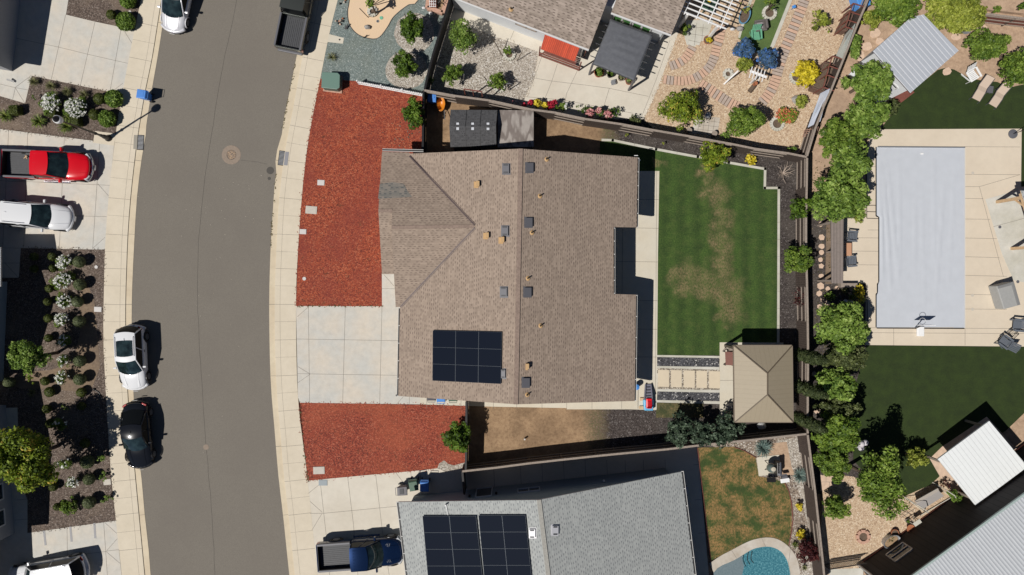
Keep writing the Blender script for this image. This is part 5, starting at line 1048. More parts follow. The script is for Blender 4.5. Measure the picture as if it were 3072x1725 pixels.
def ballshrub(label, x, y, rpx, h=.75, lf='sage', group=None, cube=False, name="clipped_shrub", leaf=.07, fuzz=0.0, nm=1.0):
    SEED[0] += 1; rng = np.random.default_rng(SEED[0]); zc = h * .55; c = P(x, y, zc); r = rpx * (H - zc) / F; t = thing(name, label, "shrub", (c.x, c.y, 0), 0, group); o = t.location
    mb = MB()
    if cube: mb.box((c.x, c.y, h * .5), (r * 1.7, r * 1.7, h * .9), .12, 0, .93)
    else: mb.ball(c, r * .93, r * .93, h * .44, 16, 0, .02)
    core = mb.build("core", LF[lf], t, o, smooth=not cube); at = core.data.attributes.new('tone', 'FLOAT', 'FACE'); at.data.foreach_set('value', [.42] * len(core.data.polygons))
    n = int((600 * (r / .4) ** 2 + 150) * nm); q = rng.normal(size=(n, 3)); q[:, 2] = np.abs(q[:, 2]) - .35; q /= np.linalg.norm(q, axis=1, keepdims=True)
    if cube: q = q / np.max(np.abs(q), axis=1, keepdims=True) * .86
    pos = np.array(c) + q * np.array([r, r, h * .47 if not cube else h * .53]) * (1 + rng.uniform(-fuzz, fuzz * .7, (n, 1))); leafmesh("foliage", LF[lf], c, n, pos, q + rng.normal(size=(n, 3)) * (.35 + fuzz * 3), leaf, rng, .4 + rng.normal(size=n) * .22, t, o); return t
def blades(label, x, y, rpx, n=60, rise=.45, lf='blade', name="strap_leaf_plant", cat="plant", w=.04, group=None, droop=.5, fl=None, fln=0, parent=None):
    SEED[0] += 1; rng = np.random.default_rng(SEED[0]); c = P(x, y, .15); r = rpx * (H - .3) / F; t = parent or thing(name, label, cat, (c.x, c.y, 0), 0, group); o = t.location
    V, Fc, T = [], [], []
    for i in range(n):
        a = rng.uniform(0, 2 * math.pi); L = r * rng.uniform(.55, 1.08); hh = rise * rng.uniform(.5, 1.1); d = np.array([math.cos(a), math.sin(a)]); s = np.array([-d[1], d[0]]) * w * rng.uniform(.6, 1.2) / 2; b = len(V)
        for u, ww in ((.03, .6), (.4, 1), (.75, .7), (1.0, .05)):
            z = .03 + hh * math.sin(min(1, u) * math.pi * (.5 + droop * .45)); p = d * L * u
            V += [(p[0] - s[0] * ww + c.x, p[1] - s[1] * ww + c.y, z), (p[0] + s[0] * ww + c.x, p[1] + s[1] * ww + c.y, z)]
        tt = rng.uniform(.1, 1)
        for k in range(3): Fc.append((b + 2 * k, b + 2 * k + 1, b + 2 * k + 3, b + 2 * k + 2)); T.append(tt)
    me = bpy.data.meshes.new("leaves"); me.from_pydata([(v[0] - o.x, v[1] - o.y, v[2]) for v in V], [], Fc); at = me.attributes.new("tone", 'FLOAT', 'FACE'); at.data.foreach_set("value", np.array(T, np.float32)); me.materials.append(LF[lf]); ob = bpy.data.objects.new("leaves", me); COL.objects.link(ob); ob.parent = t
    if fl: flowers(t, c, r, fl, fln, rise)
    return t
def flowers(t, c, r, lf, n, h, size=.07, ry=None):
    rng = np.random.default_rng(n + SEED[0]); o = t.location; k = 7; a = rng.uniform(0, 6.28, n); q = np.sqrt(rng.uniform(0, 1, n)) * r; cen = np.stack([c.x + np.cos(a) * q, c.y + np.sin(a) * q * ((ry or r) / r), h * (.75 + .45 * (1 - (q / r) ** 2)) + rng.uniform(-.05, .1, n)], 1)
    pos = np.repeat(cen, k, 0) + rng.normal(size=(n * k, 3)) * size * .38; leafmesh("blossoms", LF[lf], c, n * k, pos, rng.normal(size=(n * k, 3)) + np.array([0, 0, 1.2]), size, rng, rng.uniform(0, 1, n * k), t, o, 1.1)
def rose(label, x, y, rpx, h=.9, n=35, fl='white', lf='deep', group=None, ry=None, leaf=.08, fs=.09, name="rose_bush", dens=.45):
    t = tree(label, x, y, rpx, h, lf, "rose bush" if name == "rose_bush" else "flowering plant", name, ry=ry, nc=max(8, int(rpx * .8)), leaf=leaf, dens=dens, group=group, rz=h * .4, zc=h * .5, rough=.4, trunk=False)
    c = P(x, y, h * .8); flowers(t, c, rpx * (H - h) / F * .95, fl, n, h, fs, (ry or rpx) * (H - h) / F * .95); return t
# big trees along the right hand fence
for a in ((("large leafy tree just right of the golden bush, topmost in the row behind the fence"), 2600, 248, 66, 3.6, 'lime', 66), ("bushy tree second from the top in the row behind the fence", 2597, 355, 64, 3.8, 'lime', 56), ("wide mid green tree overlapping the fence corner, third in the row", 2518, 425, 64, 3.4, 'mid', 58),
          ("pale lime tree over the top left corner of the pool cover", 2548, 495, 64, 4.0, 'lime', 54), ("largest bright tree above the slatted shelter", 2518, 592, 84, 4.4, 'lime', 76)):
    tree(a[0], a[1], a[2], a[3], a[4], a[5], ry=a[6] + 3, leaf=.15, group="trees in the row behind the east fence", dens=.7, irr=.5)
tree("bright lime tree below the stepping stones left of the pool deck corner", 2524, 980, 82, 4.3, 'lime', ry=70, leaf=.15, irr=.6, dens=.7, group="trees in the row behind the east fence")
tree("dull olive tree at the top left corner of the lower turf", 2530, 1068, 64, 3.6, 'olive', irr=.5, dens=.75, ry=46, leaf=.12, name="olive_tree", group="trees in the row behind the east fence")
tree("round bright green tree right of the middle column cypress", 2505, 1155, 66, 4.0, 'lime', irr=.6, dens=.7, ry=54, leaf=.15, group="trees in the row behind the east fence")
tree("low dark olive bush between two bright trees beside the turf", 2508, 1220, 60, 3.0, 'olive', irr=.4, dens=.75, ry=34, leaf=.11, name="olive_tree", group="trees in the row behind the east fence")
tree("broad green tree beside the cluster of white globe lanterns", 2510, 1296, 68, 4.0, 'mid', irr=.5, dens=.7, ry=58, leaf=.15, group="trees in the row behind the east fence")
tree("dense yellow green shrub tree just above the flagstone path", 2494, 1388, 48, 2.6, 'mid', irr=.4, dens=.75, ry=56, leaf=.1, name="shrub", cat="shrub")
tree("tall open crowned tree with long shadow on the lower turf", 2630, 1440, 76, 5.6, 'mid', ry=95, leaf=.14, dens=.42, hollow=.55, rough=.3, nc=60)
tree("round glossy bush alone at the left of the golden gravel yard", 2504, 1520, 42, 2.2, 'mid', leaf=.09, name="shrub", cat="shrub", ry=40)
tree("spiky yellow green bush at the lower edge of the turf", 2747, 1372, 38, 2.0, 'ygreen', leaf=.1, ry=34, name="shrub", cat="shrub", dens=.5)
tree("small bright shrub between the swing seat and the patio cover", 2862, 1487, 22, 1.2, 'lime', leaf=.08, name="shrub", cat="shrub")
for i, (x, y) in enumerate(((2390, 1062), (2388, 1156), (2387, 1250))):
    SEED[0] += 1; rng = np.random.default_rng(SEED[0]); c = P(x, y, 0); k0 = P(x, y, 0)
    t = thing("cypress", ["narrow column cypress nearest the pavilion's top right corner", "narrow column cypress at the middle of the pavilion's right side", "narrow column cypress at the pavilion's lower right corner"][i], "tree", (k0.x, k0.y, 0), 0, "column cypresses between pavilion and fence")
    n = 5200; z = rng.uniform(.3, 5.0, n); rr = .4 * np.minimum(1, (5.2 - z) / 1.6) * (.85 + .2 * np.sin(z * 5 + rng.uniform(0, 6))); a = rng.uniform(0, 6.28, n); pos = np.stack([k0.x + np.cos(a) * rr * rng.uniform(.75, 1.15, n), k0.y + np.sin(a) * rr * rng.uniform(.75, 1.15, n), z], 1)
    leafmesh("crown", LF['cyp'], c, n, pos, np.stack([np.cos(a), np.sin(a), np.full(n, .3)], 1) + rng.normal(size=(n, 3)) * .4, .12, rng, .45 + rng.normal(size=n) * .25, t, t.location, 1.9)
    mb = MB(); mb.tube([(k0.x, k0.y, 0), (k0.x, k0.y, 4.2)], [.09, .03], 8); mb.build("trunk", K['bark'], t, t.location)
# central back yard
tree("tree with orange tinted green leaves standing at the lawn's upper kerb", 2137, 470, 50, 2.6, 'autumn', ry=52, leaf=.11, dens=.5, nc=46, rough=.24)
tree("small bright green tree against the right fence, right of the lawn's upper part", 2398, 626, 38, 2.2, 'deep', ry=32, leaf=.13, dens=.6)
tree("feathery green tree reaching over the lawn kerb at mid height of the right fence", 2388, 780, 50, 2.6, 'mid', ry=48, leaf=.12, dens=.5, rough=.3, nc=34)
tree("thin dark red maple by the fence below the feathery tree", 2398, 900, 32, 1.5, 'red', ry=34, leaf=.07, dens=.1, nc=22)
for i, (x, y, a, b) in enumerate(((2034, 1288, 48, 52), (2110, 1298, 46, 48), (2180, 1288, 52, 50))):
    tree(["blue green juniper, left of the three below the garden strip", "blue green juniper, middle of the three below the garden strip", "blue green juniper, right of the three, touching the pavilion corner"][i], x, y, a, 2.6, 'blue', name="juniper_tree", ry=b, leaf=.15, dens=.5, nc=46, rough=.24, hollow=.5, group="junipers by the bottom fence")
rose("low yellow flowered bush in the dark bark above the lawn", 2253, 478, 17, .5, 20, 'yelf', 'gold', name="flowering_bush", leaf=.07)
tree("tiny yellow green sapling in bark below the first fence panel", 1882, 405, 9, .6, 'ygreen', name="sapling", cat="plant", leaf=.06, nc=8, trunk=False)
tree("tiny yellow green sapling in bark near the orange tinted tree", 1991, 428, 7, .6, 'ygreen', name="sapling", cat="plant", leaf=.06, nc=8, trunk=False)
t = thing("bare_shrub", "bare leafless twiggy shrub in dark bark near the fence corner", "shrub", P(2348, 520, 0)); mb = MB(); R = random.Random(5); o = t.location
for i in range(12):
    a = i * .52 + R.uniform(-.2, .2); L = R.uniform(.35, .85); e1 = (o.x + math.cos(a) * L * .55, o.y + math.sin(a) * L * .55, .25); e2 = (o.x + math.cos(a + .2) * L, o.y + math.sin(a + .2) * L, .42)
    mb.tube([(o.x, o.y, .02), e1, e2], [.03, .02, .008], 5); mb.tube([e1, (e1[0] + math.cos(a - .7) * L * .4, e1[1] + math.sin(a - .7) * L * .4, .4)], [.014, .005], 5)
mb.build("branches", M("pale_bare_bark", (.42, .34, .28), .9), t, o)
# front yard trees
tree("round leafy tree overhanging the fence at the right edge of the upper red mulch", 1240, 340, 38, 2.5, 'deep', ry=42, leaf=.12, dens=.7, irr=.5)
tree("leafy tree overlapping the dark fence at the right end of the lower red mulch", 1372, 1307, 41, 2.6, 'deep', ry=48, leaf=.13, dens=.75, irr=.6)
tree("full round tree in the upper pale gravel circle", 1239, 84, 42, 2.4, 'deep', ry=44, leaf=.1, dens=.7, irr=.4)
tree("looser round tree in the lower pale gravel circle", 1216, 195, 41, 2.0, 'deep', ry=40, leaf=.1, dens=.55, irr=.5)
tree("small staked sapling in a stone ring on the tan granite bed", 1112, 10, 18, 2.2, 'mid', ry=20, leaf=.12, dens=.35, nc=9, rough=.4)
tree("tall loose tree in the pale gravel yard by the black fence", 1390, 118, 40, 2.6, 'lime', ry=56, leaf=.1, dens=.3, nc=34, rough=.3)
tree("bushy feathery tree below the tall loose one in the pale gravel yard", 1358, 220, 33, 1.8, 'mid', ry=30, leaf=.09, dens=.55)
tree("small potted citrus tree near the red swing canopy", 1522, 153, 18, 1.3, 'mid', ry=20, leaf=.13, dens=.5, nc=10)
tree("staked citrus tree low in the pale gravel yard", 1493, 245, 27, 1.5, 'mid', ry=28, leaf=.11, dens=.5)
tree("weeping twiggy shrub in the black fence corner", 1290, 240, 14, 1.2, 'mid', ry=14, leaf=.06, dens=.12, name="shrub", cat="shrub")
# golden pebble garden
tree("large loose tree with jagged shadow beside the top neighbour's patio", 2040, 328, 76, 2.8, 'autumn', ry=56, leaf=.11, dens=.42, nc=60, rough=.24, hollow=.55)
tree("round green tree above the fence right of the tiled pad", 2234, 366, 62, 2.6, 'mid', ry=45, leaf=.1, dens=.6)
tree("lime citrus tree alone in the upper golden pebbles", 2462, 66, 36, 1.9, 'ygreen', ry=34, leaf=.15, dens=.55, nc=22, irr=.5)
tree("brilliant golden yellow bush beside the raised planter", 2416, 219, 39, 1.7, 'gold', irr=.35, ry=39, leaf=.15, dens=.75, name="golden_bush", cat="bush")
tree("small yellow green bush above the orange flower bed", 2400, 304, 19, .9, 'ygreen', ry=24, leaf=.1, dens=.5, name="shrub", cat="shrub")
rose("stone edged bed of orange flowers and strap leaves", 2360, 345, 34, .5, 40, 'orgf', 'ygreen', name="flower_bed_plant", ry=26, leaf=.08, dens=.3)
tree("yellow green vine spilling over the small white arbor", 2230, 195, 32, 1.9, 'ygreen', ry=22, leaf=.09, dens=.6, name="climbing_vine", cat="vine", rz=.3, trunk=False)
for i, (x, y, r) in enumerate(((2230, 151, 31), (2301, 178, 31))): tree(["small tree wrapped in blue netting below the green chair", "small tree wrapped in blue netting right of the white arbor"][i], x, y, r, 1.9, 'net', name="netted_tree", leaf=.11, dens=1.0, group="trees under blue netting", rz=.75, ry=r * 1.05, irr=.25, nc=70)
for i, (x, y, r, lf) in enumerate(((1347 + 345 - 18, 324, 17, 'deep'), (1800, 335, 24, 'deep'), (1838, 340, 28, 'deep'), (1908, 358, 26, 'olive'), (1750, 330, 22, 'deep'), (2175, 408, 22, 'lime'), (2155, 440, 10, 'ygreen'), (2375, 447, 20, 'lime'))):
    tree(["dark leafy rose shrub by the fence at the end of the bright blooms", "pink rose foliage against the fence below the grey canopy", "broad rose foliage at the foot of the canopy patio", "grey green shrub by the fence near the patio's lower right corner", "leafy green shrub by the fence between red and pink blooms", "pale flowering shrub beside the tiled pad", "small yellow green shrub by the fence below the tiled pad", "bright low shrub in the pebble garden's bottom corner"][i], x, y, r, .9, lf, ry=r * .6, leaf=.09, dens=.5, name="shrub", cat="shrub", nc=12, trunk=False)
for i, (x, y, r, fl) in enumerate(((1572, 317, 6, 'redf'), (1592, 309, 8, 'redf'), (1612, 312, 12, 'yelf'), (1634, 317, 9, 'yelf'), (1650, 318, 12, 'redf'), (1663, 309, 7, 'redf'), (1690, 320, 13, 'white'), (1770, 340, 14, 'pink'), (1822, 345, 13, 'pink'), (1795, 332, 8, 'pink'))):
    rose(["smallest red rose at the left end of the flower row", "second red rose from the left of the flower row", "large yellow rose clump in the flower row", "smaller yellow rose clump next to the red one", "deep red rose clump right of the yellow roses", "small red rose above the deep red clump", "green rose bush with few pale blooms in the flower row", "pink rose clump at the left below the canopy", "pink rose clump furthest right along the fence", "single pale pink rose above the others"][i], x, y, r, .9, int(r * (2.2 if i != 6 else .5)), fl, 'mid' if i == 6 else 'deep', "roses along the north fence", leaf=.08, fs=.1)
# top right corner
tree("wide dense green tree at the top edge left of the white shed", 2680, 20, 78, 3.0, 'mid', ry=58, leaf=.13, dens=.6)
tree("large yellow green shrub tree behind the white shed's right side", 2855, 45, 88, 3.0, 'ygreen', ry=62, leaf=.12, dens=.6)
tree("yellow green shrub against the leaning panel fence", 2612, 60, 34, 1.4, 'ygreen', ry=32, leaf=.09, dens=.6, name="shrub", cat="shrub")
tree("long narrow green hedge shrub between the fence and the flagstones", 2564, 138, 18, 1.4, 'lime', ry=38, leaf=.09, dens=.6, name="shrub", cat="shrub")
tree("olive green tree above the white garden chair", 2950, 140, 66, 2.4, 'mid', ry=50, leaf=.12, dens=.55)
tree("green tree at the right edge above the sun loungers", 3045, 205, 48, 2.4, 'mid', ry=56, leaf=.12, dens=.55)
tree("small lime shrub above the brown corner fence", 2940, 28, 20, .9, 'ygreen', ry=10, leaf=.08, dens=.5, name="shrub", cat="shrub"); tree("small green shrub on the top terrace", 2990, 30, 13, .8, 'mid', leaf=.08, dens=.5, name="shrub", cat="shrub"); tree("leafy sapling at the right edge of the top terrace", 3068, 18, 14, 1.2, 'deep', leaf=.12, dens=.5, name="sapling", cat="plant")
tree("loose mixed shrub with grey leaves below the white shed platform", 2668, 320, 32, 1.2, 'olive', ry=26, leaf=.1, dens=.4, name="shrub", cat="shrub")
tree("yellow green grass clump shrub at the upper left of the pool deck", 2575, 445, 14, .8, 'ygreen', ry=18, leaf=.08, dens=.5, name="shrub", cat="shrub")
tree("straw coloured low shrub by the end of the slatted shelter", 2575, 650, 16, .6, 'ygreen', ry=22, leaf=.07, dens=.35, name="shrub", cat="shrub")
rose("yellow flowered hedge block beside the pool deck", 2577, 880, 13, .8, 50, 'yelf', 'ygreen', name="flowering_hedge", ry=28, leaf=.07, dens=.8)
tree("small lime bush in bark among the square stepping stones", 2490, 888, 15, .7, 'lime', leaf=.07, name="shrub", cat="shrub", ry=13); blades("grey green spiky clump beside the square stones", 2531, 874, 13, 60, .35, 'drygr'); blades("dark green strap leaf plant beside the yellow hedge", 2553, 892, 16, 40, .35, 'blade')
# pool yard plants
blades("large pale blue spiky yucca above the grill slab", 2287, 1342, 31, 230, .55, 'yucca', "yucca", "yucca", .035, "yuccas in the rock bed", .25); blades("pale blue spiky yucca beside the fence right of the grill", 2398, 1425, 27, 200, .5, 'yucca', "yucca", "yucca", .035, "yuccas in the rock bed", .25)
rose("upper small yellow bush in the river rock bed", 2396, 1519, 11, .5, 22, 'yelf', 'gold', name="yellow_bush", leaf=.06); rose("lower small yellow bush beside the dark red maple", 2400, 1602, 14, .5, 30, 'yelf', 'gold', name="yellow_bush", leaf=.06)
tree("dark red leafed maple by the pool yard fence", 2420, 1650, 38, 1.5, 'red', ry=36, leaf=.09, dens=.55); blades("green strap leaf plant by the pool coping", 2383, 1635, 14, 40, .4, 'blade'); blades("straw coloured grass tuft in the pale gravel by the pool", 2413, 1702, 11, 40, .3, 'drygr')
blades("dark grass tuft in the teal gravel below the meter pad", 996, 171, 18, 90, .35, 'drygr', "grass_tuft", "grass", .02)
# upper left lot
lg = "clipped hedge balls in the upper left lot"
ballshrub("smooth dark clipped ball left of the upper driveway's big lime shrub", 334, 44, 14, .6, 'box'); ballshrub("lime leafed round shrub at the driveway's upper corner by the sidewalk", 377, 64, 26, .8, 'lime', name="round_shrub", leaf=.12, fuzz=.14, nm=1.1)
ballshrub("lime leafed shrub cut by the top edge near the sidewalk", 383, 2, 21, .8, 'lime', name="round_shrub", leaf=.12, fuzz=.14, nm=1.1)
ballshrub("lime leafed round shrub at the driveway's lower corner by the sidewalk", 342, 296, 24, .8, 'lime', name="round_shrub", leaf=.12, fuzz=.14, nm=1.1); ballshrub("lime leafed round shrub lowest beside the left sidewalk above the lamp pad", 321, 356, 23, .8, 'lime', name="round_shrub", leaf=.12, fuzz=.14, nm=1.1)
ballshrub("smooth dark clipped ball right of the white blossom shrubs", 298, 296, 17, .7, 'box', lg); ballshrub("smooth dark clipped ball below the first, above the lowest lime shrub", 283, 344, 16, .7, 'box', lg)
ballshrub("dark box clipped cube at the left of the mulch bed", 47, 331, 15, .7, 'box', None, True); ballshrub("dark box clipped cube half hidden by the lamp head", 160, 340, 14, .7, 'box', None, True); ballshrub("dark box clipped cube below the right white blossom shrub", 228, 365, 15, .7, 'box', None, True)
rose("left of the two large white blossom shrubs", 152, 308, 30, 1.0, 105, 'white', 'mid', "white blossom shrubs", ry=31, name="white_blossom_shrub", fs=.075, dens=.6); rose("right of the two large white blossom shrubs", 226, 323, 36, 1.0, 135, 'white', 'mid', "white blossom shrubs", ry=31, name="white_blossom_shrub", fs=.075, dens=.6)
for i, (x, y, r) in enumerate(((21, 349, 25), (120, 365, 25), (203, 379, 27), (205, 356, 18))): blades(["strap leaf clump at the far left by the dark cube", "strap leaf clump middle of the lower mulch bed", "strap leaf clump crossed by the lamp post", "small strap leaf clump above the lamp post"][i], x, y, r, 110, .45, 'blade', "strap_leaf_plant", "plant", .05, "strap leaf clumps in the upper left bed")
for i, (x, y) in enumerate(((105, 247), (157, 260), (205, 275), (255, 285))): blades(["first grassy clump from the left under the upper driveway", "second grassy clump from the left under the upper driveway", "third grassy clump, above the white blossom shrubs", "fourth grassy clump, left of the dark ball"][i], x, y, 18, 110, .45, 'drygr', "grass_clump", "grass clump", .025, "grassy clumps under the upper driveway")
tree("tiny leafy shrub left of the white blossom shrubs", 104, 296, 9, .5, 'mid', leaf=.06, name="shrub", cat="shrub", trunk=False, nc=8)
# rose bed on the left
cg = "grey green clipped columns in the rose bed"; names = ["topmost", "second", "third", "fourth", "fifth", "sixth"]
for i, (x, y, r) in enumerate(((238, 786, 17), (240, 854, 17), (234, 905, 16), (239, 964, 17), (240, 1083, 17), (240, 1138, 17))): ballshrub("grey green clipped topiary, %s in the column nearest the sidewalk" % names[i], x, y, r, .95, 'sage', cg)
for i, (x, y, r, l) in enumerate(((29, 1147, 16, "grey green clipped topiary alone near the blue grey house wall"), (262, 1385, 20, "large grey green topiary in the shade right of the big tree"), (268, 1438, 16, "grey green topiary beside the grey utility lid"), (268, 1507, 18, "lowest grey green topiary in the bottom of the bed"))): ballshrub(l, x, y, r, .95, 'sage')
for i, (x, y, r, l) in enumerate(((102, 770, 12, "leftmost small dark ball at the top of the rose bed"), (155, 770, 12, "second small dark ball at the top of the rose bed"), (158, 805, 12, "small dark ball under the second one"), (103, 806, 11, "shaded small dark ball on the shadow edge"), (149, 865, 12, "small dark ball left of the second rose bush"), (143, 905, 11, "small dark ball left of the third rose bush"), (145, 955, 12, "small dark ball left of the fourth rose bush"), (146, 1014, 12, "small dark ball right of the upper tree"),
      (136, 1143, 13, "dark oval ball below the upper tree"), (149, 1176, 15, "dark leafy ball below the oval one"), (141, 1227, 13, "dark ball beside the house shadow"), (244, 1177, 14, "olive ball at the end of the grey column"), (245, 1218, 12, "olive ball shaded by the big tree's shadow edge"), (152, 1270, 14, "bush ball left of the shaded rose"), (160, 1460, 13, "brown green ball left of the lowest roses"), (172, 1520, 11, "brown green ball touching the lowest green bush"), (255, 1330, 14, "ball in the deep shade of the big tree"))): ballshrub(l, x, y, r, .6, 'box', "small dark clipped balls in the rose bed")
for i, (x, y, rx, ry, n) in enumerate(((192, 785, 24, 24, 46), (190, 842, 30, 26, 52), (194, 905, 26, 22, 36), (186, 958, 22, 22, 40), (195, 1022, 20, 22, 14), (192, 1082, 20, 20, 12), (186, 1132, 20, 24, 22), (180, 1268, 24, 20, 8), (195, 1390, 26, 14, 12), (220, 1445, 18, 16, 26))):
    rose("white rose bush, %s from the top of the rose bed" % ["first", "second", "third", "fourth", "fifth, in tree shade", "sixth, small and sparse", "seventh", "eighth, in deep shade", "ninth, under the big tree's edge", "lowest, beside a grey topiary"][i], x, y, rx, .9, n, 'white', 'mid', "white rose bushes in the bed by the left sidewalk", ry=ry, leaf=.06, fs=.085, dens=.42)
tree("leafy green bush with few white blooms at the bottom of the bed", 208, 1518, 28, .9, 'mid', ry=26, leaf=.08, dens=.6, name="shrub", cat="shrub", trunk=False)
tree("round bright tree above the grey topiary near the house wall", 92, 1070, 60, 3.9, 'lime', ry=46, leaf=.13, dens=.62)
tree("biggest tree at the left edge with orange tipped green crown", 75, 1372, 102, 5.2, 'autumn', ry=92, leaf=.15, dens=.55)
for i, (x, y, r) in enumerate(((308, 1375, 15), (313, 1430, 15), (320, 1494, 16))): tree(["bright leafy clump by the sidewalk, upper of three", "bright leafy clump by the sidewalk above the utility lid", "bright leafy clump by the sidewalk, lowest of three"][i], x, y, r, .6, 'lime', leaf=.07, dens=.7, name="shrub", cat="shrub", trunk=False, group="bright clumps by the left sidewalk", nc=12)
tree("red brown leafed small shrub below the upper tree", 91, 1137, 16, .6, 'autumn', leaf=.06, dens=.5, name="shrub", cat="shrub", trunk=False, nc=12); blades("strap leaf clump in tree shade left of the dark balls", 97, 1178, 15, 60, .35, 'drygr'); tree("small shaded green shrub beside the eighth rose", 195, 1222, 14, .5, 'mid', leaf=.06, dens=.3, name="shrub", cat="shrub", trunk=False, nc=8)

LF['redchip'] = leafm("loose_red_chips", (.16, .03, .018), (.38, .08, .04), None, .05); LF['brnchip'] = leafm("loose_brown_chips", (.06, .045, .035), (.2, .15, .11), None, .05); LF['weed'] = leafm("dry_weeds", (.06, .06, .02), (.16, .12, .05), None, .1); LF['peb'] = leafm("loose_pebbles", (.35, .28, .2), (.75, .68, .58), None, .02)
chips("red_mulch_chips", [(929, 398), (914, 505), (903, 621), (894, 750), (888, 917), (1146, 919)], 170, .07, LF['redchip'], seed=2); chips("red_mulch_chips", [(961, 240), (945, 320), (929, 398)], 120, .09, LF['redchip'], seed=3); chips("red_mulch_chips", [(900, 1208), (1139, 1211), (1395, 1217)], 150, .06, LF['redchip'], seed=4); chips("red_mulch_chips", [(899, 1215), (919, 1412), (924, 1441), (1127, 1423), (1312, 1405)], 190, .08, LF['redchip'], seed=5)
chips("brown_mulch_chips", [(95, 228), (241, 258), (364, 283), (353, 362)], 120, .08, LF['brnchip'], seed=6); chips("brown_mulch_chips", [(315, 750), (311, 980), (323, 1271), (347, 1560), (97, 1597)], 220, .09, LF['brnchip'], seed=7); chips("brown_mulch_chips", [(62, 744), (314, 749)], 130, .07, LF['brnchip'], seed=8); chips("brown_mulch_chips", [(0, 387), (279, 421)], 120, .07, LF['brnchip'], seed=9)
chips("gutter_weeds", [(892, 160), (865, 290), (846, 395)], 60, .035, LF['weed'], .07, -.03, 10); chips("gutter_weeds", [(828, 520), (816, 662), (811, 750)], 50, .035, LF['weed'], .07, -.03, 11); chips("edge_weeds", [(900, 1210), (919, 1412), (924, 1441)], 70, .05, LF['weed'], .08, .01, 12); chips("edge_weeds", [(1146, 919), (890, 918)], 60, .04, LF['weed'], .08, .01, 13)
chips("road_grit", [(520, 590), (560, 600), (700, 640), (800, 500), (600, 900), (660, 1400)], 60, 1.4, LF['peb'], .03, -.055, 14); chips("loose_gravel", [(1380, 66), (1480, 108), (1615, 155), (1604, 235), (1574, 295)], 200, .08, LF['peb'], .06, .01, 15); chips("loose_gravel", [(2036, 95), (1976, 257), (1932, 357)], 160, .07, LF['peb'], .06, .01, 16)
chips("leaf_litter", [(1270, 300), (1240, 400), (1200, 430)], 90, .7, LF['brnchip'], .08, .012, 17); chips("leaf_litter", [(2460, 500), (2470, 640), (2480, 900), (2480, 1100), (2500, 1400)], 500, .6, LF['weed'], .08, .0, 18)
# ---------------------------------------------------------------- objects
def one(mb, name, mats, label, cat, off, group=None, **kw):
    return tag(mb.build(name, mats, off=off, **kw), label, cat, group)
# street lamp
a, top = P(326, 415, 0), P(158, 350, 6.0); t = thing("street_lamp", "black street lamp post with white globe head standing on the lamp pad", "street lamp", a)
mb = MB(); mb.lathe((0, 0, 0), [(.24, 0), (.24, .1), (.17, .2), (.15, .6), (.11, .75), (.1, 1.0)], 14); mb.build("base", K['iron'], t)
mb = MB(); mb.tube([(0, 0, .9), (0, 0, 1.6), (0, 0, 5.2)], [.085, .07, .05], 10); mb.lathe((0, 0, 1.5), [(.06, 0), (.11, .05), (.11, .12), (.06, .18)], 12); mb.build("pole", K['iron'], t)
mb = MB(); mb.lathe((0, 0, 5.15), [(.08, 0), (.15, .06), (.12, .12)], 12); mb.build("collar", K['iron'], t)
mb = MB(); mb.lathe((0, 0, 5.27), [(.12, 0), (.24, .12), (.27, .35), (.24, .5)], 16); mb.build("lantern_globe", M("frosted_globe", (.75, .76, .76), .3), t, smooth=True)
mb = MB(); mb.lathe((0, 0, 5.75), [(.22, 0), (.2, .06), (.12, .2), (.05, .26), (.03, .36)], 16); mb.build("lantern_cap", K['iron'], t, smooth=True)
# wheelie bins
BINM = dict(blue=M("blue_bin_plastic", (.07, .23, .62), .45), green=M("green_bin_plastic", (.07, .13, .09), .5), grey=M("grey_bin_plastic", (.16, .155, .165), .5), dgrey=M("charcoal_bin_plastic", (.07, .07, .085), .5), lblue=M("light_blue_bin", (.07, .26, .65), .4))
def make_bin(col):
    t = thing("wheelie_bin", "x", "wheelie bin"); m = BINM[col]
    mb = MB(); b = []; 
    for z, w, d, o in ((.05, .42, .46, .0), (.9, .58, .66, .0), (.97, .62, .72, 0)): b.append([(-d / 2, -w / 2, z), (d / 2, -w / 2, z), (d / 2, w / 2, z), (-d / 2, w / 2, z)])
    loft(mb, b); mb.build("body", m, t, bevel=.025)
    mb = MB(); mb.add([(-.37, -.32, .98), (.36, -.32, .98), (.36, .32, .98), (-.37, .32, .98), (-.34, -.29, 1.04), (.28, -.27, 1.09), (.28, .27, 1.09), (-.34, .29, 1.04)], [(3, 2, 1, 0), (4, 5, 6, 7), (0, 1, 5, 4), (1, 2, 6, 5), (2, 3, 7, 6), (3, 0, 4, 7)]); mb.build("lid", m, t, bevel=.02)
    mb = MB(); mb.box((.02, 0, 1.085), (.26, .36, .015), 0, 0); lb = mb.build("lid_panel", K['dkgrey'] if col in ('grey',) else m, t)
    mb = MB(); mb.tube([(.36, -.26, 1.0), (.45, -.26, 1.03), (.45, .26, 1.03), (.36, .26, 1.0)], .02, 6); mb.build("handle", m, t)
    for s in (1, -1): mb = MB(); mb.tube([(.27, s * .25, .13), (.27, s * .31, .13)], .13, 12); mb.build("wheel", K['black'], t)
    return t
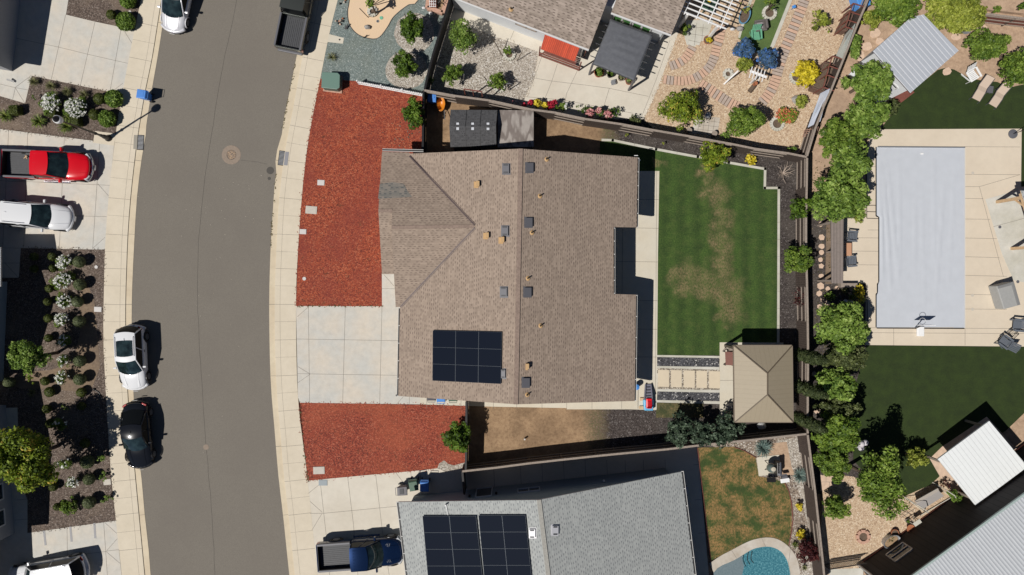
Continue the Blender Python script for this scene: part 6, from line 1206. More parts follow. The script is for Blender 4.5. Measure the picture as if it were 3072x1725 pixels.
for col, x, y, rz, lab in (('blue', 423, 281, -.15, "blue recycling bin alone at the left kerb beside the street lamp's shadow"), ('grey', 1206, 1474, 3.2, "grey wheelie bin, left of three beside the grey roofed house"), ('green', 1240, 1458, 1.75, "green wheelie bin, middle of three beside the grey roofed house"), ('blue', 1273, 1460, 1.55, "blue wheelie bin, right of three beside the grey roofed house"),
                           ('dgrey', 1294, 1187, -1.57, "charcoal wheelie bin half under the brown eave, left of three"), ('lblue', 1323, 1191, -1.57, "light blue wheelie bin half under the brown eave, middle of three"), ('green', 1359, 1189, -1.57, "green wheelie bin half under the brown eave, right of three"), ('blue', 1296, 290, 1.5, "blue bin in deep shade behind the dark fence corner")):
    t = make_bin(col); p = P(x, y, 1.05); t.location = (p.x, p.y, 0 if x != 423 else -.05); t.rotation_euler = (0, 0, rz); t["label"] = lab; t["group"] = "wheelie bins"
p = P(433, 279, 1.1); one(MB().box((p.x, p.y, 1.1), (.14, .24, .01), 0, 0), "bin_sticker", K['whitep'], "white sticker on the lid of the blue kerbside bin", "sticker", p) if 0 else None
# transformer box
a = P(1000, 250, 0); t = thing("utility_box", "green metal utility box on a concrete pad between teal gravel and red mulch", "utility box", a)
c = P(993, 242, .85); mb = MB(); mb.prism([P(x, y, .8) for x, y in ((968, 218), (1012, 220), (1019, 227), (1018, 262), (1010, 267), (966, 262))], .06, .8); mb.build("cabinet", M("utility_green", (.09, .16, .13), .5, bmp=.1), t, a, bevel=.03)
mb = MB(); mb.prism([P(x, y, .84) for x, y in ((966, 216), (1013, 218), (1020, 225), (1019, 263), (1011, 268), (964, 263))], .8, .86); mb.build("lid", M("utility_green_lid", (.13, .22, .18), .45), t, a, bevel=.03)
mb = MB(); mb.prism(PP((972, 226, 1028, 228, 1026, 281, 970, 274)), -.02, .06); mb.build("pad", K['brick'], t, a)
# street iron
def disc(name, x, y, r, z, mat, lab, cat, n=24, h=.012, extra=None):
    mb = MB(); mb.lathe((0, 0, 0), [(r, 0), (r, h), (r * .97, h + .001)], n); o = mb.build(name, mat if isinstance(mat, list) else [mat]); p = P(x, y, 0); o.location = (p.x, p.y, z); return tag(o, lab, cat)
m, tt, b = newmat("rusty_manhole"); b.inputs["Roughness"].default_value = .6; v = nd(tt, "TexVoronoi"); v.inputs["Scale"].default_value = 12; lk(tt, coord(tt), v.inputs["Vector"]); lk(tt, ramp(tt, v.outputs["Distance"], [(.2, (.45, .3, .18)), (.6, (.16, .12, .09))]), b.inputs["Base Color"]); bump(tt, b, v.outputs["Distance"], 1, .02); K['manh'] = m
t = thing("manhole", "round manhole with bumpy cover in a concrete collar in the road", "manhole", P(693, 464, 0)); t.location.z = -.06
mb = MB(); mb.lathe((0, 0, 0), [(.68, 0), (.68, .008), (.67, .009)], 32, jit=.01); mb.build("collar", M('worn_collar_concrete', (.26, .205, .16), .85, var=.1), t); mb = MB(); mb.lathe((0, 0, .009), [(.34, 0), (.34, .004)], 28, 0); mb.lathe((0, 0, .0135), [(.32, 0), (.32, .004)], 28, 1); mb.build("cover", [K['iron'], K['manh']], t)
disc("asphalt_patch", 810, 511, .27, -.06, K['joint2'], "larger round dark asphalt patch near the right storm drain", "asphalt patch", 14, .006); disc("asphalt_patch", 807, 535, .12, -.06, K['joint2'], "smaller round dark asphalt patch below the larger one", "asphalt patch", 12, .006)
disc("water_valve", 617, 1342, .2, -.06, bpy.data.materials['worn_collar_concrete'], "small round concrete valve cover in the lower road", "valve cover", 16, .008)
for lab, x, y, w_, h_, s in (("storm drain grate in the left gutter by the lamp pad", 421, 427, 17, 42, 1), ("storm drain grate in the right gutter near the two asphalt patches", 845, 474, 17, 41, -1)):
    t = thing("storm_drain", lab, "storm drain", P(x, y, 0)); o = t.location; rz = .06 * 1 if s > 0 else -.16; t.location.z = 0; cs = P(x, y, 0)
    W_, H_ = w_ / 42, h_ / 42; mb = MB(); mb.box((0, 0, -.05), (W_ + .08, H_ + .08, .02)); mb.build("frame", K['iron'], t)
    mb = MB()
    for k in range(11): mb.box((0, -H_ / 2 + H_ * (k + .5) / 11, -.03), (W_, .035, .025))
    mb.build("grate", K['galv'], t); mb = MB(); mb.box((-s * (W_ / 2 + .14), 0, .008), (.26, H_, .014)); mb.build("inlet_plate", M("inlet_metal_%d" % s, (.28, .26, .22) if s > 0 else (.25, .25, .27), .5, .5), t); t.rotation_euler = (0, 0, -.05 if s > 0 else -.12)
def lid(x, y, w_, h_, rz, mat, lab, z=.01):
    mb = MB(); mb.box((0, 0, z), (w_ / 42, h_ / 42, .05)); mb.box((0, 0, z + .027), (w_ / 42 * .8, h_ / 42 * .78, .006)); o = mb.build("meter_box", mat, bevel=.02); o.location = P(x, y, 0); o.rotation_euler = (0, 0, rz); tag(o, lab, "utility lid", "utility lids")
K['lidm'] = M("utility_lid_concrete", (.5, .46, .4), .7, var=.06); K['lidw'] = M("utility_lid_pale", (.56, .54, .52), .6)
lid(963, 548, 21, 16, -.05, K['lidw'], "pale meter lid with grey centre in the red mulch, top one of three"); lid(934, 630, 34, 23, -.08, K['lidm'], "largest concrete meter lid, in the upper red mulch"); lid(909, 695, 20, 15, -.04, K['lidw'], "white meter lid at the sidewalk edge of the upper red mulch")
lid(957, 1411, 34, 22, .03, K['lidm'], "concrete meter lid in the lower left corner of the lower red mulch"); lid(969, 1448, 26, 17, 0, M("utility_lid_bluegrey", (.3, .34, .36), .7), "blue grey lid set in the driveway by the lower red mulch", 0)
lid(294, 928, 22, 15, -.03, K['lidw'], "white lid in the rose bed beside the sidewalk"); lid(322, 1446, 22, 17, .1, K['lidm'], "grey lid at the bottom of the rose bed by the sidewalk")
disc("cleanout", 913, 836, .13, 0, K['lidw'], "round pale cap in the red mulch above the driveway", "cleanout cap", 14, .03); disc("cleanout", 289, 801, .12, 0, K['lidw'], "round pale cap in the upper rose bed", "cleanout cap", 14, .03); disc("cleanout", 390, 36, .11, 0, K['lidw'], "round pale cap in the mulch at the top left", "cleanout cap", 14, .03)
disc("water_valve", 1019, 119, .06, .012, K['iron'], "small black cap on the meter pad in the teal gravel", "valve cap", 10, .01); disc("garden_disc", 1144, 54, .12, 0, M("mint_disc", (.15, .45, .3), .6), "mint green round garden disc on the tan granite", "garden ornament", 16, .04)
p = P(1133, 64, 0); mb = MB(); [mb.box((p.x, p.y, .02), (.2, .05, .03), k * .785) for k in range(4)]; one(mb, "garden_star", K['galv'], "grey star shaped garden ornament beside the mint disc", "garden ornament", p)
def rock(x, y, r, h, lab, mat='stone', seed=0):
    p = P(x, y, 0); mb = MB(); mb.ball((p.x, p.y, h * .35), r, r * .75, h * .65, 9, 0, .16); one(mb, "rock", K[mat], lab, "rock", p)
rock(1103, 83, .22, .3, "angular grey rock on the tan granite bed"); rock(1271, 24, .13, .1, "small white round stone in the teal gravel", 'trim'); rock(1293, 40, .16, .12, "white stone at the corner of the brick planter", 'trim'); rock(2189, 1219, .32, .5, "grey boulder beside the pavilion's left lower post"); rock(2283, 1277, .33, .3, "pale boulder just below the pavilion roof", 'trim')
rock(2218, 88, .25, .35, "grey rock by the blue planter tub", 'stone'); rock(2196, 88, .18, .25, "pale rock left of the grey one by the tub", 'trim'); rock(2390, 300, .4, .3, "flat grey boulder in the orange flower bed"); rock(2549, 905, .2, .25, "white rock under the lime tree by the deck", 'trim'); rock(2535, 903, .16, .2, "second smaller white rock under the lime tree", 'trim')
for i, (x, y) in enumerate(((1022, 61), (1016, 70), (1030, 5))):
    p = P(x, y, 0); R = random.Random(i); t = thing("garden_ornament", ["cluster of orange and cream garden stones in the teal gravel", "dark small figure stones below the cluster", "small stone ornament at the top edge of the teal gravel"][i], "garden ornament", p)
    for k in range(4): mb = MB(); mb.ball((R.uniform(-.25, .25), R.uniform(-.2, .2), .08), .08, .07, .1, 8, 0, .1); mb.build("stone", [K['terra'], K['cope'], K['orn'] if 'orn' in K else K['flag'], K['iron']][(k + i) % 4], t)
mb = MB(); p = P(1040, 88, 0); mb.bar((p.x, p.y, .02), (p.x + .15, p.y + .3, .25), .06); mb.bar((p.x - .1, p.y, .05), (p.x, p.y + .2, .2), .1, .03); one(mb, "garden_stake", K['iron'], "small dark garden stake beside the tan granite edge", "garden ornament", p)
mb = MB(); p = P(1093, 113, 0); mb.bar(p, p + Vector((.25, .12, .2)), .05); mb.bar(p + Vector((-.1, .05, 0)), p + Vector((0, -.05, .18)), .05); one(mb, "garden_stake", K['iron'], "dark stake at the bottom tip of the tan granite bed", "garden ornament", p)
def stakes(lab, segs, r=.03, mat='bark'):
    p = P(*segs[0][0]); mb = MB()
    for s_ in segs: mb.tube([P(*q) for q in s_], r, 5)
    one(mb, "tree_stake", K[mat], lab, "tree stake", Vector((p.x, p.y, 0)))
stakes("wooden stake left of the staked sapling, on tan granite", [[(1105, 52, 0), (1079, 25, 1.6)]]); stakes("wooden stake right of the staked sapling, on tan granite", [[(1118, 16, 0), (1110, -2, 1.3)], [(1118, 16, .2), (1140, -3, 1.4)]]); stakes("stake beside the upper gravel circle tree", [[(1220, 56, 0), (1213, 41, 1.6)]]); stakes("stake beside the lower gravel circle tree", [[(1199, 178, 0), (1186, 157, 1.6)]])
stakes("stake pair of the potted citrus", [[(1507, 168, 0), (1480, 118, 1.7)], [(1550, 183, 0), (1565, 158, 1.2)]]); stakes("stake by the staked citrus low in the pale gravel", [[(1470, 256, 0), (1452, 230, 1.6)], [(1525, 270, 0), (1532, 255, 1)]]); stakes("pale pipe frame over the feathery tree", [[(1390, 242, .1), (1392, 222, 1.2), (1366, 216, 1.2)], [(1330, 205, .2), (1312, 198, 1.2)]], .03, 'galv'); stakes("pale pipe frame over the staked citrus", [[(1485, 262, .1), (1488, 246, 1.1), (1534, 251, 1.1), (1527, 270, .1)]], .03, 'galv')
def stonering(lab, x, y, r, n=12, mat='slabw'):
    p = P(x, y, 0); t = thing("stone_ring", lab, "planter ring", p); R = random.Random(n)
    mb = MB()
    for k in range(n): a = 6.283 * k / n; mb.box((math.cos(a) * r, math.sin(a) * r, .07), (.22, 6.283 * r / n * .92, .16), a)
    mb.build("blocks", K[mat], t, bevel=.02); mb = MB(); mb.lathe((0, 0, 0), [(r - .1, 0), (r - .1, .04)], 16); mb.build("soil", K['bark'], t)
stonering("ring of stones around the staked sapling", 1118, 36, .28); stonering("stone ring of the citrus tree by the red canopy", 1528, 165, .34, 14); stonering("stone ring at the foot of the staked citrus", 1498, 262, .32, 14); stonering("grey block ring with soil on the bright turf", 2307, 40, .42, 14); stonering("grey block fire ring left of the white arbor", 2183, 223, .28, 9)
stonering("half hidden grey ring under the golden yellow bush", 2388, 232, .42, 16); stonering("grey edging ring at the left of the orange flower bed", 2330, 372, .42, 16)
stonering("octagonal red and white brick fire pit on the golden gravel", 2588, 1609, .4, 8, 'brick')
# brick corner planter with little lattice
t = thing("brick_planter", "pinkish block planter in the top corner of the teal gravel", "planter", P(1310, 18, 0)); o = t.location; q = PP((1290, -40, 1283, 27, 1329, 42, 1349, -20)); mb = MB()
for a, b in zip(q, q[1:]): mb.bar(a + Vector((0, 0, .15)), b + Vector((0, 0, .15)), .28, .3)
mb.build("block_wall", K['brick'], t, o); mb = MB(); mb.prism(q, -.05, .12); mb.build("soil", K['dirt'], t, o)
t = thing("lattice_box", "small white lattice box standing in the brick planter", "ornament", P(1299, 13, .3)); o = t.location; mb = MB()
for k in range(4): mb.bar((-.2 + k * .13, -.3, .25), (-.2 + k * .13, .3, .3), .03); mb.bar((-.25, -.28 + k * .18, .3), (.25, -.28 + k * .18, .3), .03)
mb.build("lattice", K['whitep'], t); mb = MB(); mb.box((.05, 0, .1), (.45, .5, .3)); mb.build("box", K['woodr'], t)
t = thing("garden_bicycle", "black wire ornamental frame in the brick planter", "ornament", P(1322, 10, .2)); mb = MB()
for cx in (-.25, .25): mb.tube([(cx + .2 * math.cos(a * .52), .2 * math.sin(a * .52), .3 + .02 * a) for a in range(13)], .015, 5)
mb.bar((-.3, -.2, .1), (.3, .3, .5), .03); mb.bar((.3, -.2, .1), (-.3, .3, .5), .03); mb.build("frame", K['iron'], t)
# wheelbarrow
t = thing("wheelbarrow", "orange wheelbarrow beside the dark resin shed", "wheelbarrow", P(1325, 325, 0)); mb = MB(); rr = []
for z, k in ((.3, .55), (.5, .9), (.62, 1.0), (.6, .9), (.36, .5)): rr.append([(math.cos(a * math.pi / 10) * .31 * k * (1 if math.sin(a * math.pi / 10) > -.1 else .95), math.sin(a * math.pi / 10) * .52 * k + .15, z) for a in range(20)])
loft(mb, rr); mb.build("tray", M("orange_tray_paint", (.6, .2, .015), .4), t, smooth=True)
for s in (1, -1): mb = MB(); mb.tube([(s * .12, .55, .2), (s * .22, -.3, .35), (s * .28, -.95, .6)], .025, 6); mb.tube([(s * .2, -.25, .34), (s * .25, -.3, .0)], .02, 6); mb.build("handle", K['galv'] if s > 0 else K['bark'], t)
mb = MB(); mb.tube([(-.05, .72, .18), (.05, .72, .18)], .18, 14); mb.build("wheel", K['black'], t)
# red swing canopy in the top yard
t = thing("canopy_swing", "swing seat under a ribbed red canopy against the white wall", "swing seat", P(1680, 160, 0)); o = t.location; q = [P(1636, 98, 1.95), P(1741, 137, 1.95), P(1724, 184, 1.85), P(1622, 147, 1.85)]; e1 = (q[1] - q[0]).normalized(); K['redc'] = stripes("ribbed_red_canopy", (.62, .085, .03), (.4, .045, .02), .13, 0, -math.atan2(e1.y, e1.x), .75, .6, 0, True)
mb = MB(); mb.slab(q, .05); mb.build("canopy", K['redc'], t, o); a, b = P(1618, 160, .5), P(1738, 205, .5)
mb = MB(); mb.bar((a.x, a.y, .1), (b.x, b.y, .1), .08); mb.bar((a.x, a.y, .62), (b.x, b.y, .62), .1, .06); mb.build("bench_rail", K['woodr'], t, o)
d = (b - a).normalized(); u = Vector((-d.y, d.x, 0)); mb = MB()
for k in range(5): mb.bar(a + d * .25 + u * (.12 * k + .05) + Vector((0, 0, 0)), b - d * .35 + u * (.12 * k + .05), .09, .03)
mb.build("seat", K['woodr'], t, o)
for p in (a, b): 
    for v in (0, 1.1): mb = MB(); mb.bar((p + u * v).xy.to_3d(), (p + u * v).xy.to_3d() + Vector((0, 0, 1.85)), .08); mb.build("post", K['woodr'], t, o)
# dark grey fabric canopy gazebo
t = thing("canopy_gazebo", "square gazebo with wrinkled dark grey fabric canopy on the top patio", "gazebo", P(1868, 160, 0)); o = t.location; q = [P(1833, 59, 2.45), P(1957, 105, 2.45), P(1903, 241, 2.4), P(1779, 191, 2.4)]
mb = MB(); N = 22; vs = []; R = random.Random(3)
for j in range(N + 1):
    for i in range(N + 1):
        u, v = i / N, j / N; p = q[0].lerp(q[1], u).lerp(q[3].lerp(q[2], u), v); s = math.sin(math.pi * u) * math.sin(math.pi * v)
        p.z += .12 * s + .022 * math.sin(u * 9 + v * 38 + 2 * math.sin(u * 5)) * (0.3 + s) + R.uniform(-.008, .008); vs.append(p)
mb.add(vs, [(j * (N + 1) + i, (j + 1) * (N + 1) + i, (j + 1) * (N + 1) + i + 1, j * (N + 1) + i + 1) for j in range(N) for i in range(N)])
m = M("grey_canopy_fabric", (.105, .11, .125), .75, var=.1, vs=5); cv = mb.build("canopy", m, t, o, smooth=True); sd = cv.modifiers.new("s", 'SOLIDIFY'); sd.thickness = .02
mb = MB()
for a, b in zip(q, q[1:] + q[:1]): mb.bar(a + Vector((0, 0, -.05)), b + Vector((0, 0, -.05)), .06, .1)
for k in range(1, 7):
    a, b = q[0].lerp(q[3], k / 7) + Vector((0, 0, -.06)), q[1].lerp(q[2], k / 7) + Vector((0, 0, -.06)); e = (b - a).normalized() * .38; mb.bar(a - e, b + e, .035, .08)
mb.build("rafters", K['dkgrey'], t, o)
for p in q: mb = MB(); mb.bar((p.x, p.y, 0), (p.x, p.y, 2.38), .12); mb.build("post", K['vent'], t, o)
# planters under the canopy
def pot(lab, x, y, r, h, mat, lf=None, lr=None, plant="leafy plant in the pot"):
    p = P(x, y, 0); t = thing("plant_pot", lab, "plant pot", p); mb = MB(); mb.lathe((0, 0, 0), [(r * .72, 0), (r * .97, h * .9), (r, h), (r * .88, h), (r * .85, h * .85)], 16); mb.build("pot", K[mat], t, smooth=False)
    mb = MB(); mb.lathe((0, 0, h * .8), [(r * .85, 0), (r * .84, .02)], 12); mb.build("soil", K['bark'], t)
    if lf:
        SEED[0] += 1; rng = np.random.default_rng(SEED[0]); lr = lr or r * 1.2; c = (p.x, p.y, h + lr * .5); ps_, nr, tn = crownpts(rng, c, lr, lr, lr * .6, 9, .09, .5); leafmesh("foliage", LF[lf], c, len(ps_), ps_, nr, .09, rng, tn, t, p)
pot("terracotta pot with bright foliage under the canopy's lower left corner", 1795, 222, .36, .4, 'terra', 'lime', .42); pot("dark planter left of the table leg under the canopy", 1829, 227, .24, .4, 'blackp', 'deep', .22); pot("planter with grey green foliage under the canopy edge", 1862, 236, .26, .4, 'woodl', 'drygr', .24); pot("terracotta pot with green plant at the canopy's lower right", 1886, 246, .3, .35, 'terra', 'lime', .26)
mb = MB(); p = P(1838, 252, 0); mb.box((p.x, p.y, .25), (.3, .25, .1), .3); mb.box((p.x + .05, p.y + .1, .12), (.3, .3, .22), .3); one(mb, "folding_stool", K['galv'], "small pale folding stool at the edge of the canopy", "stool", p)
pot("tall black pot with leafy plant under the white pergola", 2047, 95, .27, .6, 'blackp', 'mid', .4); pot("wire basket planter of yellow flowers on the pebbles", 2121, 123, .32, .25, 'terra', 'gold', .28); pot("terracotta pot standing on a log below the arbor", 2259, 257, .14, .6, 'terra'); pot("round blue white pot beside the tiled pad", 2119, 350, .2, .45, 'galv')
for i, (x, y) in enumerate(((2068, 391), (2144, 400))): p = P(x, y, .4); mb = MB(); mb.lathe((p.x, p.y, 0), [(.16, 0), (.16, .38), (.19, .4), (.19, .44)], 14); one(mb, "patio_stool", K['woodl'], ["round brown stool at the left of the tiled pad", "round brown stool at the right of the tiled pad"][i], "stool", Vector((p.x, p.y, 0)))
mb = MB(); p = P(2253, 268, 0); mb.tube([p + Vector((-.15, -.2, .12)), p + Vector((.2, .25, .15))], .16, 10); one(mb, "log", K['bark'], "short dark log lying below the terracotta pot", "log", p)
# blue tub planter
p = P(2229, 52, 0); t = thing("planter_tub", "oval blue and white tub planter beside the bright turf", "planter", p); mb = MB(); mb.lathe((0, 0, 0), [(.3, 0), (.36, .4), (.38, .42), (.33, .42), (.31, .33)], 20, 0, 1, 1.75, -.35); mb.build("tub", M("blue_tub_enamel", (.12, .28, .42), .3), t); mb = MB(); mb.lathe((0, 0, .33), [(.32, 0), (.31, .02)], 20, 0, 1, 1.75, -.35); mb.build("soil", K['bark'], t)
tree("sprawling straw coloured plant above the blue tub", 2238, 22, 22, .9, 'ygreen', leaf=.07, dens=.2, name="shrub", cat="shrub", nc=9); tree("small green bush in the turf's block ring", 2315, 14, 24, 1.6, 'mid', leaf=.09, dens=.4, name="shrub", cat="shrub", nc=10)
# white pergola
t = thing("pergola", "white slatted pergola at the top edge over the flagged path", "pergola", P(2130, 20, 0)); o = t.location; zp = 2.5; A, B, C, D = P(2050, 34, zp), P(2170, 82, zp), P(2225, -45, zp), P(2105, -93, zp)
for k in range(4): 
    mb = MB(); a, b = A.lerp(B, .04 + k * .3), D.lerp(C, .04 + k * .3); e = (a - b).normalized() * .2; mb.bar(a + e + Vector((0, 0, .06)), b, .06, .1); mb.build("rafter", K['whitep'], t, o)
for k in range(10):
    mb = MB(); a, b = A.lerp(D, k / 9 - .03), B.lerp(C, k / 9 - .03); e = (b - a).normalized() * .35; mb.bar(a - e + Vector((0, 0, .14)), b + e * .6 + Vector((0, 0, .14)), .075, .06); mb.build("slat", K['whitep'], t, o)
mb = MB(); mb.bar(A + Vector((0, 0, -.06)), B + Vector((0, 0, -.06)), .08, .16); mb.build("beam", K['whitep'], t, o)
for p in (A.lerp(B, .12), B.lerp(A, .12), C, D): mb = MB(); mb.bar((p.x, p.y, 0), (p.x, p.y, zp - .1), .16); mb.build("post", K['whitep'], t, o)
mb = MB(); p = P(2128, 10, .7); mb.box((p.x, p.y, .7), (.9, 1.1, .06), -.35); [mb.box((p.x + dx, p.y + dy, .34), (.06, .06, .68)) for dx in (-.3, .3) for dy in (-.4, .4)]; one(mb, "garden_table", BINM['green'], "green topped table under the white pergola", "table", Vector((p.x, p.y, 0))); disc("yellow_tray", 2120, 14, .14, .735, M("yellow_plastic", (.7, .5, .02), .5), "yellow tray on the green table under the pergola", "tray", 14, .03)
# small arbor over the vine
t = thing("arbor", "small white arbor bench frame with slatted top right of the vine", "arbor", P(2275, 215, 0)); o = t.location
for k in range(5): mb = MB(); a, b = P(2257 + k * 9.5, 200 + k * 3, 1.75), P(2247 + k * 9.5, 234 + k * 3, 1.75); mb.bar(a, b, .05, .05); mb.build("slat", K['whitep'], t, o)
mb = MB(); a, b = P(2250, 213, 1.7), P(2300, 232, 1.7); mb.bar(a, b, .16, .06); mb.build("beam", K['whitep'], t, o); mb = MB(); p = P(2274, 226, 1.6); mb.bar((p.x, p.y - .1, 0), (p.x, p.y, 1.65), .1); p = P(2215, 212, 1.6); mb.bar(p, (p.x - .5, p.y - .45, 0), .1); mb.build("post", K['whitep'], t, o)
# garden chairs
def chair(lab, x, y, rz, mat, name="garden_chair", s=1.0, group=None, recl=.35):
    p = P(x, y, 0); t = thing(name, lab, "chair", p, rz, group)
    mb = MB()
    for k in range(6): mb.box((-.22 * s + k * .1 * s, 0, (.36 + k * .014) * s), (.085 * s, .52 * s, .02))
    mb.build("seat", mat, t)
    mb = MB()
    for k in range(6): y_ = (-.24 + k * .096) * s; mb.bar((-.25 * s, y_, .36 * s), ((-.25 - recl) * s, y_ * 1.12, (.95 - abs(k - 2.5) * .03) * s), .085 * s, .02, up=(1, 0, .3))
    mb.bar((-.35 * s, -.28 * s, .55 * s), (-.35 * s, .28 * s, .55 * s), .04, .05); mb.build("backrest", mat, t)
    for sd in (1, -1):
        mb = MB(); mb.box((-.02 * s, sd * .33 * s, .56 * s), (.68 * s, .12 * s, .025)); mb.build("armrest", mat, t)
        mb = MB(); mb.bar((.26 * s, sd * .31 * s, 0), (.26 * s, sd * .31 * s, .55 * s), .09 * s, .03); mb.build("leg", mat, t); mb = MB(); mb.bar((-.4 * s, sd * .29 * s, 0), (.27 * s, sd * .29 * s, .38 * s), .035, .09 * s); mb.build("leg", mat, t)
    return t
K['chgrn'] = M("mint_green_paint", (.14, .38, .24), .5); K['chgry'] = M("grey_composite", (.12, .135, .16), .6); K['chbr'] = M("grey_brown_wicker", (.13, .115, .11), .8, var=.2, vs=20)
chair("mint green slatted garden chair on the bright turf", 2262, 112, -1.5, K['chgrn']); chair("grey composite chair under the shelter edge, upper of two", 2549, 710, -.1, K['chgry'], group="grey chairs by the slatted shelter"); chair("grey composite chair under the shelter edge, lower of two", 2546, 785, .1, K['chgry'], group="grey chairs by the slatted shelter")
chair("dark grey garden chair at the right edge by the wire table", 3040, 975, 3.05, K['chgry'], s=1.15, recl=.5); chair("dark grey garden chair left of the wire table", 3000, 1024, 2.5, K['chgry'], s=1.1, recl=.5); chair("white plastic garden chair on the turf below the olive tree", 2905, 232, -1.05, K['whitep'], s=1.15)
p = P(2276, 83, 0); t = thing("wicker_chair", "boxy grey brown wicker chair above the mint green chair", "chair", p, .15); mb = MB(); mb.box((0, 0, .25), (.75, .6, .3)); mb.build("seat", K['chbr'], t, bevel=.05); mb = MB(); mb.box((.35, 0, .5), (.16, .65, .5)); mb.build("backrest", K['chbr'], t, bevel=.05)
for s in (1, -1): mb = MB(); mb.box((0, s * .34, .42), (.8, .12, .18)); mb.build("armrest", K['chbr'], t, bevel=.04)
mb = MB(); mb.box((-.05, 0, .43), (.42, .42, .05)); mb.build("cushion", M("grey_cushion", (.28, .26, .27), .9), t, bevel=.02)
# raised beds, trellis, leaning panels along the pebble garden fence
for i, (q, lab) in enumerate((((2519, 88, 2541, 92, 2562, 35, 2548, 30), "brown raised bed at the top of the pebble garden fence"), ((2438, 262, 2470, 275, 2508, 196, 2473, 186), "large brown raised bed with round pots right of the golden bush"))):
    c = P(sum(q[::2]) / 4, sum(q[1::2]) / 4, 0); t = thing("raised_bed", lab, "raised bed", c); pq = PP(q, .8); mb = MB()
    for a, b in zip(pq, pq[1:] + pq[:1]): mb.bar(Vector((a.x, a.y, .4)), Vector((b.x, b.y, .4)), .05, .8)
    mb.build("side_boards", M("raised_bed_brown_%d" % i, (.16, .095, .07), .8, var=.15), t, c); mb = MB(); mb.prism(pq, .0, .66); mb.build("soil", K['bark'], t, c)
for i, (pts) in enumerate((((2560, 10), (2550, 35), (2543, 60), (2535, 80)), ((2498, 168), (2487, 198), (2480, 225), (2470, 262)))):
    c = P(*pts[1], 0); t = thing("trellis", ["red brown frame trellis behind the top raised bed", "red brown frame trellis over the large raised bed"][i], "trellis", c); mb = MB()
    for a, b in zip(pts, pts[1:]): mb.bar(P(*a, 1.7), P(*b, 1.7), .06, .06)
    for a in pts: p = P(*a, 1.7); e = Vector((.75, -.25, 0)); mb.bar(p, p + e, .06, .06); mb.bar((p.x, p.y, 0), p, .06)
    mb.build("frame", K['woodr'], t, c)
for i, (x, y, r) in enumerate(((2500, 203, .16), (2489, 238, .17), (2472, 210, .13), (2463, 240, .12))): pot(["upper round pot in the large raised bed", "lower round pot in the large raised bed", "small pot at the left of the large raised bed", "small pot low in the large raised bed"][i], x, y, r, .8, 'blackp', 'mid', .12)
for i, (a, b, c, d, mt) in enumerate((((2572, 73), (2534, 178), (2513, 172), (2547, 100), (.45, .5, .48)), ((2495, 268), (2466, 366), (2430, 384), (2468, 282), (.6, .66, .78)))):
    q = [v + Vector((-.13, .04, 0)) for v in (P(*a, 1.8), P(*b, 1.8), P(*c, .95), P(*d, .95))]; mb = MB(); mb.add(q + [v + Vector((-.03, .01, 0)) for v in q], [(0, 1, 2, 3), (7, 6, 5, 4), (0, 4, 5, 1), (1, 5, 6, 2), (2, 6, 7, 3), (3, 7, 4, 0)]); one(mb, "greenhouse_panel", M("clear_panel_%d" % i, mt, .12, coat=.5), ["upper pale clear panel leaning on the pebble garden fence", "lower bluish clear panel leaning on the pebble garden fence"][i], "panel", Vector((q[2].x, q[2].y, 0)))
p = P(2430, 402, 1); t = thing("trellis", "low pink brown lattice leaning near the fence corner", "trellis", Vector((p.x, p.y, 0))); mb = MB()
for k in range(6): mb.bar(P(2408 + k * 8, 412 - k * 1.5, .3), P(2415 + k * 8, 388 - k * 1.5, 1.5), .03)
for k in range(4): mb.bar(P(2406 + k * 2, 409 - k * 6, .4 + .3 * k), P(2450 + k * 1, 402 - k * 6, .4 + .3 * k), .03)
mb.build("lattice", K['brick'], t, (p.x, p.y, 0)); mb = MB(); p = P(2582, 5, .6); mb.box((p.x, p.y, .5), (.9, 1.0, 1.0), .3); one(mb, "storage_bin", BINM['lblue'], "bright blue storage bin at the top of the pebble garden fence", "storage bin", Vector((p.x, p.y, 0)), bevel=.05)
t = thing("trellis", "small red brown pipe frame standing behind the pale gravel fence", "trellis", P(1420, 290, 0)); mb = MB()
for x, y in ((1392, 267), (1418, 271), (1445, 275)): p = P(x, y, 2.4); mb.bar((p.x, p.y - .1, 0), p, .07)
mb.bar(P(1392, 267, 2.4), P(1446, 275, 2.4), .07); mb.build("frame", K['woodr'], t, t.location)
mb = MB(); p = P(1538, 303, 1.3); mb.tube([(p.x, p.y, 0), p], .02, 6); mb.box(p, (.06, .03, .16)); one(mb, "pink_flag", LF['pink'], "little pink marker flag by the pale gravel fence", "flag", Vector((p.x, p.y, 0)))
mb = MB(); p = P(2382, 20, .5); mb.box(p, (.25, .2, .04), .4); mb.tube([(p.x, p.y, 0), p], .02, 5); one(mb, "blue_feeder", BINM['lblue'], "small blue bird feeder by the turf's right kerb", "feeder", Vector((p.x, p.y, 0)))
# pool cover and pool deck things
t = thing("pool_cover", "large wrinkled pale grey cover stretched over the rectangular pool", "pool cover", P(2760, 712, 0)); o = t.location
cl = [(2630, 441), (2630, 648), (2638, 651), (2638, 848), (2634, 851), (2634, 879), (2630, 882), (2630, 982)]; NR = 90; NC = 46; vs = []; R = random.Random(2)
def wr(u, v):
    z = 0
    for a, b, c, w_, h_ in ((.06, .12, .30, .012, .05), (.1, .2, .24, .01, .04), (.03, .02, .12, .01, .04), (.45, -.03, .2, .008, .02), (.8, -.15, .6, .01, .03), (.25, .02, .1, .012, .025), (.02, .06, .05, .01, .03), (.9, -.1, .3, .01, .02), (.5, .05, .7, .01, .018), (.65, .02, .1, .014, .016)):
        x = u - (a + b * v + .002 * math.sin(9 * v + a * 40)); z += h_ * math.exp(-(x / w_) ** 2) * max(0, math.sin(math.pi * min(1, max(0, (v - c * .3) * 1.4)))) ** .5
    return z
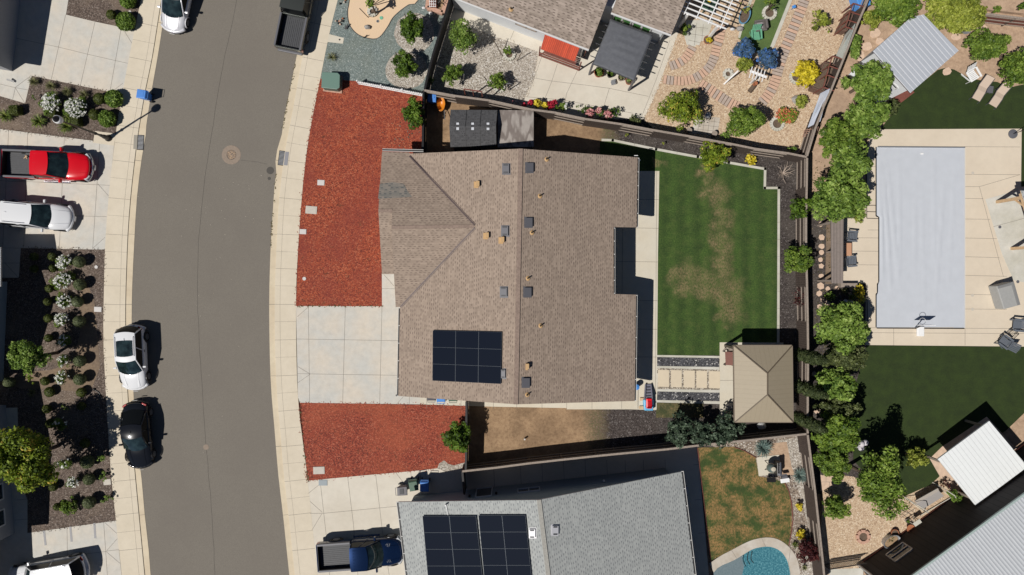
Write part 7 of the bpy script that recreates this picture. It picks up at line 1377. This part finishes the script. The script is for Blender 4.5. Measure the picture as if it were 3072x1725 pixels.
for j in range(NR + 1):
    v = j / NR; y = 441 + v * 541; xl_ = poly_at(cl, min(981, y)); 
    for i in range(NC + 1): u = i / NC; p = P(2630 + 262 * u + (xl_ - 2630) * (1 - u) ** 14, y + (1 if i > 40 else 0), .03); vs.append((p.x, p.y, .035 + (wr(u, v) if 0 < i < NC and 0 < j < NR else 0)))
mb = MB(); mb.add(vs, [(j * (NC + 1) + i, (j + 1) * (NC + 1) + i, (j + 1) * (NC + 1) + i + 1, j * (NC + 1) + i + 1) for j in range(NR) for i in range(NC)]); mb.build("cover_sheet", M("grey_cover_vinyl", (.52, .545, .59), .5, var=.03, vs=1.5), t, o, smooth=True)
mb = MB(); q = [P(x, y, 0) for x, y in cl]
for a, b in zip(q, q[1:]): mb.bar((a.x - .04, a.y, .012), (b.x - .04, b.y, .012), .09, .02)
a, b = P(2630, 984, 0), P(2893, 985, 0); mb.bar((a.x, a.y, .012), (b.x, b.y, .012), .08, .02); mb.build("cover_gap", K['black'], t, o)
mb = MB(); a, b = P(2893, 444, 0), P(2893, 984, 0); mb.bar((a.x, a.y, .03), (b.x, b.y, .03), .06, .05); mb.build("cover_track", K['trim'], t, o); mb = MB(); a, b = P(2632, 441, 0), P(2893, 443, 0); mb.bar((a.x, a.y, .06), (b.x, b.y, .06), .08, .09); mb.build("cover_bar", K['galv'], t, o)
p = P(2766, 461, .08); one(MB().box((p.x, p.y, .08), (.2, .13, .02)), "warning_label", K['whitep'], "small white tag on the pool cover's top end", "tag", p)
t = thing("pool_rail", "thin black rail frames along the left deck edge", "railing", P(2600, 560, 0)); mb = MB()
for q in ((2599, 405, 2600, 655), (2600, 616, 2631, 616), (2600, 635, 2636, 636), (2600, 655, 2638, 656), (2601, 875, 2602, 985)): a, b = P(q[0], q[1], 0), P(q[2], q[3], 0); mb.bar((a.x, a.y, .02), (b.x, b.y, .02), .035, .03)
mb.build("rail", K['iron'], t, t.location)
t = thing("basketball_hoop", "white poolside basketball hoop at the lower end of the pool cover", "basketball hoop", P(2760, 990, 0)); o = t.location
mb = MB(); a = P(2762, 992, .15); mb.box((a.x, a.y - .05, .1), (.5, .7, .2)); mb.build("base", K['whitep'], t, o, bevel=.05); mb = MB(); a = P(2768, 975, 1.1); mb.box((a.x + .1, a.y, 1.2), (1.1, .04, .7)); mb.build("backboard", K['whitep'], t, o); mb = MB(); mb.tube([(a.x, a.y - .3, .2), (a.x, a.y, 1.1)], .04, 8); mb.build("pole", K['iron'], t, o)
mb = MB(); mb.tube([(a.x + .05 + .22 * math.cos(k * .524), a.y + .27 + .22 * math.sin(k * .524), 1.0) for k in range(13)], .015, 5); mb.build("rim", K['trim'], t, o)
t = thing("umbrella_base", "round grey umbrella base with pole at the top right of the pool deck", "umbrella base", P(3038, 402, 0)); mb = MB(); mb.lathe((0, 0, 0), [(.33, 0), (.33, .05), (.08, .09)], 24); mb.build("base", K['vent'], t); mb = MB(); mb.tube([(0, 0, .05), (.15, .1, 2.2)], .025, 8); mb.tube([(.02, .02, .6), (.6, .4, 1.4)], .02, 6); mb.build("pole", K['iron'], t)
for i, (x, y) in enumerate(((2918, 519), (2917, 886), (2917, 928))): disc("deck_skimmer", x, y, .11, .008, M("deck_lid_%d" % i, (.52, .47, .4), .8), ["faint round lid in the upper pool deck", "faint round lid, upper of the pair low on the deck", "faint round lid, lower of the pair on the deck"][i], "deck lid", 16, .01)
for i, (x, y) in enumerate(((2999, 681), (3053, 845))): disc("deck_drain", x, y, .11, .014, K['vent'], ["dark round drain on the pale gazebo slab", "dark round drain beside the covered grill"][i], "drain", 16, .012)
t = thing("covered_grill", "grill under a light grey fitted cover on the pool deck", "grill", P(3025, 890, 0)); o = t.location; q = [P(2990, 858, .95), P(3040, 845, .95), P(3060, 915, .95), P(3012, 928, .95)]; mb = MB(); mb.prism(q, 0.02, .95, 0); mb.build("cover", M("grey_cover_cloth", (.33, .33, .32), .7, var=.05), t, o, bevel=.06)
mb = MB(); mb.bar(q[0] + Vector((.05, -.1, .03)), q[1] + Vector((0, -.1, .03)), .2, .04); mb.bar(q[1] + Vector((-.1, 0, .03)), q[2] + Vector((-.1, 0, .03)), .2, .06); mb.build("cover_fold", M("grey_cover_fold", (.2, .2, .2), .7), t, o, bevel=.02)
t = thing("wire_table", "square black wire table between the two dark chairs", "table", P(3028, 1000, 0), .75); mb = MB()
for k in range(7): mb.bar((-.27 + k * .09, -.27, .42), (-.27 + k * .09, .27, .42), .016)
for s in (-.27, .27): mb.bar((-.27, s, .42), (.27, s, .42), .03); mb.bar((s, -.27, .42), (s, .27, .42), .03)
mb.build("tabletop", K['iron'], t)
for a in (-.24, .24):
    for b in (-.24, .24): mb = MB(); mb.bar((a, b, 0), (a, b, .42), .03); mb.build("leg", K['iron'], t)
# pale timber gazebo at the right edge
t = thing("gazebo", "pale timber gazebo cut off by the right edge of the pool deck", "gazebo", P(3080, 660, 0)); o = t.location; zt_ = 2.5; c1, c2 = P(2991, 606, 0), P(3035, 746, 0); ax = (c2 - c1).normalized(); ay = Vector((-ax.y, ax.x, 0)); ay = ay if ay.x > 0 else -ay
for p in (c1, c2): mb = MB(); mb.bar(p, p + Vector((0, 0, zt_)), .2); mb.bar(p + Vector((0, 0, 1.7)), p + ax * (.6 if p is c1 else -.6) + Vector((0, 0, 2.4)), .1); mb.build("post", K['woodp'], t, o)
mb = MB(); mb.bar(c1 - ax * .3 + Vector((0, 0, zt_)), c2 + ax * .3 + Vector((0, 0, zt_)), .2, .22); mb.build("beam", K['woodp'], t, o)
mb = MB(); a, b = c1 - ax * .5 - ay * .1 + Vector((0, 0, zt_ + .15)), c2 + ax * .5 - ay * .1 + Vector((0, 0, zt_ + .15)); mb.slab([a, b, b + ay * 3 - ax * 1.2 + Vector((0, 0, 1.1)), a + ay * 3 + ax * 1.2 + Vector((0, 0, 1.1))], .06, 0, ax, 1); mb.build("roof", [K['gysh'], K['woodp']], t, o)
for p in (c1 + ay * 4, c2 + ay * 4): mb = MB(); mb.bar(p, p + Vector((0, 0, zt_)), .2); mb.build("post", K['woodp'], t, o)
# slatted shelter
t = thing("slatted_shelter", "narrow weathered slat roof shelter left of the pool deck", "shelter", P(2515, 750, 0)); o = t.location; K['slat'] = stripes("weathered_slats", (.27, .225, .2), (.1, .08, .075), .085, 0, 0, .8, .9)
q = [P(2492, 661, 2.35), P(2531, 650, 2.35), P(2529, 850, 2.35), P(2495, 850, 2.35)]; mb = MB(); mb.slab(q, .06); mb.build("slat_roof", K['slat'], t, o)
for x, y in ((2497, 668), (2526, 660), (2526, 842), (2498, 842), (2526, 752)): p = P(x, y, 2.3); mb = MB(); mb.bar((p.x, p.y, 0), p, .12); mb.build("post", K['woodl'], t, o)
mb = MB(); p = P(2548, 748, .5); mb.box((p.x, p.y, .45), (.35, .9, .05)); [mb.box((p.x + dx, p.y + dy, .22), (.05, .05, .44)) for dx in (-.13, .13) for dy in (-.38, .38)]; one(mb, "side_table", M("orange_pine", (.5, .27, .16), .7), "narrow orange wood table between the two grey chairs", "table", Vector((p.x, p.y, 0)))
mb = MB(); a, b = P(2513, 856, .0), P(2562, 856, .0); mb.bar((a.x, a.y, .25), (b.x, b.y, .25), .3, .5); one(mb, "wood_planter", K['woodl'], "long low wooden planter below the slatted shelter", "planter", a)
# sun loungers
def lounger(lab, hx, hy, fx, fy):
    a, b = P(hx, hy, .5), P(fx, fy, .35); a.z = b.z = 0; d = b - a; t = thing("sun_lounger", lab, "sun lounger", (a.x, a.y, 0), math.atan2(d.y, d.x), "sun loungers on the upper turf"); L = d.length
    cl = M("tan_sling_fabric" + lab[:5].strip(), (.5, .4, .32), .9); mb = MB(); mb.slab([(0, -.3, .75), (0, .3, .75), (L * .42, .3, .38), (L * .42, -.3, .38)], .03); mb.build("backrest", cl, t); mb = MB(); mb.slab([(L * .42, -.3, .38), (L * .42, .3, .38), (L * .62, .3, .42), (L * .62, -.3, .42)], .03); mb.slab([(L * .62, -.3, .42), (L * .62, .3, .42), (L, .3, .28), (L, -.3, .28)], .03); mb.build("seat", cl, t)
    for s in (1, -1): mb = MB(); mb.tube([(0, s * .33, .74), (L * .42, s * .33, .38), (L * .62, s * .33, .42), (L * 1.02, s * .33, .22)], .025, 6); mb.tube([(L * .3, s * .33, .45), (L * .3, s * .33, 0)], .025, 6); mb.tube([(L * .95, s * .33, .3), (L * 1.04, s * .33, 0)], .025, 6); mb.build("side_frame", K['dkgrey'], t)
lounger("left tan sun lounger on the upper turf", 2966, 232, 2930, 298); lounger("right tan sun lounger on the upper turf", 3020, 252, 2980, 316)
mb = MB(); p = P(2971, 268, .4); mb.box((p.x, p.y, .38), (.42, .5, .04), -.15); [mb.box((p.x + dx, p.y + dy, .18), (.04, .04, .36)) for dx in (-.17, .17) for dy in (-.2, .2)]; one(mb, "side_table", K['vent'], "small grey table between the two sun loungers", "table", Vector((p.x, p.y, 0)))
mb = MB(); p = P(3007, 174, 0); R = random.Random(2); [mb.tube([(p.x - .4 + R.uniform(0, .2), p.y + R.uniform(-.2, .2), .05 + .03 * k), (p.x + .35, p.y + R.uniform(-.2, .2), .08 + .03 * k)], .05, 6) for k in range(8)]; one(mb, "log_pile", K['bark'], "pile of dark sticks beside the green tree at the right", "log pile", p)
mb = MB(); p = P(2895, 92, 0); mb.lathe((p.x, p.y, 0), [(.3, 0), (.34, .06), (.1, .03)], 14, 0, 1.2, .8); one(mb, "bird_bath", K['galv'], "flat dull green basin on the sandy soil", "bird bath", p)
# white globes
for i, (x, y, z) in enumerate(((2582, 1332, 1.2), (2593, 1328, 1.1), (2566, 1335, .9), (2581, 1345, 1.0))):
    p = P(x + 3, y, z + .3); mb = MB(); mb.ball(p, .21, .21, .21, 16); mb.tube([(p.x, p.y, 0), (p.x, p.y, z - .15)], .015, 6); one(mb, "globe_lantern", M("paper_globe_%d" % i, (.55, .52, .55), .7), ["centre front globe of the white lantern cluster", "right globe of the white lantern cluster", "left globe of the lantern cluster, half hidden by leaves", "lowest globe of the white lantern cluster"][i], "lantern", Vector((p.x, p.y, 0)), "white globe lanterns", smooth=True)
# swing seat by the barn
t = thing("canopy_swing", "pale framed swing bed seat between gravel and barn wall", "swing seat", P(2775, 1505, 0)); o = t.location; q = [P(2737, 1498, .5), P(2805, 1460, .5), P(2832, 1488, .5), P(2768, 1528, .5)]; m1 = [q[0].lerp(q[3], .45), q[1].lerp(q[2], .45)]
mb = MB(); mb.slab([q[0] + Vector((0, 0, .35)), q[1] + Vector((0, 0, .35)), m1[1], m1[0]], .1); mb.build("backrest", M("cream_cushion", (.5, .45, .4), .9), t, o); mb = MB(); mb.slab([m1[0], m1[1], q[2], q[3]], .12); mb.build("seat", M("grey_seat_cushion", (.32, .3, .29), .9), t, o)
for k, (A, B) in enumerate((((2712, 1490), (2772, 1534)), ((2798, 1447), (2852, 1490)))):
    mb = MB(); a, b = P(*A, 0), P(*B, 0); mid = (a + b) / 2 + Vector((0, 0, 1.5)); mb.tube([a, a.lerp(mid, .5) + Vector((0, 0, .35)), mid, b.lerp(mid, .5) + Vector((0, 0, .35)), b], .035, 6); mb.tube([a, b], .03, 6); mb.build("side_frame", K['slabw'], t, o)
a, b = P(2758, 1545, 0), P(2852, 1490, 0); mb = MB(); mb.bar((a.x, a.y, .1), (b.x, b.y, .1), .05); mb.build("front_rail", K['slabw'], t, o)
# planter tub, stand and bench by the barn
p = P(2664, 1618, 0); t = thing("planter_tub", "oval galvanised tub with straw coloured plant at the barn wall", "planter", p); mb = MB(); mb.lathe((0, 0, 0), [(.32, 0), (.36, .5), (.38, .52), (.33, .5), (.32, .4)], 20, 0, 1.7, 1, .6); mb.build("tub", K['galv'], t); mb = MB(); mb.lathe((0, 0, .4), [(.33, 0), (.32, .02)], 20, 0, 1.65, .95, .6); mb.build("soil", K['dirt'], t); blades("straw coloured tuft growing in the galvanised tub", 2666, 1612, 14, 50, .5, 'drygr')
pot("dark red clay pot beside the galvanised tub", 2679, 1596, .28, .3, 'terra'); pot("small metal pot on the golden gravel by the stand", 2717, 1560, .14, .25, 'galv', 'deep', .1); tree("red leafed potted shrub beside the patio cover corner", 2833, 1452, 17, .8, 'red', leaf=.08, dens=.35, name="shrub", cat="shrub", nc=9)
t = thing("wire_rack", "thin dark wire rack on the golden gravel near the swing", "rack", P(2728, 1535, 0)); o = t.location; mb = MB()
for q in (((2690, 1540), (2735, 1520)), ((2705, 1552), (2745, 1525)), ((2715, 1528), (2748, 1560)), ((2705, 1540), (2735, 1562))): a, b = P(*q[0], .3), P(*q[1], .6); mb.tube([a, b], .015, 5); mb.tube([a, (a.x, a.y, 0)], .015, 5)
mb.build("frame", K['iron'], t, o)
p = P(2752, 1568, .9); t = thing("plant_stand", "white corner stand against the dark barn wall", "stand", Vector((p.x, p.y, 0))); mb = MB(); mb.box((p.x, p.y, .9), (.55, .3, .04), .6); mb.build("tabletop", K['slabw'], t, t.location)
for dx, dy in ((-.2, -.15), (.2, .15), (-.2, .05), (.2, -.05)): mb = MB(); mb.bar((p.x + dx, p.y + dy, 0), (p.x + dx, p.y + dy, .9), .04); mb.build("leg", K['slabw'], t, t.location)
p = P(2724, 1582, 0); t = thing("fire_bowl", "dark rusty bowls and tools leaning at the barn wall", "fire bowl", p); mb = MB(); mb.lathe((0, 0, .2), [(.1, 0), (.3, .15), (.32, .17), (.26, .12)], 14); mb.tube([(.2, 0, .2), (.5, -.5, 1.0)], .02, 5); mb.tube([(-.2, 0, .2), (.1, -.6, 1.0)], .02, 5); mb.build("bowl", K['terra'], t)
# grill island on the pool yard slab
p = P(2302, 1395, 0); t = thing("kettle_grill", "round grey kettle smoker on the square slab", "grill", p); mb = MB(); mb.ball((0, 0, .8), .34, .34, .38, 18); mb.build("bowl", M("green_grey_enamel", (.1, .13, .12), .3, coat=.5), t, smooth=True); mb = MB(); mb.lathe((0, 0, 1.12), [(.17, 0), (.16, .08), (.05, .1)], 14); mb.build("chimney", M("stained_cream_metal", (.5, .45, .36), .5), t)
for k in range(3): a = k * 2.1; mb = MB(); mb.tube([(.2 * math.cos(a), .2 * math.sin(a), .6), (.38 * math.cos(a), .38 * math.sin(a), 0)], .025, 6); mb.build("leg", K['iron'], t)
p = P(2325, 1398, 0); t = thing("pellet_grill", "black and steel grill cart beside the kettle smoker", "grill", p); mb = MB(); mb.box((0, 0, .55), (.35, .95, .7), .0); mb.build("cabinet", K['iron'], t, bevel=.04); mb = MB(); mb.bar((.05, -.4, .95), (.02, .5, .95), .07, .05); mb.build("handle", K['steel'], t); mb = MB(); mb.lathe((.0, -.35, .85), [(.14, 0), (.14, .12), (.04, .16)], 14); mb.build("lid", K['vent'], t)
mb = MB(); mb.box((-.45, -.85, .5), (.6, .3, .1)); mb.bar((-.6, -.7, .1), (-.1, -.95, .5), .05); mb.build("side_shelf", K['iron'], t)
p = P(2347, 1433, 0); t = thing("mailbox_tray", "white open tray on a grey bracket beside the grill", "tray", p, .15); mb = MB(); mb.box((.05, -.12, .3), (.62, .3, .12)); mb.build("tray", K['whitep'], t, bevel=.02); mb = MB(); mb.box((-.02, .2, .55), (.4, .14, .06)); mb.box((.0, .33, .5), (.36, .1, .05)); mb.bar((-.1, .3, .3), (-.5, .8, .9), .04); mb.build("bracket", K['vent'], t)
# ride-on coaster toy by the patio
t = thing("toy_coaster", "grey toddler coaster ramp with light blue platform at the patio corner", "toy", P(1948, 1175, 0)); o = t.location; bl = M("sky_blue_plastic", (.12, .42, .68), .4); gr = M("grey_toy_plastic", (.2, .2, .25), .5)
a0, a1, b0_, b1_ = P(1933, 1198, .55), P(1956, 1196, .55), P(1952, 1153, .12), P(1936, 1153, .12); mb = MB(); mb.slab([a0, a1, b0_, b1_], .08); mb.build("ramp", gr, t, o)
for s_, (u, v) in ((0, (a0, b1_)), (1, (a1, b0_))): mb = MB(); mb.bar(u + Vector((0, 0, .05)), v + Vector((0, 0, .05)), .07, .14); mb.build("side_rail", gr, t, o)
for k in range(1, 5): u, v = a0.lerp(b1_, k / 5), a1.lerp(b0_, k / 5); mb = MB(); mb.bar(u + Vector((.06, 0, .04)), v + Vector((-.06, 0, .04)), .04, .06); mb.build("step_bar", K['dkgrey'], t, o)
mb = MB(); mb.prism([P(x, y, .5) for x, y in ((1931, 1199), (1960, 1199), (1960, 1232), (1934, 1232))], 0, .5); mb.build("platform", bl, t, o, bevel=.04)
for p in ((1932, 1197), (1930, 1222)): q = P(*p, 0); mb = MB(); mb.box((q.x - .12, q.y, .06), (.35, .2, .12)); mb.build("foot", K['woodp'], t, o)
p = P(1947, 1210, .6); t = thing("toy_car", "shiny red toy car standing on the light blue platform", "toy car", Vector((p.x, p.y, .5))); mb = MB(); mb.box((0, 0, .1), (.42, .72, .2)); mb.build("body", M("red_toy_plastic", (.75, .01, .02), .25, coat=.5), t, bevel=.07); mb = MB(); mb.box((0, -.02, .2), (.26, .42, .06)); mb.box((0, -.3, .26), (.34, .08, .14)); mb.build("seat", M("dark_red_seat", (.42, .005, .012), .35), t, bevel=.02)
for dx in (-.2, .2):
    for dy in (-.22, .22): mb = MB(); mb.tube([(dx - .02, dy, .05), (dx + .02, dy, .05)], .06, 10); mb.build("wheel", K['black'], t)
# bench by the pavilion
t = thing("garden_bench", "red brown slatted bench at the pavilion's left edge", "bench", P(2187, 1077, 0)); o = t.location; q = [P(2175, 1055, .45), P(2199, 1056, .45), P(2199, 1096, .45), P(2177, 1095, .45)]; mb = MB()
for k in range(6): a, b = q[0].lerp(q[1], (k + .5) / 6), q[3].lerp(q[2], (k + .5) / 6); mb.bar(a, b, .085, .03)
mb.build("seat", M("bench_red_brown", (.22, .1, .08), .7), t, o); mb = MB(); mb.bar(q[1] + Vector((.03, 0, .3)), q[2] + Vector((.03, 0, .3)), .04, .35); mb.build("backrest", K['woodr'], t, o)
for p in q: mb = MB(); mb.bar((p.x, p.y, 0), p, .07); mb.build("leg", K['iron'], t, o)
p = P(2181, 1046, .3); mb = MB(); mb.bar(p + Vector((-.25, -.1, 0)), p + Vector((0, .15, .25)), .06); mb.bar(p + Vector((0, .15, .25)), p + Vector((.35, -.1, 0)), .06); mb.box((p.x + .35, p.y + .05, .35), (.45, .35, .3)); one(mb, "patio_heater_box", K['woodl'], "small weathered box and black frame above the bench", "crate", Vector((p.x, p.y, 0)))
mb = MB(); p = P(1574, 1318, .3); mb.tube([(p.x, p.y, 0), (p.x, p.y, .35)], .06, 10); one(mb, "cleanout_pipe", K['lidw'], "white capped pipe standing in the central dirt side yard", "pipe", Vector((p.x, p.y, 0)))
mb = MB(); p = P(1908, 1160, .4); mb.lathe((p.x, p.y, 0), [(.2, 0), (.2, .7), (.05, .75)], 12); one(mb, "water_barrel", BINM['lblue'], "blue grey barrel against the house at the patio's bottom end", "barrel", Vector((p.x, p.y, 0)))
mb = MB(); p = P(384, 842 + 410, .02); a, b, c = P(282, 1168, .03), P(297, 1178, .03), P(306, 1195, .03); mb.tube([a, b, c], .03, 6); mb.ball(a, .1); one(mb, "irrigation_hose", K['black'], "short black irrigation hose in the rose bed by the sidewalk", "hose", a)
for i, (x, y) in enumerate(((2051, 1468), (2058, 1605))): p = P(x, y, .5); mb = MB(); mb.box((p.x, p.y, .35), (.5, .5, .7)); one(mb, "ac_unit", K['vent'] if i else K['galv'], ["shaded grey unit by the grey house's right wall, upper", "shaded dark unit by the grey house's right wall, lower"][i], "air conditioner", Vector((p.x, p.y, 0)), bevel=.03)
for k, (x, y) in enumerate(((130, 1590), (205, 1578), (278, 1567))): p = P(x, y, 0); mb = MB(); mb.tube([(p.x, p.y, 0), (p.x, p.y, 1.5)], .05, 6); mb.box((p.x, p.y, 1.5), (.12, .04, .1));
